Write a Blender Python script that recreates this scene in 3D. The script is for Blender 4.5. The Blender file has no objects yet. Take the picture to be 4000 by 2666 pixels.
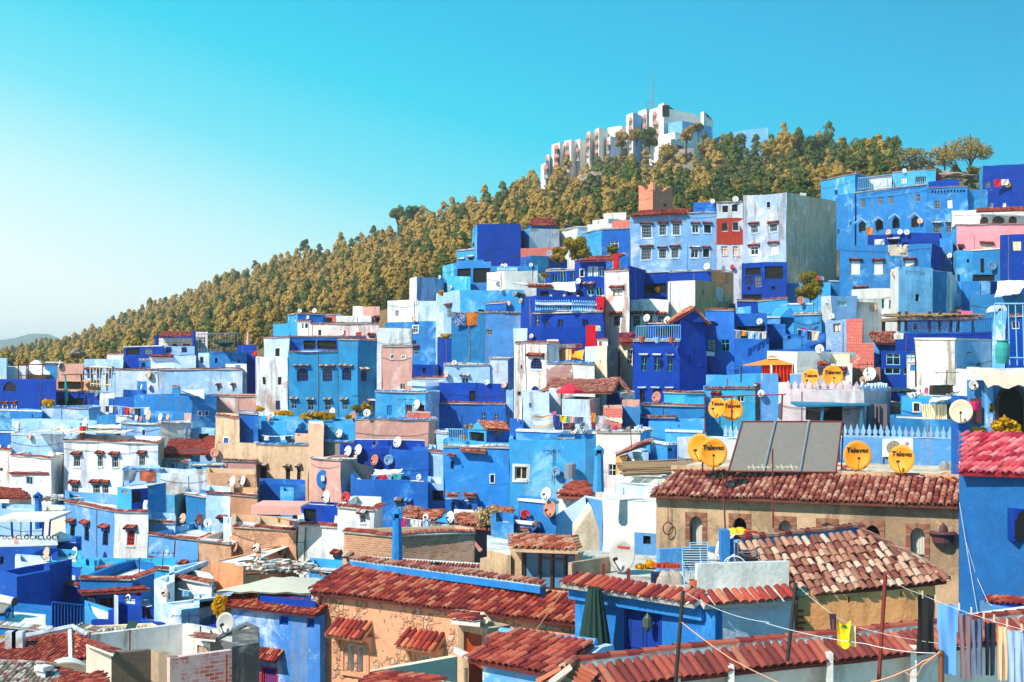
import bpy,math,random
from mathutils import Vector,Matrix
random.seed(7)
Vc=Vector;ru=random.uniform;rr_=random.random
S=bpy.context.scene
F=50/36*4000;HZ=1400
# ---------------- camera, world, sun, exposure
cd=bpy.data.cameras.new("camera");cam=bpy.data.objects.new("camera",cd);S.collection.objects.link(cam)
cd.lens=50;cd.sensor_width=36;cd.shift_y=67/4000;cd.clip_end=40000;cd.clip_start=.5
cam.rotation_euler=(math.pi/2,0,0);S.camera=cam
S.view_settings.view_transform='Standard';S.view_settings.look='None';S.view_settings.gamma=1
S.view_settings.exposure=0.38
SUN=Vc((-.56,-.46,.69)).normalized()
W=bpy.data.worlds.new("World");S.world=W;W.use_nodes=True
nt=W.node_tree;nt.nodes.clear()
def N(nt,t,**k):
 n=nt.nodes.new(t)
 for a,b in k.items():
  if a.startswith('i_'):n.inputs[a[2:]].default_value=b
  else:setattr(n,a,b)
 return n
def hexc(h,a=1):
 c=[int(h[i:i+2],16)/255 for i in(1,3,5)]
 return tuple((x/12.92 if x<=.04045 else((x+.055)/1.055)**2.4)for x in c)+(a,)
def ramp(nt,stops,interp='LINEAR'):
 r=nt.nodes.new('ShaderNodeValToRGB');e=r.color_ramp.elements;r.color_ramp.interpolation=interp
 while len(e)>1:e.remove(e[0])
 e[0].position=stops[0][0];e[0].color=stops[0][1]
 for p,c in stops[1:]:
  x=e.new(p);x.color=c
 return r
def math_(nt,op,a,b=None,c=None,clamp=False):
 n=nt.nodes.new('ShaderNodeMath');n.operation=op;n.use_clamp=clamp
 for i,v in enumerate((a,b,c)):
  if v is None:continue
  if isinstance(v,(int,float)):n.inputs[i].default_value=v
  else:nt.links.new(v,n.inputs[i])
 return n.outputs[0]
def mixc(nt,f,a,b,mode='MIX'):
 n=nt.nodes.new('ShaderNodeMix');n.data_type='RGBA';n.blend_type=mode
 for i,v in((0,f),(6,a),(7,b)):
  if isinstance(v,(int,float,tuple)):n.inputs[i].default_value=v
  else:nt.links.new(v,n.inputs[i])
 return n.outputs[2]
# sky: physical sky for the far side, toned towards the clear turquoise air of the place by direction (world space)
sky=N(nt,'ShaderNodeTexSky',sky_type='NISHITA',sun_disc=False,sun_elevation=math.asin(SUN.z),altitude=600,air_density=1.0,dust_density=.6,ozone_density=2.0)
sky.sun_rotation=math.atan2(SUN.x,SUN.y)
tc=N(nt,'ShaderNodeTexCoord');sp=N(nt,'ShaderNodeSeparateXYZ');nt.links.new(tc.outputs['Generated'],sp.inputs[0])
# distance from the pale left horizon: elevation plus rightwards turn
g=math_(nt,'ADD',math_(nt,'MULTIPLY',sp.outputs[2],2.35),math_(nt,'MULTIPLY',sp.outputs[0],.72))
g=math_(nt,'ADD',g,.25,clamp=True)
rp=ramp(nt,[(0,hexc('#f4fbf9')),(.16,hexc('#e8f7f6')),(.32,hexc('#bcedf1')),(.46,hexc('#72dcec')),(.62,hexc('#30cbe6')),(.76,hexc('#28bbe0')),(.9,hexc('#28aeda')),(1,hexc('#28a4d0'))])
nt.links.new(g,rp.inputs[0])
skm=N(nt,'ShaderNodeMix',data_type='RGBA');skm.inputs[0].default_value=.975
sks=N(nt,'ShaderNodeVectorMath',operation='SCALE');sks.inputs['Scale'].default_value=.12
nt.links.new(sky.outputs[0],sks.inputs[0]);nt.links.new(sks.outputs[0],skm.inputs[6]);nt.links.new(rp.outputs[0],skm.inputs[7])
bg=N(nt,'ShaderNodeBackground');bg.inputs[1].default_value=.9
nt.links.new(skm.outputs[2],bg.inputs[0]);wo=N(nt,'ShaderNodeOutputWorld');nt.links.new(bg.outputs[0],wo.inputs[0])
sd=bpy.data.lights.new("sun",'SUN');sd.energy=4.6;sd.angle=math.radians(.5);sd.color=(1,.93,.82)
so=bpy.data.objects.new("sun",sd);S.collection.objects.link(so);so.rotation_euler=SUN.to_track_quat('Z','Y').to_euler()
# ---------------- measured places: a point of the photo at a distance in metres
TIL=dict(o=(0,0,1),a=(0,1200,2.24),b=(1000,1200,2.24),c=(2000,1200,2.24),d=(3000,1200,2.24),e=(0,1900,2.047),f=(1000,1900,2.047),g=(2000,1900,2.047),h=(3000,1900,2.047),i=(1600,700,2.24),j=(2400,700,2.6133),k=(3100,600,2.24),l=(2000,250,2.353),m=(0,1000,1.681))
cur=['o']
def T(k):cur[0]=k
def full(x,y):
 t=TIL[cur[0]];return t[0]+x/t[2],t[1]+y/t[2]
def sc():return TIL[cur[0]][2]
def PF(X,Y,D):return Vc(((X-2000)*D/F,D,(HZ-Y)*D/F))
def P(x,y,D):
 X,Y=full(x,y);return PF(X,Y,D)
def px(n,D):return n/sc()*D/F  # metres that n tile pixels cover at distance D
# ---------------- terrain
KC=[-2000,0,1000,2000,3000,4000,6000]
KD=[3,20,50,80,110,140,165,190]
KZ=[[-24]*8,[-24,-24,-22,-20,-19,-17,-12,-7],[-24,-24,-21,-19,-17,-13,-6,1],[-20,-20,-17,-15,-10,-4,5,12],[-18,-18,-13,-10,-5,1,8,17],[-16,-16,-12,-9,-3,4,11,21],[-16,-16,-12,-9,-3,4,11,21]]
HX=[-3000,0,300,600,1000,1300,1500,1800,2000,2200,2500,2800,3200,3400,3600,4000,5000]
HR=[800,760,740,700,610,550,510,450,430,440,450,440,420,330,320,320,320]  # ridge distance
HY=[1440,1428,1368,1242,1105,1030,980,885,815,735,640,620,610,668,672,690,760]  # ridge ground row
HB=[1570,1570,1545,1480,1385,1330,1240,1075,1010,975,915,860,800,740,735,750,850]  # hill foot row
def interp(x,xs,ys):
 if x<=xs[0]:return ys[0]
 for i in range(1,len(xs)):
  if x<=xs[i]:
   t=(x-xs[i-1])/(xs[i]-xs[i-1]);return ys[i-1]+t*(ys[i]-ys[i-1])
 return ys[-1]
def gz(X,D):
 if D<=190:
  return interp(X,KC,[interp(D,KD,z)for z in KZ])
 R=interp(X,HX,HR);Y1=interp(X,HX,HY);Y0=interp(X,HX,HB)
 if D<215:
  a=gz(X,190);t=(D-190)/25;b=(HZ-Y0)*215/F;return a+(b-a)*t
 if D<=R:
  t=(D-215)/(R-215);return(HZ-(Y0+(Y1-Y0)*t))*D/F
 z=(HZ-Y1)*R/F;t=min(1,(D-R)/260)
 return z+(-25-z)*(t*t*(3-2*t))
def gw(x,y):return gz(2000+x/y*F,y)
# ---------------- mesh builder
ORG={};WOB=[0]
from mathutils import noise as mn
class MB:
 def __init__(s):s.v=[];s.f=[];s.m=[];s.uv=[]
 def add(s,vs,fs,m=0,uvs=None):
  b=len(s.v);s.v+=[tuple(v)for v in vs]
  for k,f in enumerate(fs):
   s.f.append([b+i for i in f]);s.m.append(m)
   s.uv+=(uvs[k]if uvs else[(0,0)]*len(f))
 def quad(s,a,b,c,d,m=0,uv=None):s.add([a,b,c,d],[(0,1,2,3)],m,[uv]if uv else None)
 def box(s,x0,x1,y0,y1,z0,z1,m=0,M=None):
  v=[Vc((x,y,z))for z in(z0,z1)for x,y in((x0,y0),(x1,y0),(x1,y1),(x0,y1))]
  if M is not None:v=[M@p for p in v]
  s.add(v,[(0,3,2,1),(4,5,6,7),(0,1,5,4),(1,2,6,5),(2,3,7,6),(3,0,4,7)],m)
 def tube(s,pts,r,n=6,m=0,cap=True):
  pts=[Vc(p)for p in pts];rs=r if isinstance(r,(list,tuple))else[r]*len(pts);R=[]
  for i,p in enumerate(pts):
   d=(pts[min(i+1,len(pts)-1)]-pts[max(i-1,0)]).normalized()
   u=d.cross(Vc((0,0,1))if abs(d.z)<.9 else Vc((1,0,0))).normalized();w=d.cross(u)
   R+=[p+(u*math.cos(2*math.pi*k/n)+w*math.sin(2*math.pi*k/n))*rs[i]for k in range(n)]
  fs=[(i*n+k,i*n+(k+1)%n,(i+1)*n+(k+1)%n,(i+1)*n+k)for i in range(len(pts)-1)for k in range(n)]
  if cap:fs+=[tuple(range(n))[::-1],tuple((len(pts)-1)*n+k for k in range(n))]
  s.add(R,fs,m)
 def lathe(s,c,prof,n=12,m=0):
  R=[Vc((c[0]+r*math.cos(2*math.pi*k/n),c[1]+r*math.sin(2*math.pi*k/n),c[2]+z))for r,z in prof for k in range(n)]
  s.add(R,[(i*n+k,i*n+(k+1)%n,(i+1)*n+(k+1)%n,(i+1)*n+k)for i in range(len(prof)-1)for k in range(n)],m)
 def build(s,name,mats,parent=None,smooth=False):
  if not s.v:return None
  if WOB[0]and 59<s.v[0][1]<200:s.v=[tuple(Vc(p)+mn.noise_vector(Vc(p)*.42)*.13+mn.noise_vector(Vc(p)*1.3)*.03)for p in s.v]
  if not isinstance(mats,(list,tuple)):mats=[mats]
  me=bpy.data.meshes.new(name)
  if parent is not None:o3=ORG[parent.name]
  else:
   xs,ys,zs=zip(*s.v);o3=Vc(((min(xs)+max(xs))/2,(min(ys)+max(ys))/2,min(zs)))
  me.from_pydata([(x-o3[0],y-o3[1],z-o3[2])for x,y,z in s.v],[],s.f)
  for m in mats:me.materials.append(MT(m)if isinstance(m,str)else m)
  me.polygons.foreach_set('material_index',s.m)
  ul=me.uv_layers.new(name='UVMap');ul.data.foreach_set('uv',[c for u in s.uv for c in u])
  if smooth:me.polygons.foreach_set('use_smooth',[True]*len(s.f))
  ob=bpy.data.objects.new(name,me);S.collection.objects.link(ob)
  if parent is not None:ob.parent=parent
  else:ob.location=o3
  ORG[ob.name]=o3
  return ob
def tag(o,label=None,cat=None,group=None,kind=None):
 if label:o['label']=label
 if cat:o['category']=cat
 if group:o['group']=group
 if kind:o['kind']=kind
 return o
def empty(name,loc,label,cat,group=None):
 o=bpy.data.objects.new(name,None);o.empty_display_size=.3;S.collection.objects.link(o);o.location=loc
 ORG[o.name]=Vc(loc);return tag(o,label,cat,group)
# ---------------- materials
MC={}
def new(name):
 m=bpy.data.materials.new(name);m.use_nodes=True;t=m.node_tree
 return m,t,t.nodes['Principled BSDF']
def noise(t,scale,det=5,rough=.6,vec=None,stretch=None,dist=0):
 n=N(t,'ShaderNodeTexNoise');n.inputs['Scale'].default_value=scale;n.inputs['Detail'].default_value=det;n.inputs['Roughness'].default_value=rough
 n.inputs['Distortion'].default_value=dist
 if vec is None:
  vec=N(t,'ShaderNodeNewGeometry').outputs['Position']
 if stretch:
  mp=N(t,'ShaderNodeMapping');mp.inputs['Scale'].default_value=stretch;t.links.new(vec,mp.inputs[0]);vec=mp.outputs[0]
 t.links.new(vec,n.inputs['Vector']);return n.outputs[0]
def bump(t,b,h,st=.5,d=.03):
 n=N(t,'ShaderNodeBump');n.inputs['Strength'].default_value=st;n.inputs['Distance'].default_value=d
 t.links.new(h,n.inputs['Height']);t.links.new(n.outputs[0],b.inputs['Normal'])
def sstep(t,v,a,b):
 n=N(t,'ShaderNodeMapRange',interpolation_type='SMOOTHSTEP');n.inputs['From Min'].default_value=a;n.inputs['From Max'].default_value=b
 t.links.new(v,n.inputs['Value']);return n.outputs[0]
# plaster: base colour, colour where coats wear through, share of wear, dirt share
PLS=dict(DB=('#0e3c9c','#184ab0',.38,.22),RB=('#1d5eb2','#3f86c8',.42,.2),MB=('#2c7cc2','#76b0da',.44,.3),LB=('#3a9ad6','#84c2e8',.42,.25),TB=('#2a7ab4','#4a98c6',.42,.3),TQ=('#38a6d4','#7cc4e2',.4,.2),PB=('#94bce4','#ccdaea',.5,.4),VP=('#b7cdec','#e2e4e8',.5,.32),WH=('#dcdad4','#c8d0de',.5,.3),GW=('#c6cdd8','#a49a92',.45,.55),GC=('#8e8a82','#a9a49a',.45,.5),TN=('#cba888','#b99a86',.45,.4),OR=('#e3a45e','#d89150',.45,.3),SA=('#dda27c','#cf8f6c',.45,.3),PK=('#c9968a','#d8b3aa',.45,.5),PW=('#e6c9c0','#c99a90',.4,.35),RD=('#b8182c','#a01a2c',.3,.2),PI=('#ee9aa2','#f2a8ac',.3,.08),CR=('#ecd6b8','#d8bfa4',.45,.35),TE=('#cbaa88','#a08468',.58,.5),GP=('#cfc0c4','#b9b4b2',.5,.4),CS=('#e08c70','#d87c62',.4,.2),RW=('#dedad2','#b9bcc0',.5,.4),RG=('#c9c0b4','#a89e92',.5,.5),RU=('#78a8da','#bccfe6',.5,.5),HW=('#e6e1da','#d6d0ca',.45,.25),HB=('#6aa6dc','#86b6e0',.4,.1),BC=('#6f5f50','#93806c',.5,.5),GD=('#6c6a6a','#b9a9a2',.4,.7),UB=('#5c9edc','#dfe8f2',.46,.25),TW=('#2c88bc','#4096c8',.42,.3))
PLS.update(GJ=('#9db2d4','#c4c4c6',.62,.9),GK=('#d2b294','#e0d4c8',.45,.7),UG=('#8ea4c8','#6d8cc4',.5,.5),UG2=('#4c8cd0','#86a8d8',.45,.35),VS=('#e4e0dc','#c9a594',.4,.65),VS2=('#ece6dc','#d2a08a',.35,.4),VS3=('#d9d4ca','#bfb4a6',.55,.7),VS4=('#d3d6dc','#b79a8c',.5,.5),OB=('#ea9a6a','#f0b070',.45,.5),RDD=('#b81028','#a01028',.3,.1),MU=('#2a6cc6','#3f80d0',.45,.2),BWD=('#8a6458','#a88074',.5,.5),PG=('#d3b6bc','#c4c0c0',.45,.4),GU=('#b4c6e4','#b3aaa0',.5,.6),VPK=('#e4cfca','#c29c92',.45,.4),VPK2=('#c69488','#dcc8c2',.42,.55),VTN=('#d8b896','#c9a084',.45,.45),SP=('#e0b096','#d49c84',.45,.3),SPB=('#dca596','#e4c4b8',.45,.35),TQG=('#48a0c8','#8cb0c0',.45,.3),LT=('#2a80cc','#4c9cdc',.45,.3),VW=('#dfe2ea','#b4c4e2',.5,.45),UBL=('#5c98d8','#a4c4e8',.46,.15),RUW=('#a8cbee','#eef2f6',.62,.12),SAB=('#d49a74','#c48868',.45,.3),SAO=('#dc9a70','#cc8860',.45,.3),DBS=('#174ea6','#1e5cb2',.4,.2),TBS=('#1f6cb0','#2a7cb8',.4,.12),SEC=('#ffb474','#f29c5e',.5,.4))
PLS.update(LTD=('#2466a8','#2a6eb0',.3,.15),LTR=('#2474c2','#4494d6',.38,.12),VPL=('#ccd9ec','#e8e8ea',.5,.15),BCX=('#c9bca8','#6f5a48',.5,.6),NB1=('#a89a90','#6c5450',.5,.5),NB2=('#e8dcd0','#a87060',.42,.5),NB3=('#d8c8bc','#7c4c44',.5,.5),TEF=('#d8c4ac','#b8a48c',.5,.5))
PLS.update(GWY=('#e0dcd8','#b8a496',.4,.55),GD2=('#5a5654','#c9bcb4',.5,.7),BC2=('#b09a80','#8a7660',.5,.4),CRW=('#dccab8','#c0a490',.45,.4),FLK=('#4482cc','#c0d4ec',.64,.4))
def plaster(key):
 c1,c2,wear,dirt=PLS[key];m,t,b=new('plaster '+key)
 n1=noise(t,.32,7,.68,dist=.6);n2=noise(t,2.6,8,.7);n3=noise(t,1.3,6,.65,stretch=(1,1,.16));n4=noise(t,9,6,.7)
 f1=sstep(t,math_(t,'ADD',n1,math_(t,'MULTIPLY',n4,.12)),.72-wear*.3,.82-wear*.3+.03)
 col=mixc(t,f1,hexc(c1),hexc(c2))
 n6=noise(t,1.15,10,.74,dist=.4);chip=math_(t,'MULTIPLY',sstep(t,n6,.635,.655),min(1,.25+dirt*1.4));col=mixc(t,chip,col,tuple(x*.35+.3*y for x,y in zip(hexc(c2)[:3],hexc('#d8b8a0')[:3]))+(1,))
 dk=tuple(x*.4+.03 for x in hexc(c2)[:3])+(1,)
 f2=math_(t,'MULTIPLY',sstep(t,math_(t,'ADD',n3,math_(t,'MULTIPLY',n4,.2)),.6,.74),min(1,dirt*1.25))
 col=mixc(t,f2,col,dk)
 n5=noise(t,.95,9,.72);v=math_(t,'ADD',math_(t,'ADD',math_(t,'MULTIPLY',n2,.5),math_(t,'MULTIPLY',n5,.7)),.4)
 vc=N(t,'ShaderNodeCombineColor');[t.links.new(v,vc.inputs[i])for i in range(3)]
 col=mixc(t,1.,col,vc.outputs[0],'MULTIPLY')
 t.links.new(col,b.inputs['Base Color']);b.inputs['Roughness'].default_value=.92
 b.inputs['Specular IOR Level'].default_value=.15
 bump(t,b,math_(t,'ADD',n2,math_(t,'MULTIPLY',n4,.5)),.6,.06);return m
def brick(key):
# colour of bricks, mortar, render colour over part of the wall, how much render
 c1,c2,mo,ov,am,bw=dict(BR=('#d8584a','#c84840','#c89c90','#d0b4aa',.2,.24),BT=('#c08a68','#a87458','#c9a888','#d0a080',.45,.24),BW=('#b0706a','#a86058','#d0c0bc','#e8e4e2',.55,.24),RR=('#c83c26','#b83020','#8a3428','#b04030',.2,.24),BP=('#c9523c','#d8a8a0','#e0c0bc','#dcb4ac',.22,.3),PBK=('#9ebde2','#86a8d6','#7088b0','#a8c2e2',.5,.24))[key]
 m,t,b=new('brick '+key);uv=N(t,'ShaderNodeUVMap')
 br=N(t,'ShaderNodeTexBrick');t.links.new(uv.outputs[0],br.inputs[0]);br.inputs['Scale'].default_value=1
 br.inputs['Brick Width'].default_value=bw;br.inputs['Row Height'].default_value=bw*.38;br.inputs['Mortar Size'].default_value=.012;br.inputs['Color1'].default_value=hexc(c1)
 br.inputs['Color2'].default_value=hexc(c2);br.inputs['Mortar'].default_value=hexc(mo)
 n1=noise(t,.5,7,.7,dist=.5);n2=noise(t,4,7,.7)
 f=sstep(t,math_(t,'ADD',n1,math_(t,'MULTIPLY',n2,.15)),.72-am*.3,.76-am*.3)
 v=math_(t,'ADD',math_(t,'MULTIPLY',n2,.7),.62);vc=N(t,'ShaderNodeCombineColor');[t.links.new(v,vc.inputs[i])for i in range(3)]
 t.links.new(mixc(t,1.,mixc(t,f,br.outputs[0],hexc(ov)),vc.outputs[0],'MULTIPLY'),b.inputs['Base Color']);b.inputs['Roughness'].default_value=.95
 bump(t,b,math_(t,'ADD',n2,math_(t,'MULTIPLY',br.outputs['Fac'],-.6)),.6,.04);return m
def stone():
# salmon render with rubble stones showing through in patches
 m,t,b=new('salmon rubble');pos=N(t,'ShaderNodeNewGeometry').outputs['Position']
 n1=noise(t,.8,5,.6,dist=.8);n2=noise(t,5,8,.7)
 vo=N(t,'ShaderNodeTexVoronoi',feature='F1');vo.inputs['Scale'].default_value=4.4;vd=N(t,'ShaderNodeTexVoronoi',feature='DISTANCE_TO_EDGE');vd.inputs['Scale'].default_value=4.4
 wp=N(t,'ShaderNodeVectorMath',operation='ADD');nn=N(t,'ShaderNodeTexNoise');nn.inputs['Scale'].default_value=5;t.links.new(pos,nn.inputs['Vector'])
 sl=N(t,'ShaderNodeVectorMath',operation='SCALE');sl.inputs['Scale'].default_value=.22;t.links.new(nn.outputs['Color'],sl.inputs[0])
 t.links.new(pos,wp.inputs[0]);t.links.new(sl.outputs[0],wp.inputs[1]);t.links.new(wp.outputs[0],vo.inputs['Vector']);t.links.new(wp.outputs[0],vd.inputs['Vector'])
 sc_=N(t,'ShaderNodeSeparateColor');t.links.new(vo.outputs['Color'],sc_.inputs[0])
 rc=ramp(t,[(0,hexc('#b98a66')),(.4,hexc('#d8a47c')),(.7,hexc('#c9b09a')),(1,hexc('#dca888'))]);t.links.new(sc_.outputs[0],rc.inputs[0])
 edge=sstep(t,vd.outputs['Distance'],.0,.16);stc=mixc(t,edge,hexc('#b07a5c'),rc.outputs[0])
 f=sstep(t,math_(t,'ADD',n1,math_(t,'MULTIPLY',sc_.outputs[1],.16)),.60,.64)
 v=math_(t,'ADD',math_(t,'MULTIPLY',n2,.6),.7);vc=N(t,'ShaderNodeCombineColor');[t.links.new(v,vc.inputs[i])for i in range(3)]
 t.links.new(mixc(t,1.,mixc(t,f,hexc('#e2a17c'),stc),vc.outputs[0],'MULTIPLY'),b.inputs['Base Color']);b.inputs['Roughness'].default_value=.95
 bump(t,b,math_(t,'ADD',n2,math_(t,'MULTIPLY',math_(t,'MULTIPLY',edge,f),1.2)),.8,.06);return m
def tilemat(key):
 st=dict(TR=['#84302a','#a03a30','#b44c3a','#8e342e','#bc5e44','#7a2a28','#c07456'],TS=['#b4583c','#c07052','#a44c36','#c98a6a','#984636','#bc684a','#d0a082'],TO=['#a25848','#b06e58','#8e463c','#ba7e68','#98504a','#7e3630','#c4927c'],TX=['#a4705a','#b8866e','#905e4e','#c29a82','#986452','#7a443a','#c8aa94'],TD=['#7c3630','#94443a','#843a34','#a04c3e','#6c302c','#8c4036','#a86450'],TP=['#c44854','#d4646c','#b43044','#cc565e','#dc8086','#a42438','#c85a64'],TU=['#3c8cd4','#5a9cd8','#2f7cc8','#8ab8e0','#4a90d0','#2a70c0','#a8c8e8'],TG=['#8a7a6c','#b09c8c','#9c5a50','#c9bcae','#7c6458','#a88878','#d0c4b8'],TW=['#d8d4ce','#b89488','#e4e0da','#c8b0a4','#d8c8c0','#a87468','#e8e6e2'],TC=['#9a3a30','#ac4a3a','#8c3430','#b8604a','#a04034','#80302c','#b25a48'])[key]
 m,t,b=new('tiles '+key);g=N(t,'ShaderNodeNewGeometry')
 r=ramp(t,[(k/7,hexc(c))for k,c in enumerate(st)],'CONSTANT');t.links.new(g.outputs['Random Per Island'],r.inputs[0])
 n=noise(t,6,6,.7);n0=noise(t,.6,4,.6)
 v=math_(t,'ADD',math_(t,'MULTIPLY',n,.9),math_(t,'ADD',math_(t,'MULTIPLY',n0,.4),.33));vc=N(t,'ShaderNodeCombineColor');[t.links.new(v,vc.inputs[i])for i in range(3)]
 t.links.new(mixc(t,1.,r.outputs[0],vc.outputs[0],'MULTIPLY'),b.inputs['Base Color']);b.inputs['Roughness'].default_value=.8
 b.inputs['Specular IOR Level'].default_value=.25
 bump(t,b,n,.5,.03);return m
def flat(name,c,rough=.6,metal=0,var=.25,sc_=6):
 m,t,b=new(name);n=noise(t,sc_,5,.6);v=math_(t,'ADD',math_(t,'MULTIPLY',n,2*var),1-var);vc=N(t,'ShaderNodeCombineColor');[t.links.new(v,vc.inputs[i])for i in range(3)]
 t.links.new(mixc(t,1.,hexc(c),vc.outputs[0],'MULTIPLY'),b.inputs['Base Color']);b.inputs['Roughness'].default_value=rough;b.inputs['Metallic'].default_value=metal;return m
def leafmat(name,cols,tr=.25):
 m,t,b=new(name);g=N(t,'ShaderNodeNewGeometry');oi=N(t,'ShaderNodeObjectInfo')
 n=noise(t,.25,3);x=math_(t,'ADD',math_(t,'MULTIPLY',g.outputs['Random Per Island'],.22),math_(t,'ADD',math_(t,'MULTIPLY',oi.outputs['Random'],.42),math_(t,'MULTIPLY',n,.4)))
 r=ramp(t,[(k/(len(cols)-1),hexc(c))for k,c in enumerate(cols)]);t.links.new(x,r.inputs[0]);t.links.new(r.outputs[0],b.inputs['Base Color'])
 b.inputs['Roughness'].default_value=.8;b.inputs['Specular IOR Level'].default_value=.1
 ts=N(t,'ShaderNodeBsdfTranslucent');t.links.new(r.outputs[0],ts.inputs[0]);mx=N(t,'ShaderNodeMixShader');mx.inputs[0].default_value=tr
 t.links.new(b.outputs[0],mx.inputs[1]);t.links.new(ts.outputs[0],mx.inputs[2]);t.links.new(mx.outputs[0],t.nodes['Material Output'].inputs[0]);return m
def ground():
 m,t,b=new('earth');n1=noise(t,.06,6,.65);n2=noise(t,1.2,8,.75)
 r=ramp(t,[(.3,hexc('#2c3a22')),(.46,hexc('#5a5230')),(.56,hexc('#8c6a44')),(.68,hexc('#b08a6c'))]);t.links.new(math_(t,'ADD',math_(t,'MULTIPLY',n1,.6),math_(t,'MULTIPLY',n2,.4)),r.inputs[0])
 t.links.new(r.outputs[0],b.inputs['Base Color']);b.inputs['Roughness'].default_value=1;bump(t,b,n2,.8,.5);return m
def stripes(name,cols,sc_,ax=0):
 m,t,b=new(name);uv=N(t,'ShaderNodeUVMap');s_=N(t,'ShaderNodeSeparateXYZ');t.links.new(uv.outputs[0],s_.inputs[0])
 x=math_(t,'FRACT',math_(t,'MULTIPLY',s_.outputs[ax],sc_));r=ramp(t,[(k/len(cols),hexc(c))for k,c in enumerate(cols)],'CONSTANT');t.links.new(x,r.inputs[0])
 t.links.new(r.outputs[0],b.inputs['Base Color']);b.inputs['Roughness'].default_value=.9;return m
def blotch(name,c1,c2,c3,sc_):
 m,t,b=new(name);uv=N(t,'ShaderNodeUVMap');n=noise(t,sc_,2,.5,vec=uv.outputs[0]);r=ramp(t,[(0,hexc(c1)),(.5,hexc(c2)),(.6,hexc(c3))],'CONSTANT');t.links.new(n,r.inputs[0])
 t.links.new(r.outputs[0],b.inputs['Base Color']);b.inputs['Roughness'].default_value=.9;return m
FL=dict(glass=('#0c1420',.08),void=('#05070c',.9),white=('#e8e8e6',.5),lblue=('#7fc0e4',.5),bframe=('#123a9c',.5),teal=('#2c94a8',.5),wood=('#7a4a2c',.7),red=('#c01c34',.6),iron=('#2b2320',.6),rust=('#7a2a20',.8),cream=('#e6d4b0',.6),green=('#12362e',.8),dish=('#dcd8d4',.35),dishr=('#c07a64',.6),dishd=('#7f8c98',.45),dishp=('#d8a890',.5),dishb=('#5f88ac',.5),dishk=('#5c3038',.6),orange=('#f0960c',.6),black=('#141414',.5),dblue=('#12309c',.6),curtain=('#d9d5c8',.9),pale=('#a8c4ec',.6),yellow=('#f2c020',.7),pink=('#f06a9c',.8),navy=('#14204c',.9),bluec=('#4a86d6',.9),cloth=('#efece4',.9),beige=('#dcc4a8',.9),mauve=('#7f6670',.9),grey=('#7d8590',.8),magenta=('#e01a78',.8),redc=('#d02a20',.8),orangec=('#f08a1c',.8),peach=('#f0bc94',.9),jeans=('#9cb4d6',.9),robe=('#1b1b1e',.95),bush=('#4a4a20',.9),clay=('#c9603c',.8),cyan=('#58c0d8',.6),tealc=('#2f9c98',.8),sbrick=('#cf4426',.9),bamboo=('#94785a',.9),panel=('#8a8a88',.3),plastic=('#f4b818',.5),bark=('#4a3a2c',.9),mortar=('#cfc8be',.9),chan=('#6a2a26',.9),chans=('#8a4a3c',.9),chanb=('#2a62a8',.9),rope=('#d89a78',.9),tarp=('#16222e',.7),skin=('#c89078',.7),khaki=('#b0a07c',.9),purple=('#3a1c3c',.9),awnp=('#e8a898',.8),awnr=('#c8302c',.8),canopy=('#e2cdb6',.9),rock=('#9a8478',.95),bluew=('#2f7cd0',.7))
FL.update(gframe=('#9aa4ac',.6),clothc=('#cdc3ae',.9),magentar=('#d81840',.9),parar=('#d81c3c',.8),navyb=('#1c3c90',.9),jeansd=('#5f6b8a',.7),dishr2=('#a0303c',.7),scrub2=('#c0a070',.9),dishl=('#e6c9a8',.5),dishd2=('#b0aca8',.4),dishrr=('#b01c28',.6),dishdk=('#1c2430',.5),dishor=('#f0a030',.5),doorw=('#b49a80',.8),bronze=('#4a2c24',.4),khakil=('#e8cfa0',.9),robeblue=('#5f9be0',.9),glassb=('#5a86a8',.08),glassb2=('#4a4438',.1),panelm=('#7c766e',.4))
PLS.update(LBP=('#7cbce8','#5a9cd6',.45,.25))
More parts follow.
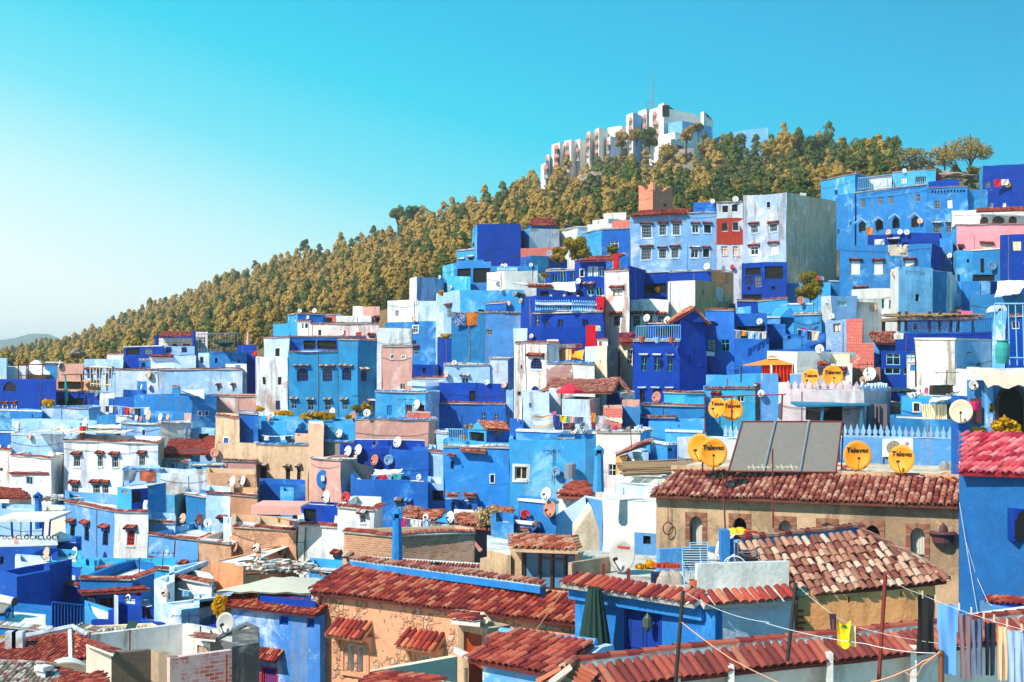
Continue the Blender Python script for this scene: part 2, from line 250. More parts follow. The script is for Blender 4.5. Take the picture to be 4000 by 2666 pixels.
def MT(k):
 if k in MC:return MC[k]
 if k in PLS and k!='TWt':m=plaster(k)
 elif k in('BR','BT','BW','RR','BP','PBK'):m=brick(k)
 elif k=='sbrk':
  m,t,b=new('brick headers');g=N(t,'ShaderNodeNewGeometry');r=ramp(t,[(0,hexc('#96604a')),(.3,hexc('#aa7458')),(.6,hexc('#9c523e')),(.85,hexc('#a08068'))],'CONSTANT');t.links.new(g.outputs['Random Per Island'],r.inputs[0]);t.links.new(r.outputs[0],b.inputs['Base Color']);b.inputs['Roughness'].default_value=.9
 elif k=='ST':m=stone()
 elif k.startswith('T:'):m=tilemat(k[2:])
 elif k=='earth':m=ground()
 elif k=='pineA':m=leafmat('pine foliage',['#465228','#6c6632','#9c8440','#bc9850','#cca660'],.25)
 elif k=='pineB':m=leafmat('dark foliage',['#263c2c','#3a5430','#5c6834','#7c7840'],.2)
 elif k=='leafY':m=leafmat('yellow green leaves',['#3c4a18','#6c6a1c','#9c8420','#c8a028'],.3)
 elif k=='flowers':m=leafmat('yellow flowers',['#5c6a1c','#c89c18','#f0b81c','#f8c830'],.3)
 elif k=='carpO':m=blotch('orange patterned carpet','#f08c10','#c83410','#f09a18',9)
 elif k=='carpB':m=blotch('blue patterned carpet','#16286c','#a8bce0','#14307c',6)
 elif k=='carpF':m=blotch('flowered rug','#141c3c','#c82438','#1c5c8c',12)
 elif k=='carpW':m=blotch('white cloth with dark flowers','#e6d2bc','#dcc8b4','#54302c',3)
 elif k=='printY':m=blotch('yellow print','#f4d21c','#f4d21c','#2f8c3c',6)
 elif k=='net':m=blotch('patterned shawl','#d8e0e6','#a04c5c','#e8eaee',22)
 elif k=='strO':m=stripes('orange stripes',['#f0a010','#f4ece0','#f0a010'],5)
 elif k=='strB':m=stripes('pale stripes',['#e8e4d4','#a8c8e0','#e8b88c','#d8e4e8'],2.2,1)
 elif k=='strC':m=stripes('blue striped fabric',['#16324c','#bcc8d0','#1c3c58'],14,1)
 elif k=='strW':m=stripes('cream stripes',['#f4e8d0','#e8b468','#f6eedc','#f0dcb4'],8)
 elif k=='orangered':m=flat('orange red canvas','#e83c10',.8)
 else:
  c,r=FL[k];m=flat(k,c,r,0,.08 if k in('orange','glass','void')else .2)
 MC[k]=m;return m
# ---------------- builders
def inside(u,v,poly):
 c=False;n=len(poly)
 for i in range(n):
  x0,y0=poly[i];x1,y1=poly[(i+1)%n]
  if(y0>v)!=(y1>v)and u<(x1-x0)*(v-y0)/(y1-y0)+x0:c=not c
 return c
def tp(mb,pts,w=.22,l=.36,under=True,jit=.012,mi=0,bi=1,seg=5,h=.5,edge=True):
 """pts: eave left, eave right, ridge right, ridge left: rows of barrel tiles climbing from the eave"""
 pts=[Vc(p)for p in pts];o=pts[0];ux=(pts[1]-pts[0]).normalized();n=ux.cross(pts[3]-pts[0]).normalized()
 if n.z<0:n=-n
 uy=n.cross(ux).normalized()
 if uy.dot((pts[2]+pts[3])/2-o)<0:uy=-uy
 q2=pts[2].dot(n)
 if abs(q2)>1e-6:
  t_=o.dot(n)/q2
  if .8<t_<1.25:pts[2]=pts[2]*t_
 uv=[((p-o).dot(ux),(p-o).dot(uy))for p in pts]
# allow tiles over the exact eave
 u0=min(p[0]for p in uv);u1=max(p[0]for p in uv);v1=max(p[1]for p in uv);v0=min(p[1]for p in uv)
 nc=max(1,round((u1-u0)/w));w=(u1-u0)/nc;nr=max(1,math.ceil((v1-v0)/l-.2));l=(v1-v0)/nr
 k_=w/.22
 if under:
  q=[p+n*.0 for p in pts];d=-n*.1*k_
  mb.add(q+[p+d for p in q],[(0,1,2,3),(7,6,5,4),(0,4,5,1),(1,5,6,2),(2,6,7,3),(3,7,4,0)],bi)
 for c in range(nc):
  uc=u0+(c+.5)*w;cj=ru(-jit,jit)
  for r in range(nr):
   a=v0+r*l
   if not inside(uc,a+l*.5,uv):continue
   du=ru(-jit,jit)+cj;dz=ru(0,jit*1.2);tw=ru(-jit,jit)
   a0=a-.05*k_-ru(0,jit*2)*k_;a1=a+l+.03*k_;r0=w*.47;r1=w*.36;vs=[]
   for(vv,rr,lift)in((a0,r0,.035*k_),(a1,r1,.008*k_)):
    for k in range(seg+1):
     ang=math.pi*k/seg
     vs.append(o+ux*(uc+du+tw*(vv>a0)+math.cos(ang)*rr)+uy*vv+n*(math.sin(ang)*rr*h*1.7+lift+dz))
   nfs=[(k,k+1,seg+2+k,seg+1+k)for k in range(seg)]
# thickness at the lower lip
   b=len(vs)
   for k in range(seg+1):
    ang=math.pi*k/seg;rr=r0-.02*k_;vs.append(o+ux*(uc+du+math.cos(ang)*rr)+uy*(a0+.004)+n*(math.sin(ang)*rr*h*1.7+.012*k_+dz))
   nfs+=[(k+1,k,b+k,b+k+1)for k in range(seg)]
   zz_=(mn.noise(vs[0]*.55)+.6)*.05*k_;mb.add([q+Vc((0,0,zz_))for q in vs],nfs,mi)
def rt_(mb,a,b,r=.13,l=.4,mi=0):
 a=Vc(a);b=Vc(b);d=b-a;n=max(1,round(d.length/l));ux=d.normalized();up=Vc((0,0,1));s=ux.cross(up).normalized();up=s.cross(ux).normalized()
 for k in range(n):
  p=a+d*(k/n);q=a+d*((k+1)/n)+ux*.05;vs=[];dz=ru(0,.02)
  for(c,rr,zz)in((p,r,dz),(q,r*.84,dz-.01)):
   for j in range(6):
    an=math.pi*j/5;vs.append(c+s*math.cos(an)*rr+up*(math.sin(an)*rr+zz))
  mb.add(vs,[(j,j+1,7+j,6+j)for j in range(5)],mi)
def tiled_roof(parent,pts,key='TR',w=.22,l=.36,name='tiled_roof',ch='chan',ridges=(),jit=.012):
 mb=MB();tp(mb,pts,w,l,jit=jit)
 for a,b in ridges:rt_(mb,a,b,max(.1,w*.55))
 return mb.build(name,['T:'+key,ch],parent)
def inset(poly,d):
 n=len(poly);out=[];area=sum(poly[i].x*poly[(i+1)%n].y-poly[(i+1)%n].x*poly[i].y for i in range(n));sg=1 if area>0 else-1
 for i in range(n):
  a,b,c=poly[i-1],poly[i],poly[(i+1)%n];e1=(b-a).normalized();e2=(c-b).normalized()
  n1=Vc((-e1 .y,e1 .x))*sg;n2=Vc((-e2 .y,e2 .x))*sg;m=n1+n2
  if m.length<.01:m=n1
  m.normalize();out.append(b+m*(d/max(.35,m.dot(n1))))
 return out
CN=dict(t='TR',w='TW',b='TU',s='TS',g='TG',p='TP',c='TC')
HOUSES=[]
def cast(x,y):
 """where the sight line through this spot of the photo meets what is built so far"""
 v=P(x,y,1).normalized();dg=bpy.context.evaluated_depsgraph_get();ok,loc,nor,*_,=S.ray_cast(dg,Vc((0,0,0)),v)[:3]+(0,)
 return(loc.copy(),nor.copy())if ok else(P(x,y,120),Vc((0,0,1)))
def parse(w):
 out=[]
 for e in w.split(';'):
  e=e.split()
  if len(e)>=5:out.append((e[0],float(e[1]),float(e[2]),float(e[3]),float(e[4]),e[5]if len(e)>5 else None))
 return out
def NC(L):return max(1,int(L/1.3))
def body(root,pts,yt,mats,w='',cop='t',dep=7,par=.36,roof='RW',base=None,name='wall',hoodkey='TR',z=None,tw=.13):
 if isinstance(pts,str):pts=[tuple(float(q)for q in p.split(','))for p in pts.split()]
 Z=P(pts[0][0],yt,pts[0][1]).z if z is None else z
 fr=[]
 for x,D in pts:
  X,_=full(x,0);fr.append(Vc(((X-2000)*D/F,D)))
 e=(fr[-1]-fr[0]).normalized();nb=Vc((-e.y,e.x))
 if nb.y<0:nb=-nb
 ra=fr[0].normalized();rb=fr[-1].normalized();da=db=dep
 if len(fr)>2:
  d2=fr[-1]-fr[-2];l2=d2 .length;d2=d2/l2
  if abs(d2 .angle_signed((fr[1]-fr[0])))>.6 and d2 .y>0:
   if ra.x*d2 .y-ra.y*d2 .x<0:ra=d2
   da=max(l2,dep);db=max(.5,dep-l2)
 poly=fr+[fr[-1]+rb*db,fr[0]+ra*da];n=len(poly)
 if base is None:
  base=min(min(gw(p.x,p.y)for p in poly)-1,Z-2)
 ms=mats.split('/');nf=len(fr)-1;mi=[0]*n
 for i in range(n):
  if i<nf:mi[i]=min(i,len(ms)-1)
  elif i==nf:mi[i]=min(nf,len(ms)-1)  # right side
  else:mi[i]=0
 holes=[[]for _ in range(nf)]
 wl=[]
 for en in parse(w):
  kd,x,y,ww,hh,col=en;X,Y=full(x,y)
  for i in range(nf):
   xa=fr[i].x/fr[i].y*F+2000;xb=fr[i+1].x/fr[i+1].y*F+2000
   if xa<=X<=xb or(nf==1):break
  a,b=fr[i],fr[i+1];d=(b-a);L=d.length;d=d/L;nrm=Vc((-d.y,d.x))
  if nrm.y<0:nrm=-nrm
  def hitu(X):
   k=(X-2000)/F;  # point a+d*u with x=k*y
   return(k*a.y-a.x)/(d.x-k*d.y)
  s2=ww/2/sc();u0,u1=hitu(X-s2),hitu(X+s2);uc=(u0+u1)/2;D=(a+d*uc).y
  z1=(HZ-Y)*D/F;z0=z1-hh/sc()*D/F
  u0=max(.06,u0);u1=min(L-.06,u1);z1=min(z1,Z-.12)
  if u1-u0<.08 or z1-z0<.08:continue
  if any(h[0]<u1+.02 and h[1]>u0-.02 and h[2]<z1+.02 and h[3]>z0-.02 for h in holes[i]):continue
  holes[i].append((u0,u1,z0,z1));wl.append((kd,i,u0,u1,z0,z1,col,a,d,nrm))
 mb=MB();R=.16
 for i in range(n):
  a,b=poly[i],poly[(i+1)%n];L=(b-a).length
  if L<.01:continue
  d=(b-a)/L
  if i>=nf:
   for q in range(NC(L)):
    p_=a+(b-a)*q/NC(L);r_=a+(b-a)*(q+1)/NC(L);u_,w_=L*q/NC(L),L*(q+1)/NC(L)
    mb.quad((p_.x,p_.y,base),(r_.x,r_.y,base),(r_.x,r_.y,Z),(p_.x,p_.y,Z),mi[i],[(u_,base),(w_,base),(w_,Z),(u_,Z)])
   continue
  nrm=Vc((-d.y,d.x));nrm=nrm if nrm.y>0 else-nrm
  us=sorted({0,L,*[L*q/NC(L)for q in range(1,NC(L))],*[h[0]for h in holes[i]],*[h[1]for h in holes[i]]});zs=sorted({base,Z,Z-1.1,Z-2.4,*[h[2]for h in holes[i]],*[h[3]for h in holes[i]]})
  pt=lambda u,zz,k=0.:(a.x+d.x*u+nrm.x*k,a.y+d.y*u+nrm.y*k,zz)
  for p in range(len(us)-1):
   for q in range(len(zs)-1):
    uc=(us[p]+us[p+1])/2;zc=(zs[q]+zs[q+1])/2
    if any(h[0]<uc<h[1]and h[2]<zc<h[3]for h in holes[i]):continue
    mb.quad(pt(us[p],zs[q]),pt(us[p+1],zs[q]),pt(us[p+1],zs[q+1]),pt(us[p],zs[q+1]),mi[i],[(us[p],zs[q]),(us[p+1],zs[q]),(us[p+1],zs[q+1]),(us[p],zs[q+1])])
  for h in holes[i]:
   c=[(h[0],h[2]),(h[1],h[2]),(h[1],h[3]),(h[0],h[3])]
   for k in range(4):
    (ua,za),(ub,zb)=c[k],c[(k+1)%4]
    mb.quad(pt(ua,za),pt(ua,za,R),pt(ub,zb,R),pt(ub,zb),mi[i])
 ri=len(ms);inn=inset(poly,.22)if par>0 else poly;zr=Z-par
 if par>0:
  for i in range(n):
   a,b,c,d_=poly[i],poly[(i+1)%n],inn[(i+1)%n],inn[i]
   L=(b-a).length;us=sorted({0,1,*[q/NC(L)for q in range(1,NC(L))],*([h[0]/L for h in holes[i]]+[h[1]/L for h in holes[i]]if i<nf else[])})
   for u,w in zip(us,us[1:]):
    A,B,C,E=a+(b-a)*u,a+(b-a)*w,d_+(c-d_)*w,d_+(c-d_)*u
    mb.quad((A.x,A.y,Z),(B.x,B.y,Z),(C.x,C.y,Z),(E.x,E.y,Z),mi[i]);mb.quad((E.x,E.y,Z),(C.x,C.y,Z),(C.x,C.y,zr),(E.x,E.y,zr),mi[i])
 mb.add([(p.x,p.y,zr)for p in inn],[tuple(range(n))],ri)
 mb.build(name,ms+[roof],root)
 if cop in CN:
  cb=MB()
  for i in range(nf):
   a,b=poly[i],poly[i+1];d=(b-a).normalized();nr=Vc((-d.y,d.x));nr=nr if nr.y>0 else-nr
   p=lambda q,k,zz:Vc((q.x+nr.x*k,q.y+nr.y*k,zz))
   tp(cb,[p(a,-.12,Z-.02),p(b,-.12,Z-.02),p(b,.08,Z+.06),p(a,.08,Z+.06)],tw,.3,seg=4,jit=.008)
  cb.build('tile_coping',['T:'+CN[cop],'mortar'],root)
 elif cop=='l':
  cb=MB()
  for i in range(nf):
   a,b=poly[i],poly[i+1];d=(b-a).normalized();nr=Vc((-d.y,d.x));nr=nr if nr.y>0 else-nr
   q=[a-nr*.07,b-nr*.07,b+nr*.25,a+nr*.25]
   cb.add([(v.x,v.y,zz)for zz in(Z+.004,Z+.12)for v in q],[(0,3,2,1),(4,5,6,7),(0,1,5,4),(1,2,6,5),(2,3,7,6),(3,0,4,7)])
  cb.build('coping_slab',['RW'],root)
 if 62<fr[0].y<200 and(fr[-1]-fr[0]).length>2.5 and name=='wall':
# drainpipes and slack cables on the front
  rs=random.Random(int(fr[0].x*91+Z*37));a,b=fr[0],fr[1];d=(b-a);L=d.length;d=d/L;nr=Vc((-d.y,d.x));nr=nr if nr.y>0 else-nr;pt=lambda u,z,k:Vc((a.x+d.x*u-nr.x*k,a.y+d.y*u-nr.y*k,z))
  if rs.random()<.6 and L>2:
   u=rs.uniform(.1,.9)*L
   if not any(h[0]-.1<u<h[1]+.1 for h in holes[0]):m=MB();m.tube([pt(u,Z-.15,.04),pt(u,Z-1.5,.04),pt(u+rs.uniform(-.1,.1),Z-3.2,.04),pt(u,Z-6,.04)],.028,5);m.build('drainpipe',rs.choice(['GC','wood',ms[0],'grey']),root)
  if rs.random()<.5 and L>2.5:z_=Z-rs.uniform(.3,1.2);m=MB();m.tube([pt(L*k/8,z_-.25*(1-(k/4-1)**2)-rs.uniform(0,.03),.05)for k in range(9)],.014,4);m.build('cable','iron',root)
 for kd,i,u0,u1,z0,z1,col,a,d,nrm in wl:
  if kd[0]not in 'rgabkvosd':kd='r'+kd[1:]
  window(root,kd,u0,u1,z0,z1,col,a,d,nrm,hoodkey)
 return Z
def window(root,kd,u0,u1,z0,z1,col,a,d,nrm,hoodkey='TR'):
 k,hood=kd[0],(kd[1]if len(kd)>1 else 'n');sur=kd[2:];wd=u1-u0;ht=z1-z0
 p=lambda u,z,q:Vc((a.x+d.x*u+nrm.x*q,a.y+d.y*u+nrm.y*q,z))
 def bx(mb,ua,ub,za,zb,q0,q1,mi=0):
  v=[p(u,z,q)for z in(za,zb)for u,q in((ua,q0),(ub,q0),(ub,q1),(ua,q1))]
  mb.add(v,[(0,3,2,1),(4,5,6,7),(0,1,5,4),(1,2,6,5),(2,3,7,6),(3,0,4,7)],mi)
 fr=MB();t=min(.06,wd*.09)
 fc=col or dict(r='white',g='gframe',a='bframe',o='void',s='dblue',b='white',d='dblue',v='white',k='iron')[k]
 if k in 'rgabkv':
  e=.002
  if k!='b':
   bx(fr,u0+e,u0+t,z0+e,z1-e,.07,.13);bx(fr,u1-t,u1-e,z0+e,z1-e,.07,.13);bx(fr,u0+t,u1-t,z0+e,z0+t,.07,.13);bx(fr,u0+t,u1-t,z1-t,z1-e,.07,.13)
  uc=(u0+u1)/2
  if k in 'rv':bx(fr,uc-t*.4,uc+t*.4,z0+t,z1-t,.08,.125)
  if k=='r' and ht>.7:zm=z0+ht*.66;bx(fr,u0+t,u1-t,zm-t*.35,zm+t*.35,.082,.122)
  if k in 'gk':
   nb=max(2,int(wd/.16));g=.012+.004*a.y/100
   for j in range(1,nb):q=u0+wd*j/nb;bx(fr,q-g,q+g,z0+t,z1-t,.03,.05)
   for j in range(1,max(2,int(ht/.3))):q=z0+ht*j/max(2,int(ht/.3));bx(fr,u0+t,u1-t,q-g,q+g,.022,.03)
  if k=='a':
# wall infill above the springing: an arch cut from a plate a little proud of the wall
   rr=wd/2;zs=z1-rr;m=12;vs=[];fs=[]
   for j in range(m+1):
    an=math.pi*j/m;x=math.cos(an)*(rr-.003);za=zs+math.sin(an)*rr*.94;vs+=[p(uc+x,za,.01),p(uc+x,z1-.002,.01),p(uc+x,za,.12)]
   for j in range(m):fs+=[(3*j,3*j+1,3*j+4,3*j+3),(3*j,3*j+3,3*j+5,3*j+2)]
   fr.add(vs,fs,1)
   for j in range(1,4):q=u0+wd*j/4;bx(fr,q-.012,q+.012,z0+t,z1-t,.03,.045)
   for j in range(1,4):q=z0+ht*j/4;bx(fr,u0+t,u1-t,q-.012,q+.012,.015,.03)
 wallm=root.get('wm','WH')
 w=None
 if k=='s':
  bx(fr,u0+.01,uc_:=(u0+u1)/2-.01,z0+.01,z1-.01,.06,.1);bx(fr,uc_+.02,u1-.01,z0+.01,z1-.01,.06,.1)
  w=fr.build('shutter',fc,root);bk=MB();bx(bk,u0+.002,u1-.002,z0+.002,z1-.002,.14,.15);bk.build('pane','void',w);
 elif k=='d':
  bx(fr,u0+.01,u1-.01,z0+.005,z1-.01,.08,.13)
  for j in range(3):zz=z0+ht*(.06+.31*j);bx(fr,u0+wd*.12,u0+wd*.46,zz,zz+ht*.25,.06,.08);bx(fr,u0+wd*.54,u0+wd*.88,zz,zz+ht*.25,.06,.08)
  w=fr.build('door',fc,root)
  hn=MB();bx(hn,u0+wd*.86,u0+wd*.92,z0+ht*.45,z0+ht*.53,.03,.06);hn.build('handle','iron',w)
 elif k=='b':
  e=.003;bx(fr,u0+e,u1-e,z0+e,z1-e,.05,.09)
  for j in range(1,9):bx(fr,u0+.02,u1-.02,z0+ht*j/9-.01,z0+ht*j/9+.01,.035,.05)
  w=fr.build('blind',fc,root)
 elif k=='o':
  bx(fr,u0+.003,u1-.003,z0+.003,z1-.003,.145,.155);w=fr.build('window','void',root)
 else:
  w=fr.build('window',[fc,wallm],root)
  pn=MB();bx(pn,u0+.003,u1-.003,z0+.003,z1-.003,.135,.15)
  pn.build('pane','glass' if rr_()<.72 else 'curtain' if k=='r' else 'void',w)
 if 'S' in sur:
  sr=MB();q=min(.14,wd*.2);bx(sr,u0-q,u0,z0-q,z1+q,-.025,.01);bx(sr,u1,u1+q,z0-q,z1+q,-.025,.01);bx(sr,u0,u1,z1,z1+q,-.025,.01);bx(sr,u0-.02,u1+.02,z0-q,z0,-.06,.01)
  sr.build('surround','VP' if wallm[0]in 'RGT' else 'WH',w)
 if hood in 'twubgcrl' and hood!='n':
  hb=MB();ex=min(.22,wd*.22)+.03
  if hood=='l':
   bx(hb,u0-ex,u1+ex,z1+.2,z1+.27,-.2,.0);bx(hb,u0-ex*.4,u1+ex*.4,z1+.14,z1+.2,-.1,.0);hb.build('hood','WH',root)
  else:
   kk=dict(t='TR',w='TW',u='TU',b='TU',g='TG',c='TC',r='TR')[hood];hh=.2
   tp(hb,[p(u0-ex,z1+.12,-.3),p(u1+ex,z1+.12,-.3),p(u1+ex,z1+.12+hh*.8,-.01),p(u0-ex,z1+.12+hh*.8,-.01)],.13,.4,seg=4,jit=.008)
   ho=hb.build('hood',['T:'+kk,'chan'],root)
   for q in(u0-ex*.7,u1+ex*.7-.07):
    bk=MB();bx(bk,q,q+.05,z1-.1,z1+.04,-.06,0);bx(bk,q,q+.05,z1+.0401,z1+.09,-.22,0)
    bk.build('bracket','bframe' if hood in 't' else wallm,ho)
def H(pts,yt,mats,label,cop='t',w='',dep=7,par=.36,roof='RW',cat='house',name='house',**k):
 q=[tuple(float(a)for a in p.split(','))for p in pts.split()];D=q[0][1];X,Y=full(sum(a[0]for a in q)/len(q),yt)
 Dm=sum(a[1]for a in q)/len(q);loc=PF(X,Y,Dm);loc.z=gz(X,Dm)
 r=empty(name,loc,label,cat,'houses packed up the hillside' if cat=='house' else None);r['wm']=mats.split('/')[0]
 body(r,q,yt,mats,w,cop,dep,par,roof,**k);del r['wm'];return r
def gable(root,x0,x1,D,ye,yp,mat,dep=5,key='TR',ov=.25,xp=None):
 """a gable end over a wall: eave row ye, peak row yp, with a tiled roof running back"""
 a=P(x0,ye,D);b=P(x1,ye,D);c=P((x0+x1)/2 if xp is None else xp,yp,D);back=Vc((0,dep,0))
 m=MB();m.add([a,b,c],[(0,1,2)],0,[[(0,a.z),((b-a).length,a.z),((b-a).length/2,c.z)]]);m.build('gable',mat,root)
 t=MB();f=Vc((0,-ov,0));up=Vc((0,0,.03))
 for q,s in((a,-1),(b,1)):
  dr=(q-c).normalized()*.25;e=q+dr+up;pts=[e+f,e+back,c+back+up,c+f+up]
  tp(t,pts if s>0 else[pts[1],pts[0],pts[3],pts[2]],.24,.36,seg=4)
 rt_(t,c+f+up,c+back+up);t.build('tiled_roof',['T:'+key,'chan'],root)
def shed(x0,y0,D0,x1,y1,D1,x2,y2,D2,x3,y3,D3,key,root,w=.22,l=.36,ridge=True,jit=.012,ch='chan',name='tiled_roof'):
 pts=[P(x0,y0,D0),P(x1,y1,D1),P(x2,y2,D2),P(x3,y3,D3)]
 return tiled_roof(root,pts,key,w,l,name,ch,[(pts[3],pts[2])]if ridge else(),jit)
def onpl(x,y,a,b,c):
 n=(b-a).cross(c-a);v=P(x,y,1);return v*(a.dot(n)/v.dot(n))
def zshed(e0,e1,r1,r0,rise,key,root,**k):
 """eave ends given as (x,y,D); ridge ends as (x,y): their distance follows from being `rise` above the eave"""
 a=P(*e0);b=P(*e1);out=[]
 for(x,y),e in((r1,b),(r0,a)):
  X,Y=full(x,y);z=e.z+rise;D=z*F/(HZ-Y);out.append(PF(X,Y,D))
 pts=[a,b]+out;return tiled_roof(root,pts,key,k.get('w',.22),k.get('l',.36),'tiled_roof',k.get('ch','chan'),[(pts[3],pts[2])]if k.get('ridge',True)else(),k.get('jit',.012)),pts
def lettering(to,root,ml):
 for c in(to.data,):c.resolution_u=3
 dg=bpy.context.evaluated_depsgraph_get();me=bpy.data.meshes.new_from_object(to.evaluated_get(dg));me.materials.clear();me.materials.append(to.data.materials[0])
 bpy.data.objects.remove(to);o=bpy.data.objects.new('lettering',me);S.collection.objects.link(o);o.parent=root;o.matrix_local=ml;return o
def dish(x,y,w,h,label,mat='dish',D=None,side=-1,text=None,arm=True,mast=.5,tilt=.5,base=None,front=None,group='satellite dishes on the rooftops'):
 """centre x,y and size in tile pixels; side -1 looks left, 1 right"""
 if D is None:
  bx_=base or(x+side*-.2*w,y+h*.62);loc,nor=cast(*bx_);D=loc.y-(.25 if abs(nor.z)<.5 else 0)
  bz=loc.z
 else:bz=None
 c=P(x,y,D);r=max(h,w)/2/sc()*D/F;ang=math.acos(max(.12,min(1,w/h)))*side if w<h else 0
 if front is not None:ang=front
 dirv=Vc((math.sin(ang)*1.,-math.cos(ang),.0)).normalized();dirv=(dirv+Vc((0,0,tilt*.5))).normalized()
 up=Vc((0,0,1));sx=dirv.cross(up).normalized();sy=sx.cross(dirv).normalized()
 foot=Vc((c.x,c.y,bz if bz is not None else c.z-r-mast));
 if foot.z>c.z-r*.5:foot.z=c.z-r-.3
 root=empty('satellite_dish',foot,label,'satellite dish',group);wb_=WOB[0];WOB[0]=0
 n=20;m=MB();vs=[];rings=4;dpt=r*.28
 for q in range(rings+1):
  rr=r*q/rings;zz=dpt*(q/rings)**2-dpt*.5
  for k in range(n):an=2*math.pi*k/n;vs.append(c+sx*math.cos(an)*rr+sy*math.sin(an)*rr*1.06+dirv*zz)
 for q in range(rings+1):
  rr=r*1.01*q/rings;zz=dpt*(q/rings)**2-dpt*.5-.025
  for k in range(n):an=2*math.pi*k/n;vs.append(c+sx*math.cos(an)*rr+sy*math.sin(an)*rr*1.06+dirv*zz)
 o=(rings+1)*n;fs=[]
 for q in range(rings):
  for k in range(n):
   k2=(k+1)%n;fs.append((q*n+k,q*n+k2,(q+1)*n+k2,(q+1)*n+k));fs.append((o+q*n+k2,o+q*n+k,o+(q+1)*n+k,o+(q+1)*n+k2))
 fs+=[(rings*n+k,rings*n+(k+1)%n,o+rings*n+(k+1)%n,o+rings*n+k)for k in range(n)]
 m.add(vs,fs);m.build('reflector',mat,root,True)
 a=MB();bot=c-sy*r*.98+dirv*dpt*.5;tip=c+dirv*r*.95-sy*r*.35;a.tube([bot,tip],.016+r*.012,5);
 a.build('arm','iron' if mat!='orange' else 'orange',root)
 l=MB();l.tube([tip-dirv*.02+sy*.02,tip-dirv*(.1+r*.1)+sy*.06],.04+r*.03,7);l.build('receiver','black',root)
 s=MB();jb=c-dirv*(dpt*.6+.12);s.tube([c-dirv*dpt*.5,jb,jb-Vc((0,0,r*.6)),Vc((jb.x,jb.y,foot.z))],.03,6);s.build('mast','iron',root);WOB[0]=wb_
 if text:
  cu=bpy.data.curves.new('lettering','FONT');cu.body=text;cu.size=r*.5;cu.align_x='CENTER';cu.extrude=.004;cu.offset=r*.014
  to=bpy.data.objects.new('lettering',cu);S.collection.objects.link(to);to.data.materials.append(MT('black' if text[0]=='T' else 'redc'));to.parent=root
  pos=c+sy*r*.22+dirv*(dpt*.16+.03)-foot
  if text[0]!='T':cu.size=r*.2;pos=c+sy*r*.45+dirv*(dpt*.3+.03)-foot
  M=Matrix((-sx,sy,dirv)).transposed()if(-sx).cross(sy).dot(dirv)>0 else Matrix((sx,sy,dirv)).transposed()
  ml=Matrix.Translation(pos)@M.to_4x4();lt=lettering(to,root,ml);inv=ml.inverted();cc=c-foot
  for v in lt.data.vertices:
   q=ml@v.co-cc;a_,b_=q.dot(sx),q.dot(sy);rr=math.hypot(a_,b_/1.06)/r;v.co=inv@(cc+sx*a_+sy*b_+dirv*(dpt*rr*rr-dpt*.5+.02+(.004 if v.co.z>0 else 0)))
 return root
def antenna(x,yb,yt,label,D=None,els=5,L=1.0,mat='iron',r=.022,lean=0):
 if D is None:loc,nor=cast(x,yb);D=loc.y-.05;foot=Vc((P(x,yb,D).x,D,loc.z if abs(nor.z)>.5 else P(x,yb,D).z))
 else:foot=P(x,yb,D)
 top=P(x+lean,yt,D);m=MB();m.tube([foot,top],r,6)
 root=empty('antenna',foot,label,'antenna','television aerials on the rooftops');m.build('mast',mat,root)
 if els:
  b=MB();q=top-Vc((0,0,.12));b.tube([q-Vc((L/2,0,0)),q+Vc((L/2,.1,0))],.008+.0001*D,5)
  for k in range(els):z=q+Vc((-L/2+L*k/(els-1),0,0));b.tube([z-Vc((0,.25,.08*(k%2))),z+Vc((0,.25,.08*(k%2)))],.004+.0001*D,4);b.tube([z-Vc((0,0,.07)),z+Vc((0,0,.07))],.003+.0001*D,4)
  b.build('boom',mat,root)
 return root
def cs(kind,w,h,c,mat,label,name='garment',cat='garment',group='laundry hung out to dry',ang=0,fold=.5,top=False,sag=0):
 """c: top centre in the world; the cloth hangs down in real folds"""
 m=MB();nx,ny=22,18;rnd=rr_()*10;ca,sa=math.cos(ang),math.sin(ang)
 def half(v):
  if kind=='sheet':return[(-.5,.5)]
  if kind=='shirt':return[(-.5,.5)]if v<.38 else[(-.4-.05*v,.4+.05*v)]
  if kind=='robe':return[(-.46,.5)]if v<.4 else[(-.42-.1*v,.42+.1*v)]
  if kind=='pants':return[(-.5,.5)]if v<.36 else[(-.5+.1*v,.0-.05*v),(.03+.04*v,.5-.02*v)]
  if kind=='tunic':return[(-.5,.5)]if v<.25 else[(-.38,.4)]
 def pos(u,v):
  x=u*w*(1-.06*v+.03*math.sin(7*v+rnd));y=math.sin(u*7+rnd+v*2.5)*.06*fold*min(1,w)+math.sin(u*13+rnd*2-v*2)*.018*fold+math.sin(v*5+u*4+rnd)*.03*fold*min(1,w)+v*.04
  z=-v*h-abs(math.sin(u*math.pi*2.5+rnd))*.03*h-sag*(1-4*u*u);return Vc((c.x+x*ca-y*sa,c.y+x*sa+y*ca,c.z+z))
 for j in range(ny):
  v0,v1=j/ny,(j+1)/ny
  for iv in half((v0+v1)/2):
   k=max(3,int(nx*(iv[1]-iv[0])))
   for i in range(k):
    u0=iv[0]+(iv[1]-iv[0])*i/k;u1=iv[0]+(iv[1]-iv[0])*(i+1)/k
    q=[pos(u0,v1),pos(u1,v1),pos(u1,v0),pos(u0,v0)];n=Vc((sa,-ca,0))*.006
    uv=[(u0*w,-v1*h),(u1*w,-v1*h),(u1*w,-v0*h),(u0*w,-v0*h)]
    m.quad(*[p+n for p in q],0,uv);m.quad(*[p-n for p in q[::-1]],0,uv[::-1])
 return tag(m.build(name,mat,None,True),label,cat,group)
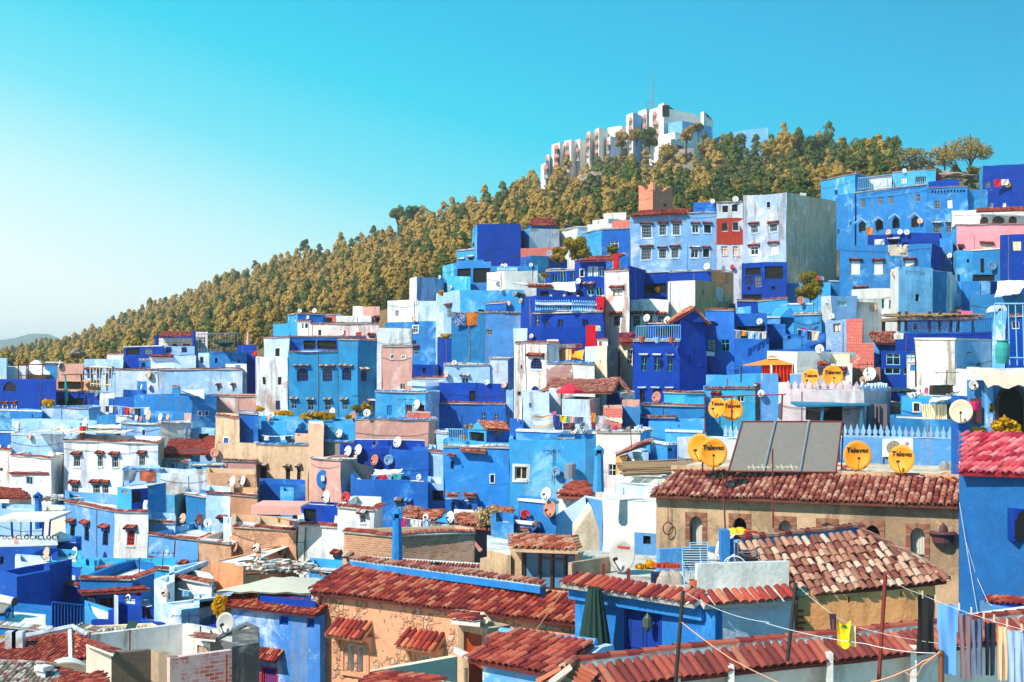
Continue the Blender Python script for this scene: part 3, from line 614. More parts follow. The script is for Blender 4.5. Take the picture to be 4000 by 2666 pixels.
def line(pts,label,mat='white',r=.012,name='clothesline',cat='clothesline',sag=.15):
 out=[]
 for a,b in zip(pts,pts[1:]):
  a=Vc(a);b=Vc(b)
  for k in range(9):t=k/8;out.append(a+(b-a)*t-Vc((0,0,sag*4*t*(1-t))))
 m=MB();m.tube(out,r,4);return tag(m.build(name,mat),label,cat,'lines strung between the roofs')
def wash(x0,y0,x1,y1,D,items,label,dD=0,place=''):
 """a washing line with garments: items = 'kind x w h mat' in tile pixels"""
 a=P(x0,y0,D);b=P(x1,y1,D+dD);line([a,b],label,r=.012+D*.00012,sag=.05);ang=math.atan2(b.y-a.y,b.x-a.x)
 for it in items:
  kind,x,w,h,mat,lab=it;t=(x-x0)/(x1-x0);c=a+(b-a)*t-Vc((0,0,.05*4*t*(1-t)));DD=c.y
  cs(kind,px(w,DD),px(h,DD),c-Vc((0,.02,0)),mat,lab+place,ang=ang)
def parasol(x,y,w,D,mat,label,h=2.2,closed=False,drop=.35):
 c=P(x,y,D);R_=px(w/2,D);root=empty('parasol',c-Vc((0,0,h)),label,'parasol')
 m=MB();m.tube([c-Vc((0,0,h)),c],.03,6);m.build('pole','white',root)
 k=MB();n=8
 if closed:
  k.lathe((c.x,c.y,c.z-h+.3),[(.14,0),(R_,.2),(R_*.8,(h-.3)*.5),(R_*.3,(h-.3)*.93),(.02,h-.25)],10)
  k.build('canopy',mat,root)
 else:
  vs=[c];R2=[c+Vc((math.cos(2*math.pi*i/n+.3)*R_,math.sin(2*math.pi*i/n+.3)*R_*.95,-drop))for i in range(n)];R3=[p-Vc((0,0,.16))for p in R2]
  k.add([c]+R2+R3+[c-Vc((0,0,.03))],[(0,1+i,1+(i+1)%n)for i in range(n)]+[(1+i,9+i,9+(i+1)%n,1+(i+1)%n)for i in range(n)]+[(17,1+(i+1)%n,1+i)for i in range(n)]);k.build('canopy',mat,root)
 return root
def shrub(x,y,w,h,D,label,mat='flowers',n=260,name='shrub',cat='shrub',flatk=.6,leaf=.1):
 c=P(x,y,D);a=px(w/2,D);b=px(h/2,D);root=empty(name,c-Vc((0,0,b)),label,cat);st=MB()
 for k in range(7):q=Vc((ru(-.6,.6)*a,ru(-.3,.3)*a,ru(-.2,.7)*b));st.tube([c-Vc((0,0,b*1.05)),c+q*.5,c+q],[.03,.02,.01],4)
 st.build('stem','bark',root);m=MB();leaves(m,c,a,min(a,1)*flatk,b,n,leaf*(1+D/120));m.build('foliage',mat,root);return root
def leaves(m,c,a,b,h,n,s):
 cl=[(Vc((ru(-.7,.7)*a,ru(-.7,.7)*b,ru(-.65,.7)*h)),ru(.28,.5))for _ in range(max(4,n//40))]
 for _ in range(n):
  q,r=random.choice(cl);d=Vc([random.gauss(0,1)for _ in range(3)]).normalized();p=c+q+Vc((d.x*a,d.y*b,d.z*h))*r*ru(.6,1)
  u=Vc([random.gauss(0,1)for _ in range(3)]).normalized();v=u.cross(d+Vc((.1,.2,.3))).normalized()*s;u=u*s*ru(.7,1.5)
  m.quad(p-u*.5,p+v*.5,p+u*.5,p-v*.5)
def railing(pts,h,label,mat='bframe',sp=.14,r=.015,name='railing'):
 pts=[Vc(p)for p in pts];m=MB();up=Vc((0,0,h))
 for a,b in zip(pts,pts[1:]):
  m.tube([a+up,b+up],r*1.6,4);m.tube([a+up*.12,b+up*.12],r*1.2,4);n=max(1,int((b-a).length/sp))
  for k in range(n+1):q=a+(b-a)*k/n;m.tube([q,q+up],r,4)
 return tag(m.build(name,mat),label,'railing')
# ================= GROUND, MOUNTAIN, FOREST, HOTEL
def build_ground():
 xs=[-4000]+list(range(-2000,6001,100))+[8000];ds=[3,10,20,35,50,65,80,95,110,125,140,152,165,178,190,200,215]+list(range(230,900,15))+[950,1100,1500,2500,4000,6300]
 v=[]
 for D in ds:
  for X in xs:
   z=gz(X,D)
   if D>215 and D<880:z+=(math.sin(X*.013+D*.05)+math.sin(X*.031-D*.09))*.5
   v.append(((X-2000)*D/F,D,z))
 n=len(xs);f=[(j*n+i,j*n+i+1,(j+1)*n+i+1,(j+1)*n+i)for j in range(len(ds)-1)for i in range(n-1)]
 b=MB();b.add(v,f);o=b.build('ground','earth',None,True);o['kind']='structure'
build_ground()
def mountain():
 b=MB();prof=[(-900,1385),(-400,1350),(-100,1335),(0,1327),(60,1322),(95,1312),(120,1306),(170,1305),(205,1307),(240,1335),(330,1360),(600,1400),(900,1430)]
 D0=5200;rows=[];xs=[-900+1800*k/90 for k in range(91)]
 for j,(dd,fz)in enumerate([(-700,0),(-400,.45),(-150,.85),(0,1),(200,.8),(700,0)]):
  for X in xs:
   Y=interp(X,[p[0]for p in prof],[p[1]for p in prof]);z=(HZ-Y)*D0/F+ru(-1,1)*2;rows.append(((X-2000)*D0/F+ru(-6,6),D0+dd,-30+(z+30)*fz+(ru(-4,4)if 0<fz<1 else 0)))
 b.add(rows,[(j*91+i,j*91+i+1,(j+1)*91+i+1,(j+1)*91+i)for j in range(5)for i in range(90)]);o=b.build('mountain','GREENM',None,True);o['kind']='structure'
MC['GREENM']=flat('mountain woods','#28422c',.95,0,.3,.01);mountain()
def crown_mesh(seed,mat,n=1300,s=.28,ax=1.9,hz=3.6,conic=.35,name='crown'):
 random.seed(seed);m=MB();cl=[]
 for _ in range(34):
  t=rr_()**.8;z=.8+t*2*hz*.92;r=ax*math.sin(math.pi*min(1,(t*.86+.13)))**.6*(1-conic*t);an=ru(0,6.28);q=r*math.sqrt(rr_())*.85
  cl.append((Vc((math.cos(an)*q,math.sin(an)*q,z)),ru(.55,1.0)*(1.05-.35*t)))
 for c,r in cl:
  for _ in range(n//34):
   d=Vc([random.gauss(0,1)for _ in range(3)]).normalized();d.z=abs(d.z)*.9-.25;p=c+d*r*ru(.7,1.08)
   nrm=(d*.8+(p-Vc((0,0,hz))).normalized()*.35+Vc([random.gauss(0,.14)for _ in range(3)])).normalized();u=nrm.cross(Vc((random.gauss(0,1),random.gauss(0,1),1))).normalized();w=nrm.cross(u);k=s*ru(.6,1.3)
   m.quad(p-u*k,p-w*k*.7,p+u*k,p+w*k*.7+nrm*k*.12)
 me=bpy.data.meshes.new(name);me.from_pydata(m.v,[],m.f);me.materials.append(MT(mat));return me
def trunk_mesh(h=5,r=.16,lean=0):
 m=MB();m.tube([(0,0,-.6),(lean*.3,0,h*.4),(lean,0,h)],[r*1.3,r,r*.4],6)
 for k in range(5):a=k*1.3;z=h*(.35+.12*k);m.tube([(lean*z/h,0,z),(lean*z/h+math.cos(a)*1.1,math.sin(a)*1.1,z+.8)],[r*.4,r*.12],4)
 me=bpy.data.meshes.new('trunk');me.from_pydata(m.v,[],m.f);me.materials.append(MT('bark'));return me
CR=[crown_mesh(k,'pineA',2400,.2,1.75+.3*(k%3),3.2+.35*(k%2),.28+.12*(k%3))for k in range(6)];CRB=[crown_mesh(20+k,'pineB',2200,.2,2.0,3.3,.3)for k in range(3)];TRK=[trunk_mesh(),trunk_mesh(5.5,.18,.4)]
def tree(loc,s,label,crown=None,group=None,trunk=True,sz=1.,cat='tree',name='pine_tree'):
 r=empty(name,loc,label,cat,group);
 c=bpy.data.objects.new('crown',crown or random.choice(CR));S.collection.objects.link(c);c.parent=r;c.scale=(s,s,s*sz);c.rotation_euler=(0,0,ru(0,6.28))
 t=bpy.data.objects.new('trunk',random.choice(TRK));S.collection.objects.link(t);t.parent=r;t.scale=(s,s,s*sz);return r
random.seed(3);cand=[];cell={}
def ok_(x,y,d):
 k=(int(x//6),int(y//6))
 for i in(-1,0,1):
  for j in(-1,0,1):
   for a,b in cell.get((k[0]+i,k[1]+j),()):
    if(a-x)**2+(b-y)**2<d*d:return False
 cell.setdefault(k,[]).append((x,y));return True
for _ in range(34000):
 D=205+rr_()**.85*600;X=ru(-250,3500);R=interp(X,HX,HR)
 if D>R+14:continue
 hb=interp(X,[1900,2100,2600,3100],[0,1,1,0])
 if 2080<X<2800 and D>R-28:continue
 if 2480<X<3360 and D>R-170 and rr_()<.93:continue  # dark scrub on the hilltop
 x=(X-2000)*D/F
 if not ok_(x,D,interp(D,[205,300,450],[2.6,3.6,4.4])):continue
 cand.append((x,D,gz(X,D),X))
cand.sort(key=lambda t:t[1])
HILLP=[t for t in cand]
lab=[('bushy orange green pine on the lower wooded slope','pines on the lower slope'),('orange green pine higher up the wooded hillside','pines on the upper slope'),('small faded pine on the far left ridge','pines along the far ridge')]
near=[t for t in cand if t[3]>-50][:300];ids=set(map(id,near));far_=[t for t in cand if id(t)not in ids]
for x,y,z,X in near:
 s=ru(.8,1.5)*interp(y,[205,300,450],[.5,.72,.88]);k=0 if y<240 else 1
 if X<900:k=2 if y>300 else 0
 tree((x,y,z-.3),s,lab[k][0],group=lab[k][1],crown=random.choice(CR)if rr_()<(.72 if X<2450 else .45)else random.choice(CRB),sz=ru(1.0,1.35))
def forest(pts):
 import numpy as np
 low=[crown_mesh(40+k,'pineA',820,.3,1.8+.2*k,3.3,.3,'tmp')for k in range(4)]
 base=[]
 for me in low:
  a=np.zeros(len(me.vertices)*3,dtype=np.float32);me.vertices.foreach_get('co',a);base.append(a.reshape(-1,3))
 V=[];M_=[]
 for x,y,z,X in pts:
  b=random.choice(base);s=ru(.75,1.45)*interp(y,[205,300,450,700],[.5,.72,.88,.85]);an=ru(0,6.28);c,d=math.cos(an),math.sin(an)
  q=np.stack([(b[:,0]*c-b[:,1]*d)*s+x,(b[:,0]*d+b[:,1]*c)*s+y,b[:,2]*s*ru(1.0,1.35)+z-.3],1);V.append(q);M_.append(np.full(len(q)//4,1 if rr_()<(.26 if X<2300 else .55)else 0))
 V=np.concatenate(V);M_=np.concatenate(M_);n=len(V);me=bpy.data.meshes.new('forest');me.vertices.add(n);me.loops.add(n);me.polygons.add(n//4)
 me.vertices.foreach_set('co',V.ravel());me.loops.foreach_set('vertex_index',np.arange(n,dtype=np.int32));me.polygons.foreach_set('loop_start',np.arange(0,n,4,dtype=np.int32));me.polygons.foreach_set('loop_total',np.full(n//4,4,dtype=np.int32))
 me.materials.append(MT('pineA'));me.materials.append(MT('pineB'));me.polygons.foreach_set('material_index',M_.astype(np.int32));me.update();me.validate()
 o=bpy.data.objects.new('forest',me);S.collection.objects.link(o);tag(o,'orange green pine forest covering the far hillside up to the ridge','forest',kind='stuff')
 for m in low:bpy.data.meshes.remove(m)
forest(far_)
def tsc(X,Yb,hpx,D,label,crown=None,sz=1,**k):
 loc=PF(X,Yb,D);return tree(loc,hpx*D/F/8.,label,crown,sz=sz,**k)
# skyline and hilltop trees, each where it stands
T('o')
def bigtree(X,Yb,hpx,wpx,D,label,mat='pineB',clear=.35,n=900,name='tree',cat='tree',lean=0,leaf=.22,loose=1.):
 leaf=max(leaf,D/620);n=int(n*1.5)
 loc=PF(X,Yb,D);h=hpx*D/F;w=wpx*D/F;r=empty(name,loc,label,cat);t=MB();top=loc+Vc((lean,0,h*.85));t.tube([loc-Vc((0,0,1)),loc+Vc((lean*.4,0,h*.45)),top],[.03*h,.022*h,.008*h],7)
 ce=loc+Vc((lean,0,h*(clear+(1-clear)/2)));m=MB();a=w/2;b=h*(1-clear)/2;cl=[]
 for k in range(13):
  an=k*2.4;rr=math.sqrt((k+.5)/13)*.72*loose;zz=ru(-.6,.8);q=ce+Vc((math.cos(an)*a*rr,math.sin(an)*a*rr*.8,zz*b*(1-.3*rr)));cl.append(q);t.tube([loc+Vc((lean*.5,0,h*(clear*.7+.25*rr_()))),(q+ce)/2-Vc((0,0,b*.1)),q],[.010*h,.008*h,.004*h],5)
 for _ in range(n):
  q=random.choice(cl);d=Vc([random.gauss(0,1)for _ in range(3)]).normalized();p=q+Vc((d.x*a*.36,d.y*a*.36,d.z*b*.32))*ru(.7,1.1);u=(d+Vc([random.gauss(0,.4)for _ in range(3)])).cross(Vc((random.gauss(0,1),random.gauss(0,1),1))).normalized()*leaf;v=d.cross(u).normalized()*leaf*.8
  m.quad(p-u*.5,p-v*.5,p+u*.5,p+v*.5)
 t.build('trunk','bark',r);m.build('crown',mat,r);return r
bigtree(1555,925,125,72,505,'dark round pine on the ridge, left of the skyline pair',clear=.22,n=700,leaf=.4)
bigtree(1615,912,115,95,500,'dark spreading pine on the ridge, right of the skyline pair',clear=.25,n=700,leaf=.4)
bigtree(1190,1010,75,45,570,'dark pine poking above the long ridge line',clear=.2,n=300,leaf=.4)
bigtree(855,1130,50,35,620,'small dark pine on the lower left ridge',clear=.2,n=200,leaf=.4)
bigtree(1965,790,50,55,440,'bare looking round tree on the skyline left of the hotel',clear=.2,n=200,leaf=.3)
bigtree(365,1345,62,28,700,'slim tree standing on the far left ridge',clear=.2,n=200,leaf=.45)
bigtree(2678,630,142,62,395,'umbrella pine with bare trunk below the hotel terrace','pineA',.5,600,'umbrella_pine',leaf=.25,lean=.6)
bigtree(2728,570,90,46,400,'small umbrella pine on a thin bare trunk beside the hotel','pineA',.52,500,'umbrella_pine',leaf=.25)
bigtree(2430,622,112,62,392,'leaning pine with bare trunk left of the hotel front','pineA',.3,600,'umbrella_pine',leaf=.25)
bigtree(2537,590,92,82,400,'broad dense pine in front of the hotel corner','pineB',.1,700,'umbrella_pine',leaf=.28)
bigtree(2486,580,85,60,402,'narrow upright pine before the blue hotel wall','pineA',.1,600,'pine_tree',leaf=.28)
bigtree(2610,678,118,90,380,'full rounded pine under the hotel dining room','pineA',.05,900,'pine_tree',leaf=.28)
bigtree(2765,655,120,88,385,'golden sided pine just right of the hotel','pineA',.05,900,'pine_tree',leaf=.28)
bigtree(2870,655,140,112,388,'wide grey green pine right of the hotel','pineB',.1,1000,'pine_tree',leaf=.28)
bigtree(3010,665,135,95,380,'rounded golden pine before the hilltop wall','pineA',.05,900,'pine_tree',leaf=.28)
for X,Y,h,w,m_,lb in[(3085,640,125,90,'pineA','left pine of the dense hilltop clump'),(3150,650,145,110,'pineB','tallest pine of the dense hilltop clump'),(3225,655,140,105,'pineB','dark pine in the middle of the hilltop clump'),(3290,670,120,90,'pineB','right hand pine of the hilltop clump')]:
 bigtree(X,Y,h,w,350,lb,m_,.02,1100,'pine_tree',leaf=.27)
bigtree(3375,695,160,150,320,'loose yellow green tree at the end of the hilltop clump','leafY',.15,900,leaf=.22)
bigtree(3575,685,125,165,300,'thin crowned tree on the right skyline','pineA',.12,900,leaf=.22,loose=1.25)
bigtree(3690,682,118,110,300,'low orange tree between two thin crowned trees','pineA',.1,620,leaf=.22,loose=1.2)
bigtree(3790,685,190,175,290,'tall thin crowned tree on the right skyline','pineA',.12,1100,leaf=.2,loose=1.35)
def palm(X,Y,hpx,D,label):
 loc=PF(X,Y,D);h=hpx*D/F;r=empty('palm_tree',loc,label,'palm');t=MB();t.tube([loc-Vc((0,0,1)),loc+Vc((0,0,h*.8))],.2,7);t.build('trunk','bark',r);m=MB();c=loc+Vc((0,0,h*.8))
 for k in range(22):
  a=k*2.4;e=ru(-.2,.9);d=Vc((math.cos(a),math.sin(a),0));s=d.cross(Vc((0,0,1)))*.16;q=[c+d*(2.2*t_)+Vc((0,0,2*e*t_-2.2*t_*t_))for t_ in(0,.35,.7,1)]
  for i in range(3):m.quad(q[i]-s,q[i+1]-s*(.8-.3*i),q[i+1]+s*(.8-.3*i),q[i]+s)
 m.build('crown','leafY',r)
palm(2990,600,60,385,'small palm rising behind the hilltop pines')
random.seed(5)
for k,(X,Y,w,h,lb)in enumerate([(3480,668,60,40,'orange bush at the left of the rocky skyline'),(3530,662,70,36,'rounded bush below the thin crowned tree'),(3640,668,70,34,'low scrub bush in the middle of the rocky skyline'),(3720,665,55,40,'orange bush under the tall thin crowned tree'),(3800,672,60,30,'low bush at the right of the rocky skyline'),(3430,705,70,40,'yellow bush behind the turquoise penthouse'),(3840,668,50,34,'dry bush next to the deep blue corner house')]):
 shrub(X,Y,w,h,285,lb,'leafY',220,'bush','bush',1,.3)
def scrub():
 m=MB();random.seed(9)
 for _ in range(620):
  X=ru(300,3900);R=interp(X,HX,HR);D=ru(216,R-3)
  if rr_()<.7:X=ru(2500,3450);R=interp(X,HX,HR);D=ru(R-150,R-6)
  if D<216:continue
  c=Vc(((X-2000)*D/F,D,gz(X,D)+.3));leaves(m,c,2.4,2,1.2,60,.5)
 tag(m.build('undergrowth','scrubm'),'dark green undergrowth and agaves between the hillside pines','undergrowth',kind='stuff')
MC['scrubm']=leafmat('undergrowth leaves',['#14261c','#1f3a28','#2c4a30','#4c5a34'],.1);scrub()
def rock(X,Y,w,h,D,label):
 c=PF(X,Y,D);m=MB();a=w/2*D/F;b=h*D/F
 import bmesh
 bm=bmesh.new();bmesh.ops.create_icosphere(bm,subdivisions=3,radius=1)
 from mathutils import noise as mn
 m.add([(c.x+v.co.x*a*(1+.5*mn.noise(v.co*2+c)),c.y+v.co.y*3*(1+.4*mn.noise(v.co*3)),c.z+v.co.z*b*.5*(1+.7*mn.noise(v.co*2.6+c)))for v in bm.verts],[[v.index for v in f.verts]for f in bm.faces]);bm.free()
 tag(m.build('rock_outcrop','rock'),label,'rock','rock outcrops on the hill')
rock(2860,725,130,42,300,'long grey boulder outcrop below the hilltop pines');rock(2310,700,90,50,330,'pinkish crag between the pines left of the hotel slope');rock(2660,615,90,45,398,'rock face under the hotel terrace wall');rock(3380,662,70,30,300,'bare rocks on the skyline beside the loose tree');rock(3900,690,130,30,290,'stony bank behind the deep blue corner house');rock(300,1385,60,30,240,'bare boulder above the terrace at far left');rock(3700,690,200,34,286,'long stony bank along the right skyline')
# ---------------- hotel
T('l')
def hotel():
 D=462;base=gz(2400,440)-14;r=empty('hotel',PF(2440,700,D),'large white stepped hotel on the hilltop with red awnings','hotel');r['wm']='HW'
 def B(pts,yt,m='HW',dep=16,w='',name='wall'):body(r,pts,yt,m,w,'n',dep,0,'HW',base,name,'TC')
 for pts,yt,m in[('265,467 308,461 345,466',930,'HW/VP'),('314,466 338,462 372,467',845,'HW/VP'),('365,464 440,458 482,464',745,'HW/HW'),('480,464 545,460 592,465',712,'HW/HW'),('585,466 625,463 690,468',703,'HW/HW'),('686,461 713,457 762,463',635,'HW/HW'),('760,459 800,454 885,461',608,'HW/HW'),('862,458 905,452 1000,457',690,'HW/VP'),('880,466 1010,462 1060,466',588,'HW/HW'),('1050,458 1112,452 1207,460',475,'HW/HB'),('1160,462 1238,456 1300,461',440,'HW/HW'),('1262,454 1360,448 1785,466',425,'HW/HW'),('1290,452 1395,443 1835,460',490,'HW/HW'),('1435,440 1565,436 1835,447',545,'HB/HB'),('1345,450 1395,446 1437,449',378,'HW/HW'),('1735,446 1762,444 1785,447',447,'HW/HW')]:  # pale blue right faces paint shade onto some of the white blocks
  B(pts,yt,m)
 B('1350,432 1500,425 1780,438',660,'HW/HW',12,'rn 1420 700 40 35;rn 1480 690 36 35;rn 1540 690 36 35;rn 1700 680 40 30;rn 1750 682 30 28');B('1330,424 1460,418 1700,428',720,'HW/HW',12,'on 1540 750 70 45 ')
 B('1500,410 1670,408',785,'GC',3);B('1785,470 1990,450 2353,440',720,'HB',3)
 b=MB();
 for x,y in[(1395,398),(1425,398)]:a=P(x,y-8,444.5);b.box(a.x-.5,a.x+.5,a.y-2,a.y,a.z-3.4,a.z)
 b.build('roof_opening','void',r)
 aw=[(310,935,55),(408,750,60),(405,830,60),(405,905,58),(403,980,55),(320,855,32),(508,725,42),(508,800,58),(505,880,56),(600,775,36),(695,650,36),(693,730,36),(777,627,38),(775,708,38),(772,790,36),(880,710,38),(998,600,38),(1088,490,38),(1088,572,38),(1083,655,38),(1218,468,42),(1215,553,42),(1212,635,36),(1310,440,42),(1325,522,62),(1325,605,60),(1020,850,50)]
 for x,y,w in aw:
  d0=interp(x,[265,345,480,690,885,1060,1207,1300,1400],[463,461,456,460,453,456,450,452,442])-1.5;a=P(x-w/2,y-14,d0);q=px(w,d0)
  wd=MB();wd.box(a.x+q*.25,a.x+q*.85,d0-.1,d0+2.6,a.z-4.6,a.z-1.2);wo_=wd.build('window','GD',r)
  dv=MB();dv.box(a.x+q*.52,a.x+q*.58,d0-.25,d0-.14,a.z-4.6,a.z-1.6);dv.box(a.x+q*.2,a.x+q*.9,d0-.5,d0-.42,a.z-4.7,a.z-3.6,0);dv.build('balcony_rail','GP',wo_)
  m=MB();m.add([(a.x+q*.1,d0-1.3,a.z-1.7),(a.x+q*.75,d0-1.3,a.z-1.7),(a.x+q*.85,d0-.1,a.z-.4),(a.x+q*.25,d0-.1,a.z-.4),(a.x+q*.1,d0-1.3,a.z-1.95),(a.x+q*.75,d0-1.3,a.z-1.95),(a.x+q*.85,d0-.1,a.z-.7),(a.x+q*.25,d0-.1,a.z-.7)],[(0,1,2,3),(7,6,5,4),(0,4,5,1),(1,5,6,2),(2,6,7,3),(3,7,4,0)]);m.build('awning','awnr2',r)
 del r['wm']
 m=MB();f=P(1292,410,455);m.tube([f,P(1292,200,455)],[.35,.2],5);m.tube([P(1292,200,455),P(1293,22,455)],[.14,.06],4);tag(m.build('radio_mast','grey'),'tall thin radio mast on the hotel roof','mast')
 m=MB();m.tube([P(1235,425,455),P(1236,355,455),P(1274,355,455),P(1274,415,455)],.14,4);tag(m.build('aerial_frame','grey'),'small square aerial frame beside the tall radio mast','aerial')
MC['awnr2']=flat('red awning','#d07a66',.8);hotel()
# ================= TOWN, upper rows to lower rows
random.seed(11);WOB[0]=1
T('k')
H('1625,190 1655,185 2070,183',152,'LB/DB','deep blue corner house at the upper right with a red cloth by its window','n','gn 1703 248 40 48;rn 1730 435 30 42;rn 1845 432 32 42;on 1410 265 30 14')
H('868,184 1245,181',163,'TQ','turquoise penthouse with tile edge on the long blue house roof','t','rn 965 215 50 50;on 1110 200 95 60 red',5);r_=H('1245,182 1292,184',168,'RD','narrow red gable wall beside the turquoise penthouse','n',dep=4,par=0)
H('648,184 860,182',222,'WH','low white rooftop wall between two turquoise roofs','t',dep=4)
H('237,188 540,180 640,183',238,'LB/TB','turquoise blue house with round edge, highest at the left of the long blue row','t','on 372 320 24 42',8)
H('370,178 535,174.5',372,'MB','stained blue wall section left of the four pointed window hoods','n','on 500 600 16 30;on 390 665 16 36',8,0)
r_=H('530,175 1165,166',345,'MB','long blue house with four pointed window hoods and barred upper windows','w','gn 605 402 38 68 ;gn 757 385 42 66;gn 857 375 42 66;gn 1080 355 44 66;an 600 590 62 92 void;an 752 572 66 94 void;an 895 562 66 95 void;an 1063 545 66 95 void',8)
for x,y in((590,560),(745,548),(884,520),(1057,512)):
 b=MB();D=interp(x,[530,1165],[175,166])-.3;w=55
 for s in(-1,1):
  q=[P(x,y,D),P(x+s*w,y+42,D),P(x+s*w,y+42,D-.5),P(x,y-2,D-.5)]
  b.add(q+[p-Vc((0,0,.22))for p in q],[(0,1,2,3),(7,6,5,4),(0,4,5,1),(1,5,6,2),(2,6,7,3),(3,7,4,0)])
 b.build('hood','PB',r_)
H('1165,166 1527,165',300,'MB','blue house with a band of triangular openings under its red tile edge','t','gn 1255 415 52 72;sn 1365 408 46 70 white;gw 1252 622 58 75 ;gw 1363 615 45 72;'+';'.join('on %d 322 16 22'%x for x in range(1215,1500,28)),8)
H('1180,170 1450,168',245,'DB','small deep blue roof room behind the triangular opening band','n',dep=4,par=.2)
H('1527,166 1695,165.5',318,'TB','plain teal blue wall between two blue houses at upper right','n',dep=8)
H('1383,160 2070,156',500,'WH','white arcade house with three arches under a red tile roof','n','on 1490 628 45 28;an 1665 560 70 86 wood;an 1788 546 108 90 wood;an 1912 544 72 86 wood',7,.2);
T('k');shed(1590,518,155.4,2060,500,152.5,2060,468,155,1605,486,158,'TR',r_:=empty('roof_canopy',P(1800,520,155),'red tiled canopy over the white arcade beside the pink house','roof'),.17,.3)
H('1383,156 1425,152 2070,150',658,'LB/PI','pink house with a keyhole window and red tile hood','t','at 1465 818 40 64 void;st 1690 795 80 42 beige',7)
H('1385,150 1422,147.5 1572,147',868,'LB/LB','bright blue narrow house right below the pink house','n','on 1521 925 20 34;an 1440 1055 30 64',7)
H('1565,146 1812,144',850,'TB','teal balcony block between bright blue and deep blue houses','l','on 1652 920 34 124 ;on 1665 1060 190 56',6)
H('1812,140 2070,139',712,'DB','deep blue house with pale shutters at the right edge','n','sn 1957 768 76 82 cream',7)
H('650,160 1280,157 1298,160',712,'DB','deep blue wall with hanging cloths above the white blind windows','n','on 975 780 70 24;ow 870 760 70 30',6)
H('1285,150 1390,149',745,'MB','blue house side behind the light blue tower','n','gn 1360 870 40 40',6)
H('395,146 1210,143.5 1300,148',806,'MB/DB','large blue house with three white blinds under red hoods','n','bt 540 940 78 120;bt 736 940 80 120;bt 1018 935 80 80;rt 588 1180 90 20',8)
H('1470,128 1715,127 1780,129',1120,'MB/DB','plain blue block in front of the deep blue house','n',dep=6)
H('1545,120 2070,118',1238,'TB','blue wall draped with a white cloth at the right edge','n','rn 1988 1325 40 20',6)
H('850,118 915,114.5 1215,115.5',1018,'WH/LBP','light blue tower house with white side and fretted top','n','on 1078 1235 36 62;'+';'.join('on %d %d 10 12 white'%(x,y)for x in range(985,1150,22)for y in(1036,1054)),6)
H('1215,117 1340,118 1420,124',1030,'TB/GW','blue and peeling white wall right of the light blue tower','n',dep=5)
H('508,120 850,119',1192,'WH','white house with teal barred window and a grey doorway','n','gn 757 1282 60 82 teal;gn 840 1285 22 78 teal;on 740 1475 130 100 grey',6)
H('243,115 332,112 553,113',1260,'WH/PB','small pale blue house with a white lit side and one low window','n','rn 428 1292 74 42;on 298 1310 18 55;',6)
T('j')
H('-275,176 165,175',458,'WH','white roof house at the foot of the wooded slope','n',dep=6);H('-20,170 162,169',425,'BR','brick shed with sloping roof at the left of the pale blue row','n',dep=5)
r_=H('160,159 745,157.5',372,'RU','pale blue three storey house with six barred windows under red hoods','n','gtS 328 470 98 122 ;gtS 498 465 72 105;gtS 635 457 70 112;gtS 323 697 98 130;gtS 490 716 70 100;gtS 618 705 74 105',9,0)
shed(155,380,158.4,748,350,157,790,306,160,250,330,161.5,'TR',r_,.17,.3)
H('745,157.4 1040,157',345,'RU/RU','narrow weathered blue house between the tiled row and the red brick front','w','rtS 832 470 64 84 white;otS 953 465 66 84;rwS 820 712 72 95 white;otS 935 710 60 84',9)
r_=H('1040,157 1316,156.5',232,'GW','narrow house with a red brick middle storey','t','on 1130 265 60 72 GC;on 1230 255 60 76 GC;rnS 1130 450 58 78 iron;rnS 1237 445 56 78 iron;rnS 1122 690 62 92 orangec;rnS 1238 685 58 92 orangec',9)
m=MB();a=P(1042,400,156.95);b=P(1316,610,156.4)
for x0,x1,y0,y1 in[(1042,1100,400,610),(1160,1207,400,610),(1267,1316,400,610),(1100,1160,400,445),(1207,1267,400,440),(1100,1160,535,610),(1207,1267,528,610),(1042,1316,610,665)]:
 p,q=P(x0,y0,156.9-.42*(x0-1042)/274),P(x1,y1,156.9-.42*(x1-1042)/274);m.quad((p.x,p.y,q.z),(q.x,q.y,q.z),(q.x,q.y,p.z),(p.x,p.y,p.z),0,[(p.x,q.z),(q.x,q.z),(q.x,p.z),(p.x,p.z)])
m.build('brick_panel','RR',r_)
H('810,162 1030,161',240,'RB','small blue roof room behind the weathered blue house','n',dep=4)
H('1315,153.5 1757,150 2265,158.5',176,'GJ/GK','tall grey blue corner house with a long bare concrete side','n','onS 1572 235 34 60;gtS 1432 470 72 84;gtS 1628 455 76 84;rtS 1428 695 76 84 ;rtS 1630 672 78 94',9,.2)
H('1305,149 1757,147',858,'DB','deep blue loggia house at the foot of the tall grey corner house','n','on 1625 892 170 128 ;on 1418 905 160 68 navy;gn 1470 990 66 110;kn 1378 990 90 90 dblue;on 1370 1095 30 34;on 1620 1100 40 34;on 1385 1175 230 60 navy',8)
H('1757,149 2205,146',1068,'LB','light blue yard wall behind the round tree','n',dep=6,par=.2);H('2195,150 2290,150',1050,'TB','teal shed under the concrete wall','l',dep=5)
T('o')
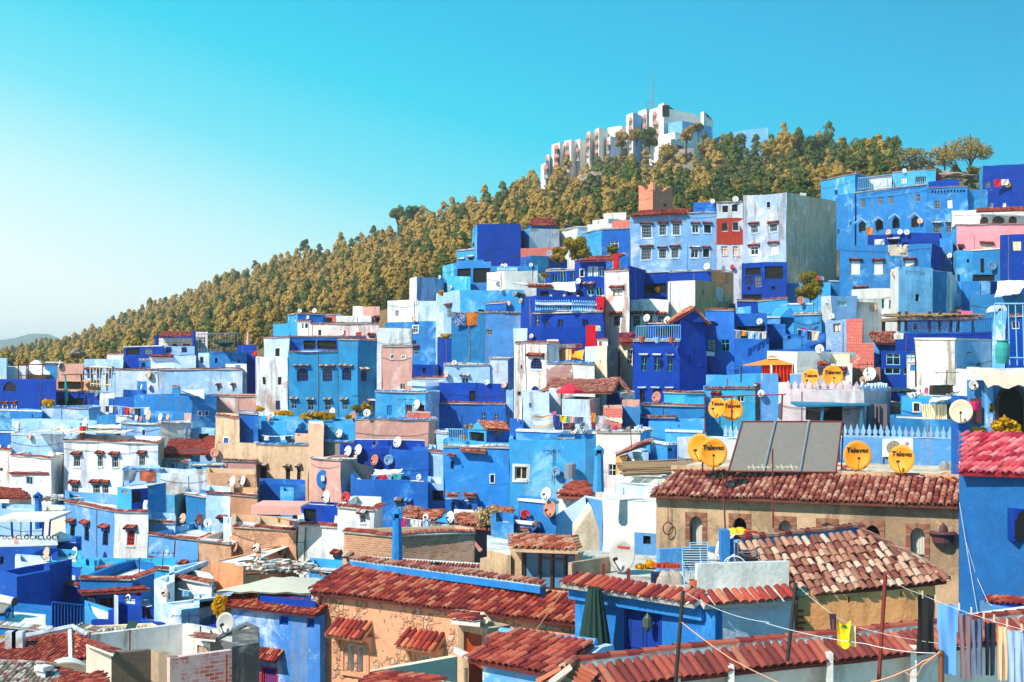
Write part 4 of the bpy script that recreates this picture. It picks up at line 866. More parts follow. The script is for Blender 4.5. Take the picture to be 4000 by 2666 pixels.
def castle():
 r=empty('castle_tower',PF(2560,830,192),'pink crenellated tower above the tiled blue house','tower');T('j');r['wm']='CS'
 pts=[(248,194),(392,190),(592,195)];Z=body(r,'248,194 392,190 592,195',150,'CS/CS','on 520 252 34 26 white','n',6,.3);m=MB()
 for i in range(2):
  a=P(pts[i][0],150,pts[i][1]);b=P(pts[i+1][0],150,pts[i+1][1]);a.z=b.z=Z;d=b-a;L=d.length;d/=L;nn=Vc((-d.y,d.x,0));n=9
  for k in range(n):
   h=.25+.8*abs(k-4)/4;h=round(h/.18)*.18;p=a+d*(L*k/n);q=a+d*(L*(k+1)/n)
   v=[p,q,q+nn*.35,p+nn*.35];m.add([w+Vc((0,0,zz))for zz in(.003,h)for w in v],[(0,3,2,1),(4,5,6,7),(0,1,5,4),(1,2,6,5),(2,3,7,6),(3,0,4,7)])
 m.build('battlements','CS',r);del r['wm']
castle()
T('i')
H('548,184 590,176 972,176',445,'LB/DB','windowless deep blue house standing highest at the left of the hill','n','on 560 560 20 30',8,0)
H('412,180 575,178',625,'LB','bright blue annex left of the windowless deep blue house','w','ow 455 712 36 22;ow 533 690 38 24',6)
r_=H('972,182 1045,178 1312,180',455,'LB/GW','grey white house with a red tiled roof room before the pines','n','on 990 535 20 30',6);H('1045,182 1270,181',404,'RB','blue and red tiled roof room on the grey white house','n',dep=4,par=0);shed(1042,404,180.5,1275,407,180,1266,350,183,1062,347,184,'TR',r_,.17,.3)
H('972,171 1355,169',605,'BR','red brick wall below the grey white house','n',dep=5,par=.2)
H('1310,182 1470,177 1730,178',450,'WH/PB','white and pale blue low house at the edge of the pines','w','on 1355 510 20 45;on 1400 505 30 40',6)
H('1505,172 1680,166 1930,165',478,'LB/RB','blue house with one brown hood beside the pale blue row','w','tn 1790 550 70 60;gg 1790 575 70 70',6)
H('1600,186 1735,184 1900,186',365,'WH/WH','white stepped house just under the pines','n',dep=6);H('1700,192 1890,190',305,'WH','white gabled house among the lowest pines','n',dep=5,par=0)
H('970,160 1060,156 1222,157',690,'RB/TB','teal blue box house below the red brick wall','n',dep=6)
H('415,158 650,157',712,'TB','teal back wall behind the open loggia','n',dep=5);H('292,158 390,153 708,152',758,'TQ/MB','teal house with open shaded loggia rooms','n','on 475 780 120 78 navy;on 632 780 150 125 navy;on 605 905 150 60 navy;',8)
H('330,150 530,149',856,'TQ','rounded turquoise balcony front of the loggia house','n',dep=3)
H('708,152 1120,150',768,'TB','low teal wall behind the white roof house','n',dep=5);H('765,149 940,148.5',775,'PB','pale box with two white dishes on its roof','n','bn 850 800 140 32 PB',5,.1)
H('682,147 830,143 1118,143.5',822,'WH/WH','white rounded roof house with two dishes on its front','n',dep=7)
H('0,152 62,149 297,152',868,'WH/UG','white house with a long mottled blue grey side','n',dep=8)
H('-190,151 75,149',1062,'WH','low white annex left of the mottled grey side','n','sn -110 1150 30 50 GC',6);H('75,148.5 245,148',1068,'PB','pale stair wall below the mottled grey side','n',dep=5)
H('232,146 440,140 1000,139',998,'PB/LB','light blue house with a barred side window, behind the hanging carpets','n','gt 348 1115 34 100;on 620 1140 50 45',8)
H('365,136 660,135 980,134',1172,'TB/UG2','blue terrace wall with two carpets hung over its edge','g','gn 690 1320 68 46',7)
H('660,139 850,137',1090,'RB','small blue roof box with white front and red base','t',dep=4)
H('980,118 1110,113',1045,'DB','deep blue flank left of the balustraded mansion','n','gw 1120 1195 30 80',8)
r_=H('1100,113 1700,110',1170,'DB','deep blue mansion with white arches and a long balustrade','w','gn 1120 1196 36 80 ;an 1205 1240 50 60;rn 1325 1235 50 70 bframe;rn 1532 1230 50 70 bframe;',7)
def palace(r):
 m=MB();
 for x0,x1,D in((1100,1410,112.2),(1410,1645,111)):
  for k in range(int((x1-x0)/20)):x=x0+8+k*20;p=P(x,1165,D);m.lathe(p,[(.05,0),(.09,.12),(.04,.45),(.07,.62),(.05,.9)],6)
 m.build('balusters','lblue',r);b=MB()
 for y0,y1 in((1108,1118),(1160,1170),(1080,1086)):
  for x0,x1,D in((1098,1412,112.2),(1412,1647,111)):p=P(x0,y0,D);q=P(x1,y1,D);b.box(p.x,q.x,D-.15,D+.15,q.z,p.z)
 b.build('handrail','RB',r)
 l=MB()
 for x0 in list(range(1105,1640,11)):p=P(x0,1108,111.8);q=P(x0+9,1086,111.8);l.tube([(p.x,p.y,p.z),(q.x,p.y,q.z)],.03,4);l.tube([(q.x,p.y,p.z),(p.x,p.y,q.z)],.03,4)
 l.build('lattice','white',r);c=MB()
 for x in(1245,1355,1468,1578,1690):
  p=P(x,1170,113.6);c.box(p.x-.09,p.x+.09,113.4,113.7,p.z,p.z+1.4);q=P(x,1040,113.5);c.box(q.x-.42,q.x+.42,113.4,113.65,q.z-.35,q.z);c.box(q.x-.22,q.x+.22,113.41,113.64,q.z-.75,q.z-.35);c.box(q.x-.08,q.x+.08,113.42,113.63,q.z-2.4,q.z-.75)
 c.build('arcade','CR',r);u=MB();p=P(1110,1030,113);q=P(1700,1172,113);u.box(p.x,q.x,112.9,117,p.z-.5,p.z);u.box(p.x,q.x,116.8,117.2,q.z,p.z);u.build('upper_floor','DB',r)
palace(r_)
T('i');H('1185,122 1460,121',800,'DB','deep blue terrace storey with a glazed room behind the white canopy','w','vn 1265 830 60 75 teal;vn 1345 812 55 90 cyan;vn 1395 812 42 90 cyan;vn 1432 812 34 90 cyan',6)
H('1110,119 1455,118.5',905,'DB','deep blue storey shaded by the white canopy','n','on 1180 980 70 40;an 1400 975 40 50 void',4,.1)
H('1450,120 1460,117.5 1708,116',722,'DB/DB','deep blue glazed house with a brick corner and arched window','n','anS 1512 795 32 60 void;rn 1578 772 46 84 lblue;rn 1628 772 46 84 lblue;rn 1680 772 46 84 lblue;vg 1578 940 66 80 cyan;vn 1650 940 62 80 cyan',7)
shed(1455,722,116.6,1775,712,115,1900,658,119,1620,690,120.6,'TR',empty('roof_canopy',P(1600,720,117),'red tiled canopy running up to the small red chimney','roof'),.17,.3)
H('1775,114 1845,113.5',722,'GC','small grey pier with a red chimney pot','n',dep=1,par=0,cat='chimney',name='chimney');H('1785,113.8 1830,113.5',660,'RD','little red chimney on the grey pier','n',dep=.8,par=0,cat='chimney',name='chimney')
T('j')
T('i');H('1708,113 1918,111.5',802,'VS','tall weathered white house with a triple window','t','rt 1815 962 84 56 wood;gtS 1808 1195 64 98',8)
H('1918,114 2060,119',760,'DB','deep blue flank beside the weathered white house','n',dep=5)
T('j');H('245,120 560,119.5',962,'DB','deep blue balcony storey with brick posts','l','on 380 1065 300 100 navy',7);H('560,118.5 975,117',948,'DB','deep blue parapet wall under the big white dish','w',dep=7)
H('147,114.6 545,113.5',1240,'VS','weathered white facade with three framed windows under one hood','n','gtS 218 1390 76 118;gtS 345 1390 70 118;gtS 475 1388 80 100',8)
H('545,115 826,113 1206,121',1042,'WH/OB','white walled house with a long orange brown side','n','rnS 1070 1130 46 100;on 912 1120 18 56;',7)
H('975,119 1206,122',932,'OB','upper orange brown storey with sloping top','t',dep=5)
T('c')
H('95,112 280,111 655,110',178,'DB','deep blue garden wall below the mansion with a row of lamps','n',dep=5,par=.2)
r_=H('650,107.5 735,107',152,'RDD','red curved end wall beside the deep blue mansion','n',dep=2,par=0)
H('735,112 808,111',-90,'RDD','tall red wall between the mansion and the weathered house','n',dep=3,par=0)
H('1060,97.5 1472,96',296,'DB','deep blue house front with three barred windows and white lintels','w','gl 1150 445 48 115 teal;gl 1265 445 48 115 teal;gl 1383 445 48 115 teal;gl 1150 735 46 100 iron;gl 1265 735 46 100 iron;gl 1383 735 46 30 iron',7)
H('1185,101 1412,100',138,'DB','deep blue roof room between two dishes','t','on 1330 180 150 70 navy',3,.2)
T('c');r_=H('1408,98.5 1470,96 1700,97',128,'DB/DB','tall narrow deep blue house with a tiled gable','n','on 1553 425 14 60',6,0);gable(r_,1408,1712,96.3,128,12,'DB',5,'TS',xp=1600)
T('c')
H('1692,99.5 1948,98',28,'MU','tall blue brick house with two teal windows','t','rn 1745 275 76 115 teal;rn 1868 278 76 105 teal;on 1797 140 30 24;gw 1800 575 70 8',7);T('j');H('1085,121 1228,120',1290,'MB','small blue chimney block above the blue brick house','t','gn 1168 1305 50 50',4)
T('c');H('1945,97 2110,96.5 2245,96',275,'RB','deep blue yard wall under the laundry balcony','n',dep=5);H('1945,101 2225,100',60,'RB','blue house with a shaded laundry balcony','n','on 2085 170 240 98 navy',5)
T('j');H('1250,117 1458,116',1240,'DB','deep blue wall with tile edge below the loggia house','t',dep=5);H('1458,114 1775,112',1235,'LB','light blue rounded terrace wall with tile edge','t',dep=6);H('1240,110 1395,109',1308,'LB','small light blue terrace block','n',dep=4);H('1245,107 1700,106',1425,'MB','blue parapet behind the laundry balcony','l',dep=4)
r_=H('1690,108 1870,107',1410,'LB','light blue house with a peaked end wall','n',dep=5,par=0);T('j');m=MB();a=P(1690,1412,106.9);b=P(1870,1470,107);c=P(1790,1300,106.9);m.add([a,(b.x,b.y,a.z),c,a+Vc((0,5,0)),Vc((b.x,b.y+5,a.z)),c+Vc((0,5,0))],[(0,1,2),(0,2,5,3),(2,1,4,5)]);m.build('gable','LB',r_)
H('1780,112 2035,110',1290,'LB','bright blue low house with a white edge near the round tree','l',dep=6);H('1838,104 2112,102',1385,'TB','teal blue house with a brown tile edge','g','on 2080 1470 20 14',6)
T('d')
H('0,104 150,103',150,'RB','deep blue corner below the peaked light blue house','n',dep=5)
H('130,98 505,97',232,'RB','deep blue laundry terrace left of the brick tower','n','on 183 232 24 48',6)
H('-50,91 90,90 545,89',372,'RB','curved deep blue wall behind the white house with the orange tent','n',dep=4,par=.2)
H('505,94 695,91.5 830,90.9',115,'PBK/BR','half painted brick tower with one window and a red side','n','rn 606 138 66 78 wood',5)
H('695,91.4 922,90.2',320,'BR','lower red brick wall with concrete posts','n',dep=5)
H('0,86 250,85 552,86',392,'WH','white house behind the orange tent','n','st 468 520 50 78 mauve',6);H('552,86.5 726,86',410,'CR','cream roof room of the white house','n',dep=4,par=.2);H('552,83 736,82.5',502,'VS2','white patched wall between the orange dishes','n','st 650 560 60 75 mauve',5)
H('735,88 985,87',535,'BWD','dark rubble wall behind the grey dish','n',dep=4)
H('885,98 1118,97',318,'MB','blue wall under a tile roof beside the brick tower','n',dep=5);shed(930,318,97,1118,320,96.6,1110,222,100,880,230,100.4,'TO',empty('roof_canopy',P(1000,318,97),'brown tiled lean-to roof between brick tower and wooden pergola','roof'),.17,.3)
H('985,89 1295,88',385,'DB','deep blue glazed house under the pergola terrace','n','rn 1085 400 122 115 lblue;rn 1242 395 94 112 lblue;vn 1080 540 136 60 lblue;vn 1210 540 72 60 lblue',6)
r_=H('1120,94 1960,92',230,'DB','deep blue terrace with wooden pergola and blue railing','n','on 1185 240 1 1',8,.3)
def pergola():
 r=empty('pergola',P(1400,210,94),'rustic wooden pergola with straw roof and lattice screens','pergola');m=MB()
 a=P(1105,85,94);b=P(1740,95,97);m.box(a.x,b.x,93.6,97.6,a.z-.25,a.z-.05)
 random.seed(4)
 for k in range(70):x=a.x+(b.x-a.x)*k/69;m.tube([(x,93.2+rr_()*.4,a.z+rr_()*.1),(x+.1,97.8,a.z+.1+rr_()*.25)],.05,4)
 m.build('straw_roof','bamboo',r);p=MB()
 for x in(1140,1205,1410,1505,1605,1665):q=P(x,215,94);p.tube([q,q+Vc((.05,0,1.3)),Vc((q.x,q.y,a.z))],.11,6)
 p.build('post','bark',r);l=MB()
 for x0,x1 in((1215,1400),(1420,1500),(1515,1600)):
  A=P(x0,200,94.3);B_=P(x1,110,94.3);w=B_.x-A.x;h=B_.z-A.z;n=int(w/.22)
  for k in range(-int(h/.22),n):
   u0,u1=max(0,k*.22),min(w,k*.22+h)
   if u1>u0:l.tube([(A.x+u0,A.y,A.z+u0-k*.22),(A.x+u1,A.y,A.z+u1-k*.22)],.022,4);l.tube([(A.x+w-u0,A.y+.03,A.z+u0-k*.22),(A.x+w-u1,A.y+.03,A.z+u1-k*.22)],.022,4)
 l.build('lattice','bamboo',r)
pergola()
T('d');railing([P(1215,298,92.8),P(1960,285,91.2)],1.35,'blue railing along the pergola terrace','dblue')
H('1200,100 1960,99',95,'TB','teal wall behind the pergola','n','vn 1300 150 30 60 wood',4,.1)
H('1295,81 1640,79.5 1960,84',292,'VS3/PB','big peeling white blank wall with a pale blue side','l','ob 1690 475 1 1',7)
H('1640,80.5 1955,82',300,'PB','pale blue house with a red hood over a blue shutter','n','sn 1692 478 84 66 RB;rn 1845 495 45 42;ot 1705 412 1 1',6);m=MB();tp(m,[P(1640,408,80.2),P(1765,412,81.2),P(1762,385,81.8),P(1645,380,80.9)],.16,.36,seg=4);tag(m.build('window_hood',['T:TC','chan']),'small red tile hood on the pale blue side wall','hood')
H('1220,84 1292,83.5',492,'WH','narrow white chimney room with blue opening','l','sn 1265 505 50 60 MB',3)
H('1640,75 1960,74',545,'WH','low white parapet in front of the pale blue house','n',dep=5,par=.2)
H('108,75 835,72.5 1072,77',722,'GP/PG','pinkish grey house with a crenellated roof and tall mauve shutters','n','on 485 862 308 135 ;',8)
H('1080,79 1165,78',835,'CR','bit of beige rubble wall beside the grey pink house','n',dep=3);H('1165,74 1690,72.5',800,'LB','bright blue house with a wooden window behind the striped cloths','n','rnS 1297 842 52 76 wood',7);H('1075,70 1660,69',975,'TB','sloping blue wall behind the white crenellated parapet','n',dep=4,par=.1)
# ---------------- middle and left
T('c')
H('15,108 128,106',190,'VP','narrow white chimney block left of the pale stone house','n',dep=4);H('30,104 300,102 405,103',318,'VS/GW','peeling white stone house with an arched blue window','t','atS 213 445 98 100;an 205 695 72 48;on 77 510 14 32;on 60 740 30 34',7)
H('305,105 405,104.5',285,'GW','weathered roof block of the stone house','n',dep=3,par=0);H('300,100.5 520,99.8',492,'BW','peeling brick wall under a blue tile edge','b',dep=5);H('520,99.6 726,98.8',492,'WH','white wall next to the peeling brick wall','b',dep=5)
H('628,103 728,102 838,101 925,102',345,'VP/CR/BT','cream house with a bare brick corner and red shutter','n','on 858 338 14 34;on 778 465 8 24',6);H('745,104.5 838,104',285,'WH','small white roof room with a red shutter','t','sn 773 308 26 40 red',3);H('395,106 460,105.5',395,'OR','small orange wall with a red top','c',dep=3)
H('940,105 1085,104',325,'CR','cream house with a barred window under a red tiled roof','n','gn 1033 375 46 125 grey',5);shed(938,325,104.5,1088,322,103.8,1080,270,107,960,272,107.6,'TC',empty('roof_canopy',P(1010,325,104),'short red tiled roof above the cream house','roof'),.3)
r_=H('825,88 945,86 1078,90',748,'DB/VS','house with blue and red front under the long sloping tile roof','n','on 942 795 20 48;rn 1048 770 30 50',6,0)
m=MB();tp(m,[P(262,745,87.5),P(865,748,84.5),P(962,640,91.5),P(350,636,94.5)],.16,.27,seg=4);rt_(m,P(350,634,94.4),P(962,638,91.4));m.build('tiled_roof',['T:TO','chans'],r_);m=MB();tp(m,[P(1040,765,85),P(1046,750,88),P(962,640,91.5),P(955,655,87)],.16,.27,seg=4);m.build('tiled_roof',['T:TO','chans'],r_)
H('960,84 1118,83',820,'PK','low pinkish parapet with a pale net panel','n',dep=3,par=.2);H('808,80 962,79.5',882,'BR','red brick pier under the sloping tile roof','n',dep=3)
H('95,85 330,83.5',748,'GU','weathered pale blue wall with one small blue opening','n','sn 165 842 22 38 RB',5);H('330,86 432,85.5',715,'GW','grey peeling pier next to the red parasol','n',dep=3);H('438,84 690,82 765,85',800,'GU/PK','weathered terrace wall below the red parasol','n',dep=5)
H('960,82 1125,81',880,'MB','blue wall piece below the pinkish parapet','n',dep=3)
H('1330,89 1500,88 1685,88',742,'TQ','turquoise roof house with a tiled step','t',dep=4);H('1130,86.5 1685,85',855,'TB','long turquoise wall with brown tile edge','t',dep=6)
H('1700,91 2130,90 2250,90',598,'LB','light blue parapet house behind the first orange dishes','n',dep=6);H('1678,88.5 2130,87.5',700,'TQ','turquoise house with two dark windows and tile edge','t','rt 1795 768 58 50 ;rn 2005 770 60 56',5);H('2130,88 2250,89',680,'PK','pinkish orange wall beside the turquoise windows','t',dep=4)
H('1095,82.5 1195,82 1430,81.5',960,'RB','blue wall under a thin tile edge in the middle of the town','t','on 1020 1010 60 30',5);H('1195,81 1690,79.5',1000,'LB','rounded light blue wall behind the roof terrace','n',dep=5);
H('-20,82 95,81',1000,'RB','blue wall at the left of the laundry terrace','n',dep=4);H('40,79.5 740,77.5',1095,'MB','blue parapet below the laundry terrace','l',dep=4);H('-20,77.4 640,76.4 735,76.6',1160,'LB','bright blue flat front with a red bench on its roof','n','rnS 82 1395 110 110 cream',6)
H('735,74.5 1130,73.5 1212,75',1088,'VPK/PB','peeling pink white house with one barred window','w','gn 882 1372 66 108 white',6)
r_=H('1170,71.5 1345,69.5 1560,71',1190,'LB/MB','bright blue roof block with a slab cap','l','on 1368 1235 36 26;',5)
H('1345,73 1690,72',1090,'LB','light blue wall with white edge left of the solar panels','l',dep=4)
H('985,70 1180,69',1275,'PB','pale blue recess wall beside the orange tile eave','n','bn 1080 1330 110 70 white',4,.1);H('910,68.5 990,68',1300,'OR','narrow orange pillar under the slanting tile eave','n',dep=3,par=0);tag((m:=MB(),tp(m,[P(900,1300,67.4),P(1200,1195,70.4),P(1215,1170,71.4),P(920,1268,68.6)],.16,.36),m.build('tile_eave',['T:TO','chans']))[2],'slanting orange tile eave climbing to the right','roof')
H('930,64.5 1345,63.5',1490,'WH','white low room roofed with bamboo canes','n',dep=5,par=.1)
T('b')
H('150,160 285,158.5',150,'LB','bright blue house at the left end of the upper row','n',dep=5);H('275,159 365,156 588,156.5',66,'LB/RB','bright blue house with tile edge below the forest','t','rn 345 90 16 30',6)
H('590,160 700,159',70,'BR','small brick house right of the bright blue one','t',dep=4);H('700,158.5 1015,157.5',78,'WH','long cream roof house below the forest','n','on 855 180 1 1',5);H('845,163 940,162',-8,'WH','small white house behind the cream roofs','n',dep=5);H('935,161 1082,160',-5,'PK','grey pink house with a brown window','n','ot 1062 100 36 60',5)
H('365,155 475,152.5',132,'WH','white house with three small blue niches','c','rn 410 150 20 40 bframe;rn 440 145 20 40 bframe',5);H('475,152 625,150.5 1075,149',145,'VPK/VPK','long pale pink house with red shutters','t','on 560 195 28 50;sn 762 205 46 40 red;sn 902 218 52 34 red;st 1015 255 40 20 red',6)
H('1135,150 1480,147.5 1720,147',130,'MB','blue house with patches left of the big deep blue wall','n','rnS 1400 165 40 62 white;gn 1578 186 30 42;gt 1395 360 46 60;on 1575 395 20 36;gw 1490 545 1 1',8)
H('1590,143 1740,140 2260,139',268,'DB/DB','big windowless deep blue house in the middle of the hill','n',dep=8);H('1742,142 2120,141',206,'DB','deep blue upper block with one dark window','n','gn 2032 202 66 44',5);H('1368,143 1600,142',505,'DB','deep blue yard wall with an arched niche','n','on 1475 530 30 45',5)
H('295,133 965,132',262,'RB','blue roof storey with shaded loggia openings','t','on 470 292 105 80 navy;on 620 292 170 80 navy;sn 693 316 36 55 wood',5)
H('285,128.5 748,127.5',392,'TW','left half of the big teal house with arched windows','t','ag 410 530 92 120;ag 625 530 90 120;gg 338 815 44 75;gg 480 820 44 76;gg 627 826 44 76',8)
H('720,127.3 895,126.4 1102,128',285,'TW/TW','right half of the big teal house with an angled corner','t','ag 795 530 86 120;ag 948 555 50 94;gg 777 832 44 66;gw 1000 840 40 60',8)
H('0,131 282,129.2',440,'VS4','grey white house with small dark windows left of the teal house','n','sn 72 610 28 70 void;sn 205 610 30 72 void;sn 193 826 38 74 navy',8);H('65,131.5 292,130',264,'VP','pale blue upper storey left of the teal house','t','snS 188 362 42 72 void',5)
H('1060,127 1365,126',185,'GW','stained grey roof storey above the pink tower','n',dep=6,par=.3);H('1102,125 1368,124',345,'VPK2','pinkish brown tower house with two little blue windows','g','rnS 1194 422 30 34;rnS 1292 430 30 26;rn 1282 672 46 48',6)
H('1362,119 1485,118 1605,118.5',652,'VP','pale block under a red tile edge','n',dep=5);H('1362,121 1788,120',620,'WH','low white wall topped with tiles','t',dep=3)
H('1650,119 2050,118',500,'PB','pale blue house with a small white window','w','rw 1826 612 58 62 lblue',6);H('2048,118.3 2200,117.6 2260,118.5',448,'GU/GW','peeling curved end of the pale blue house','w',dep=6,par=.2)
H('1600,117.5 2190,115.5',665,'DB','deep blue back terrace wall with a dark door','n','on 1895 740 56 86',4);H('1582,114 2190,112',838,'RB','broad blue house with two narrow windows behind the kiosk','t','gn 1990 928 34 66;gn 2105 945 32 50',7);H('2190,113.5 2260,113',725,'RU','blue patched house beside the broad blue house','n',dep=6)
H('1040,112.5 1480,111 1600,112.5',742,'LB/RU','blue house with blue tile edge and wooden windows','b','sn 1165 870 46 78 TB;gn 1340 852 50 78 wood;gn 1455 852 52 70 wood',7);H('1330,105.5 1520,105',925,'BR','dark red roof hut under the white dish','n',dep=3)
H('0,114 865,111',972,'LB','long bright blue terrace wall under the yellow flowering plants','n',dep=5);H('50,110 270,109',1005,'LB','bright blue box in the long terrace','n',dep=2,par=.1);H('555,108 868,107',1015,'LB','bright blue recess with a round niche','n','sn 785 1115 40 46 TB',3);H('570,104 865,103',1182,'GC','grey stained wall under the blue tiles','b',dep=4)
r_=H('870,106 1512,104 1575,104.5',978,'VPK2','peeling pinkish brown house with blue painted base','b','on 1032 1165 18 54;on 1168 1170 18 50;on 1300 1178 16 36',7)
H('875,102.4 1160,102 1470,101.5',1165,'DB','deep blue lower wall of the peeling house','n','on 1032 1168 18 50;on 1168 1172 18 48',.9,0)
H('0,106 195,105 460,104',1190,'VTN','tan house with three barred windows under brown hoods','b','gg 65 1402 58 118 iron;gg 270 1402 40 118 iron;gg 377 1402 34 118 iron',6);H('340,105.3 470,104.6',1130,'SP','salmon step of the tan house','n',dep=4,par=.2);H('460,103.9 588,103',1022,'SP','salmon pier rising above the tan house','n',dep=5,par=0)
OV=H('485,95 745,93.4 880,95',1322,'SPB','pink house with a blue painted oval around its window','w','on 0 0 1 1',6)
m=MB();c=P(586,1505,94.3);n_=24;vs=[c+Vc((.0+px(52,94)*math.cos(6.2832*k/n_),-.0-.006*px(1,94)*k*0-.12,px(80,94)*math.sin(6.2832*k/n_)))for k in range(n_)];vs+=[v+Vc((0,.1,0))for v in vs];m.add(vs,[tuple(range(n_))[::-1]]+[(k,(k+1)%n_,n_+(k+1)%n_,n_+k)for k in range(n_)]);w_=m.build('painted_oval','MB',OV);m=MB();p=P(572,1475,94.1);q=P(602,1522,94.1);m.box(p.x,q.x,94.02,94.14,q.z,p.z);m.build('window','white',OV)
H('740,99 1165,98',1232,'DB','deep blue back wall behind the tarpaulin','n',dep=4);H('1165,97.5 1512,96.5',1252,'RB','blue brick patched wall with a round white plate','n',dep=5);H('865,91 1500,89.5',1542,'MB','blue courtyard wall under hanging laundry','b','ab 1180 1700 1 1',4)
H('1510,97 1645,96',1255,'PB','pale house in the gap beside the textured blue house','c','gn 1560 1500 1 1',6);H('1580,101 1680,100',1092,'PB','pale blue stair wall with sharp shadow','w',dep=5)
H('1670,89 2000,88 2245,88',1180,'LB','bright blue terrace storey behind the small railing','n',dep=5,par=.9)
r_=H('1860,90.5 2010,89 2225,90',1075,'LB/RB','little blue roof kiosk with a tiled gable roof','n','on 1930 1090 120 80 navy;sn 2105 1110 40 60 RB',4,0);m=MB();tp(m,[P(2010,1078,88),P(2235,1080,88.8),P(2165,998,92),P(1940,996,91)],.16,.26,seg=4);m.build('tiled_roof',['T:TS','chans'],r_);m=MB();m.add([P(1860,1075,90.4),P(2010,1076,88.9),P(1940,998,90.9)],[(0,1,2)]);m.build('gable','LB',r_)
r_=H('1645,86 2005,84.5 2490,83',1212,'LT/LT','big bright blue house with rough plaster and two twin arched windows','w','on 1725 1356 30 70 navy;on 1818 1392 10 24 navy;onS 2063 1460 32 70 cream',8)
tag((m:=MB(),tp(m,[P(1672,1300,85.2),P(1742,1304,85),P(1748,1282,85.8),P(1690,1280,86)],.16,.28),m.build('window_hood',['T:TS','chans']))[2],'small tile hood casting a long shadow on the rough blue wall','hood');tag((m:=MB(),tp(m,[P(1785,1252,84.7),P(2008,1272,83.9),P(2008,1256,84.5),P(1790,1240,85.3)],.16,.28),m.build('tile_ledge',['T:TS','chans']))[2],'thin tile ledge on the rough blue wall','roof')
T('f')
r_=H('1510,85.4 1625,85',105,'RB','blue bay of the left twin arched window','n','an 1575 130 30 90 void;an 1603 130 24 90 void',.5,0);m=MB();
for x0,x1 in((1528,1618),(1668,1758)):tp(m,[P(x0,78,84.2),P(x1,82,84.0),P(x1,66,84.9),P(x0,62,85.1)],.16,.28)
H('1668,84.6 1770,84.3',118,'RB','blue bay of the right twin arched window','n','an 1712 140 28 90 void;an 1740 140 24 90 void',.5,0);m.build('hood',['T:TS','chans'],r_)
H('1370,91 1512,90',-30,'PB','pale wall with an iron window grille beside the rough blue house','n','gn 1455 32 90 90 iron',5)
H('765,90 945,89 1372,87.5',-60,'RB','tall plain blue wall behind the tile roofs','n','ag 1145 135 40 70 lblue;ab 1226 135 34 60 lblue',4,.2)
H('30,98 390,97',-20,'RB','shaded blue house below the tan house','n','gn 62 58 22 40;sn 122 50 40 44 RB',4);H('195,93 300,92.5',40,'LB','small light blue box near the white dish','n',dep=3)
T('e');H('1180,96 1395,95 1480,97',65,'TQG/GC','grey wall with turquoise lower part in the left town','n',dep=5)
# ---------------- far left
T('a')
r_=H('1385,174 1695,173',262,'WH','white villa with red tiled roof and blue corner posts','n','an 1532 320 60 30 red;sn 1636 322 62 28 red',6,0);shed(1392,262,172.6,1690,265,172,1685,222,175,1420,222,175.4,'TR',r_,.17,.3)
m=MB();
for x in(1373,1698):p=P(x-10,248 if x<1500 else 208,172);q=P(x+10,430,172);m.box(p.x,q.x,171.6,172.4,q.z,p.z)
p=P(1385,262,172);q=P(1690,272,172);m.box(p.x+.1,q.x,171.9,172.3,q.z,p.z);m.build('corner_post','DB',r_)
H('1425,170.5 1705,170',346,'PB','pale terrace with blue lattice panels before the villa','n',';'.join('kn %d 352 50 50 dblue'%x for x in(1475,1525,1610,1655)),3);H('1705,176 1815,175',220,'GP','pinkish screen block right of the villa','n','kn 1752 265 84 95 white',4)
H('1085,171 1425,169',347,'DB','deep blue house with an open shaded roof room','l','on 1165 358 120 60 navy;gn 1300 365 64 40',6)
H('1735,166 2160,165',395,'MB','blue house with two small openings under a fenced roof','n','on 1893 450 24 44;on 2090 470 24 20;on 1770 450 30 44',6);railing([P(1735,395,165.5),P(2080,393,165)],2.2,'tall wire fence around the roof with the green netting','grey',.35,.03)
H('2075,168 2245,167',336,'DB','deep blue flat block at the foot of the forest','n',dep=5);H('-10,165 60,164',450,'PB','pale roof block at the far left edge','n',dep=4)
H('738,160 1075,158',462,'PB','pale blue house with three blue shutters under awnings','n','sr 785 556 42 70 dblue;sr 862 556 42 70 dblue;sr 965 550 44 80 dblue',6);H('940,165 1085,164',410,'WH','white roof box behind the pale blue house','t',dep=4)
H('1222,159 1310,158',458,'RB','small blue room with one dark door','g','on 1255 485 32 40',4);H('1078,162 1225,161',430,'DB','deep blue wall below the open roof room','n',dep=4)
H('1312,157 1515,156 1712,156',430,'VP','pale blue box house with a red tile edge on its left half','n',dep=6);tag((m:=MB(),tp(m,[P(1308,436,156.2),P(1520,432,155.5),P(1515,420,157),P(1312,422,157.6)],.16,.36,seg=4),m.build('tile_ledge',['T:TR','chan']))[2],'red tile edge on the pale blue box house','roof')
H('1740,158 1835,157.5',408,'VP','pale roof hut with dark openings','n','on 1770 440 30 50',4);H('1980,152 2155,151',500,'WH','white wedge shaped stair room with a blue door','n','sn 2082 505 46 50 MB;on 2150 510 1 1',4,.1)
H('1005,151 1385,149.5 1842,148 2125,147',542,'VP/PB/PB','very long pale blue house with two red hooded windows','c','rr 1910 690 24 52;rr 2042 692 24 52;on 1410 690 1 1',7)
H('-10,170 560,168',565,'CR','pale far rooftops behind the terrace frames','n',dep=6);H('0,166 230,165',520,'GW','grey roof behind the white tent','n',dep=5);H('400,168 545,167',485,'TB','teal panel hut beside the white tent','l',dep=4);H('510,164 730,163',500,'PK','pinkish patched wall at far left','n',dep=5)
H('-10,141 490,138',640,'DB','deep blue cafe house at far left with an arched terrace','n','an 82 646 120 84 void;rtS 45 848 36 50 ;rtS 126 846 32 50',7)
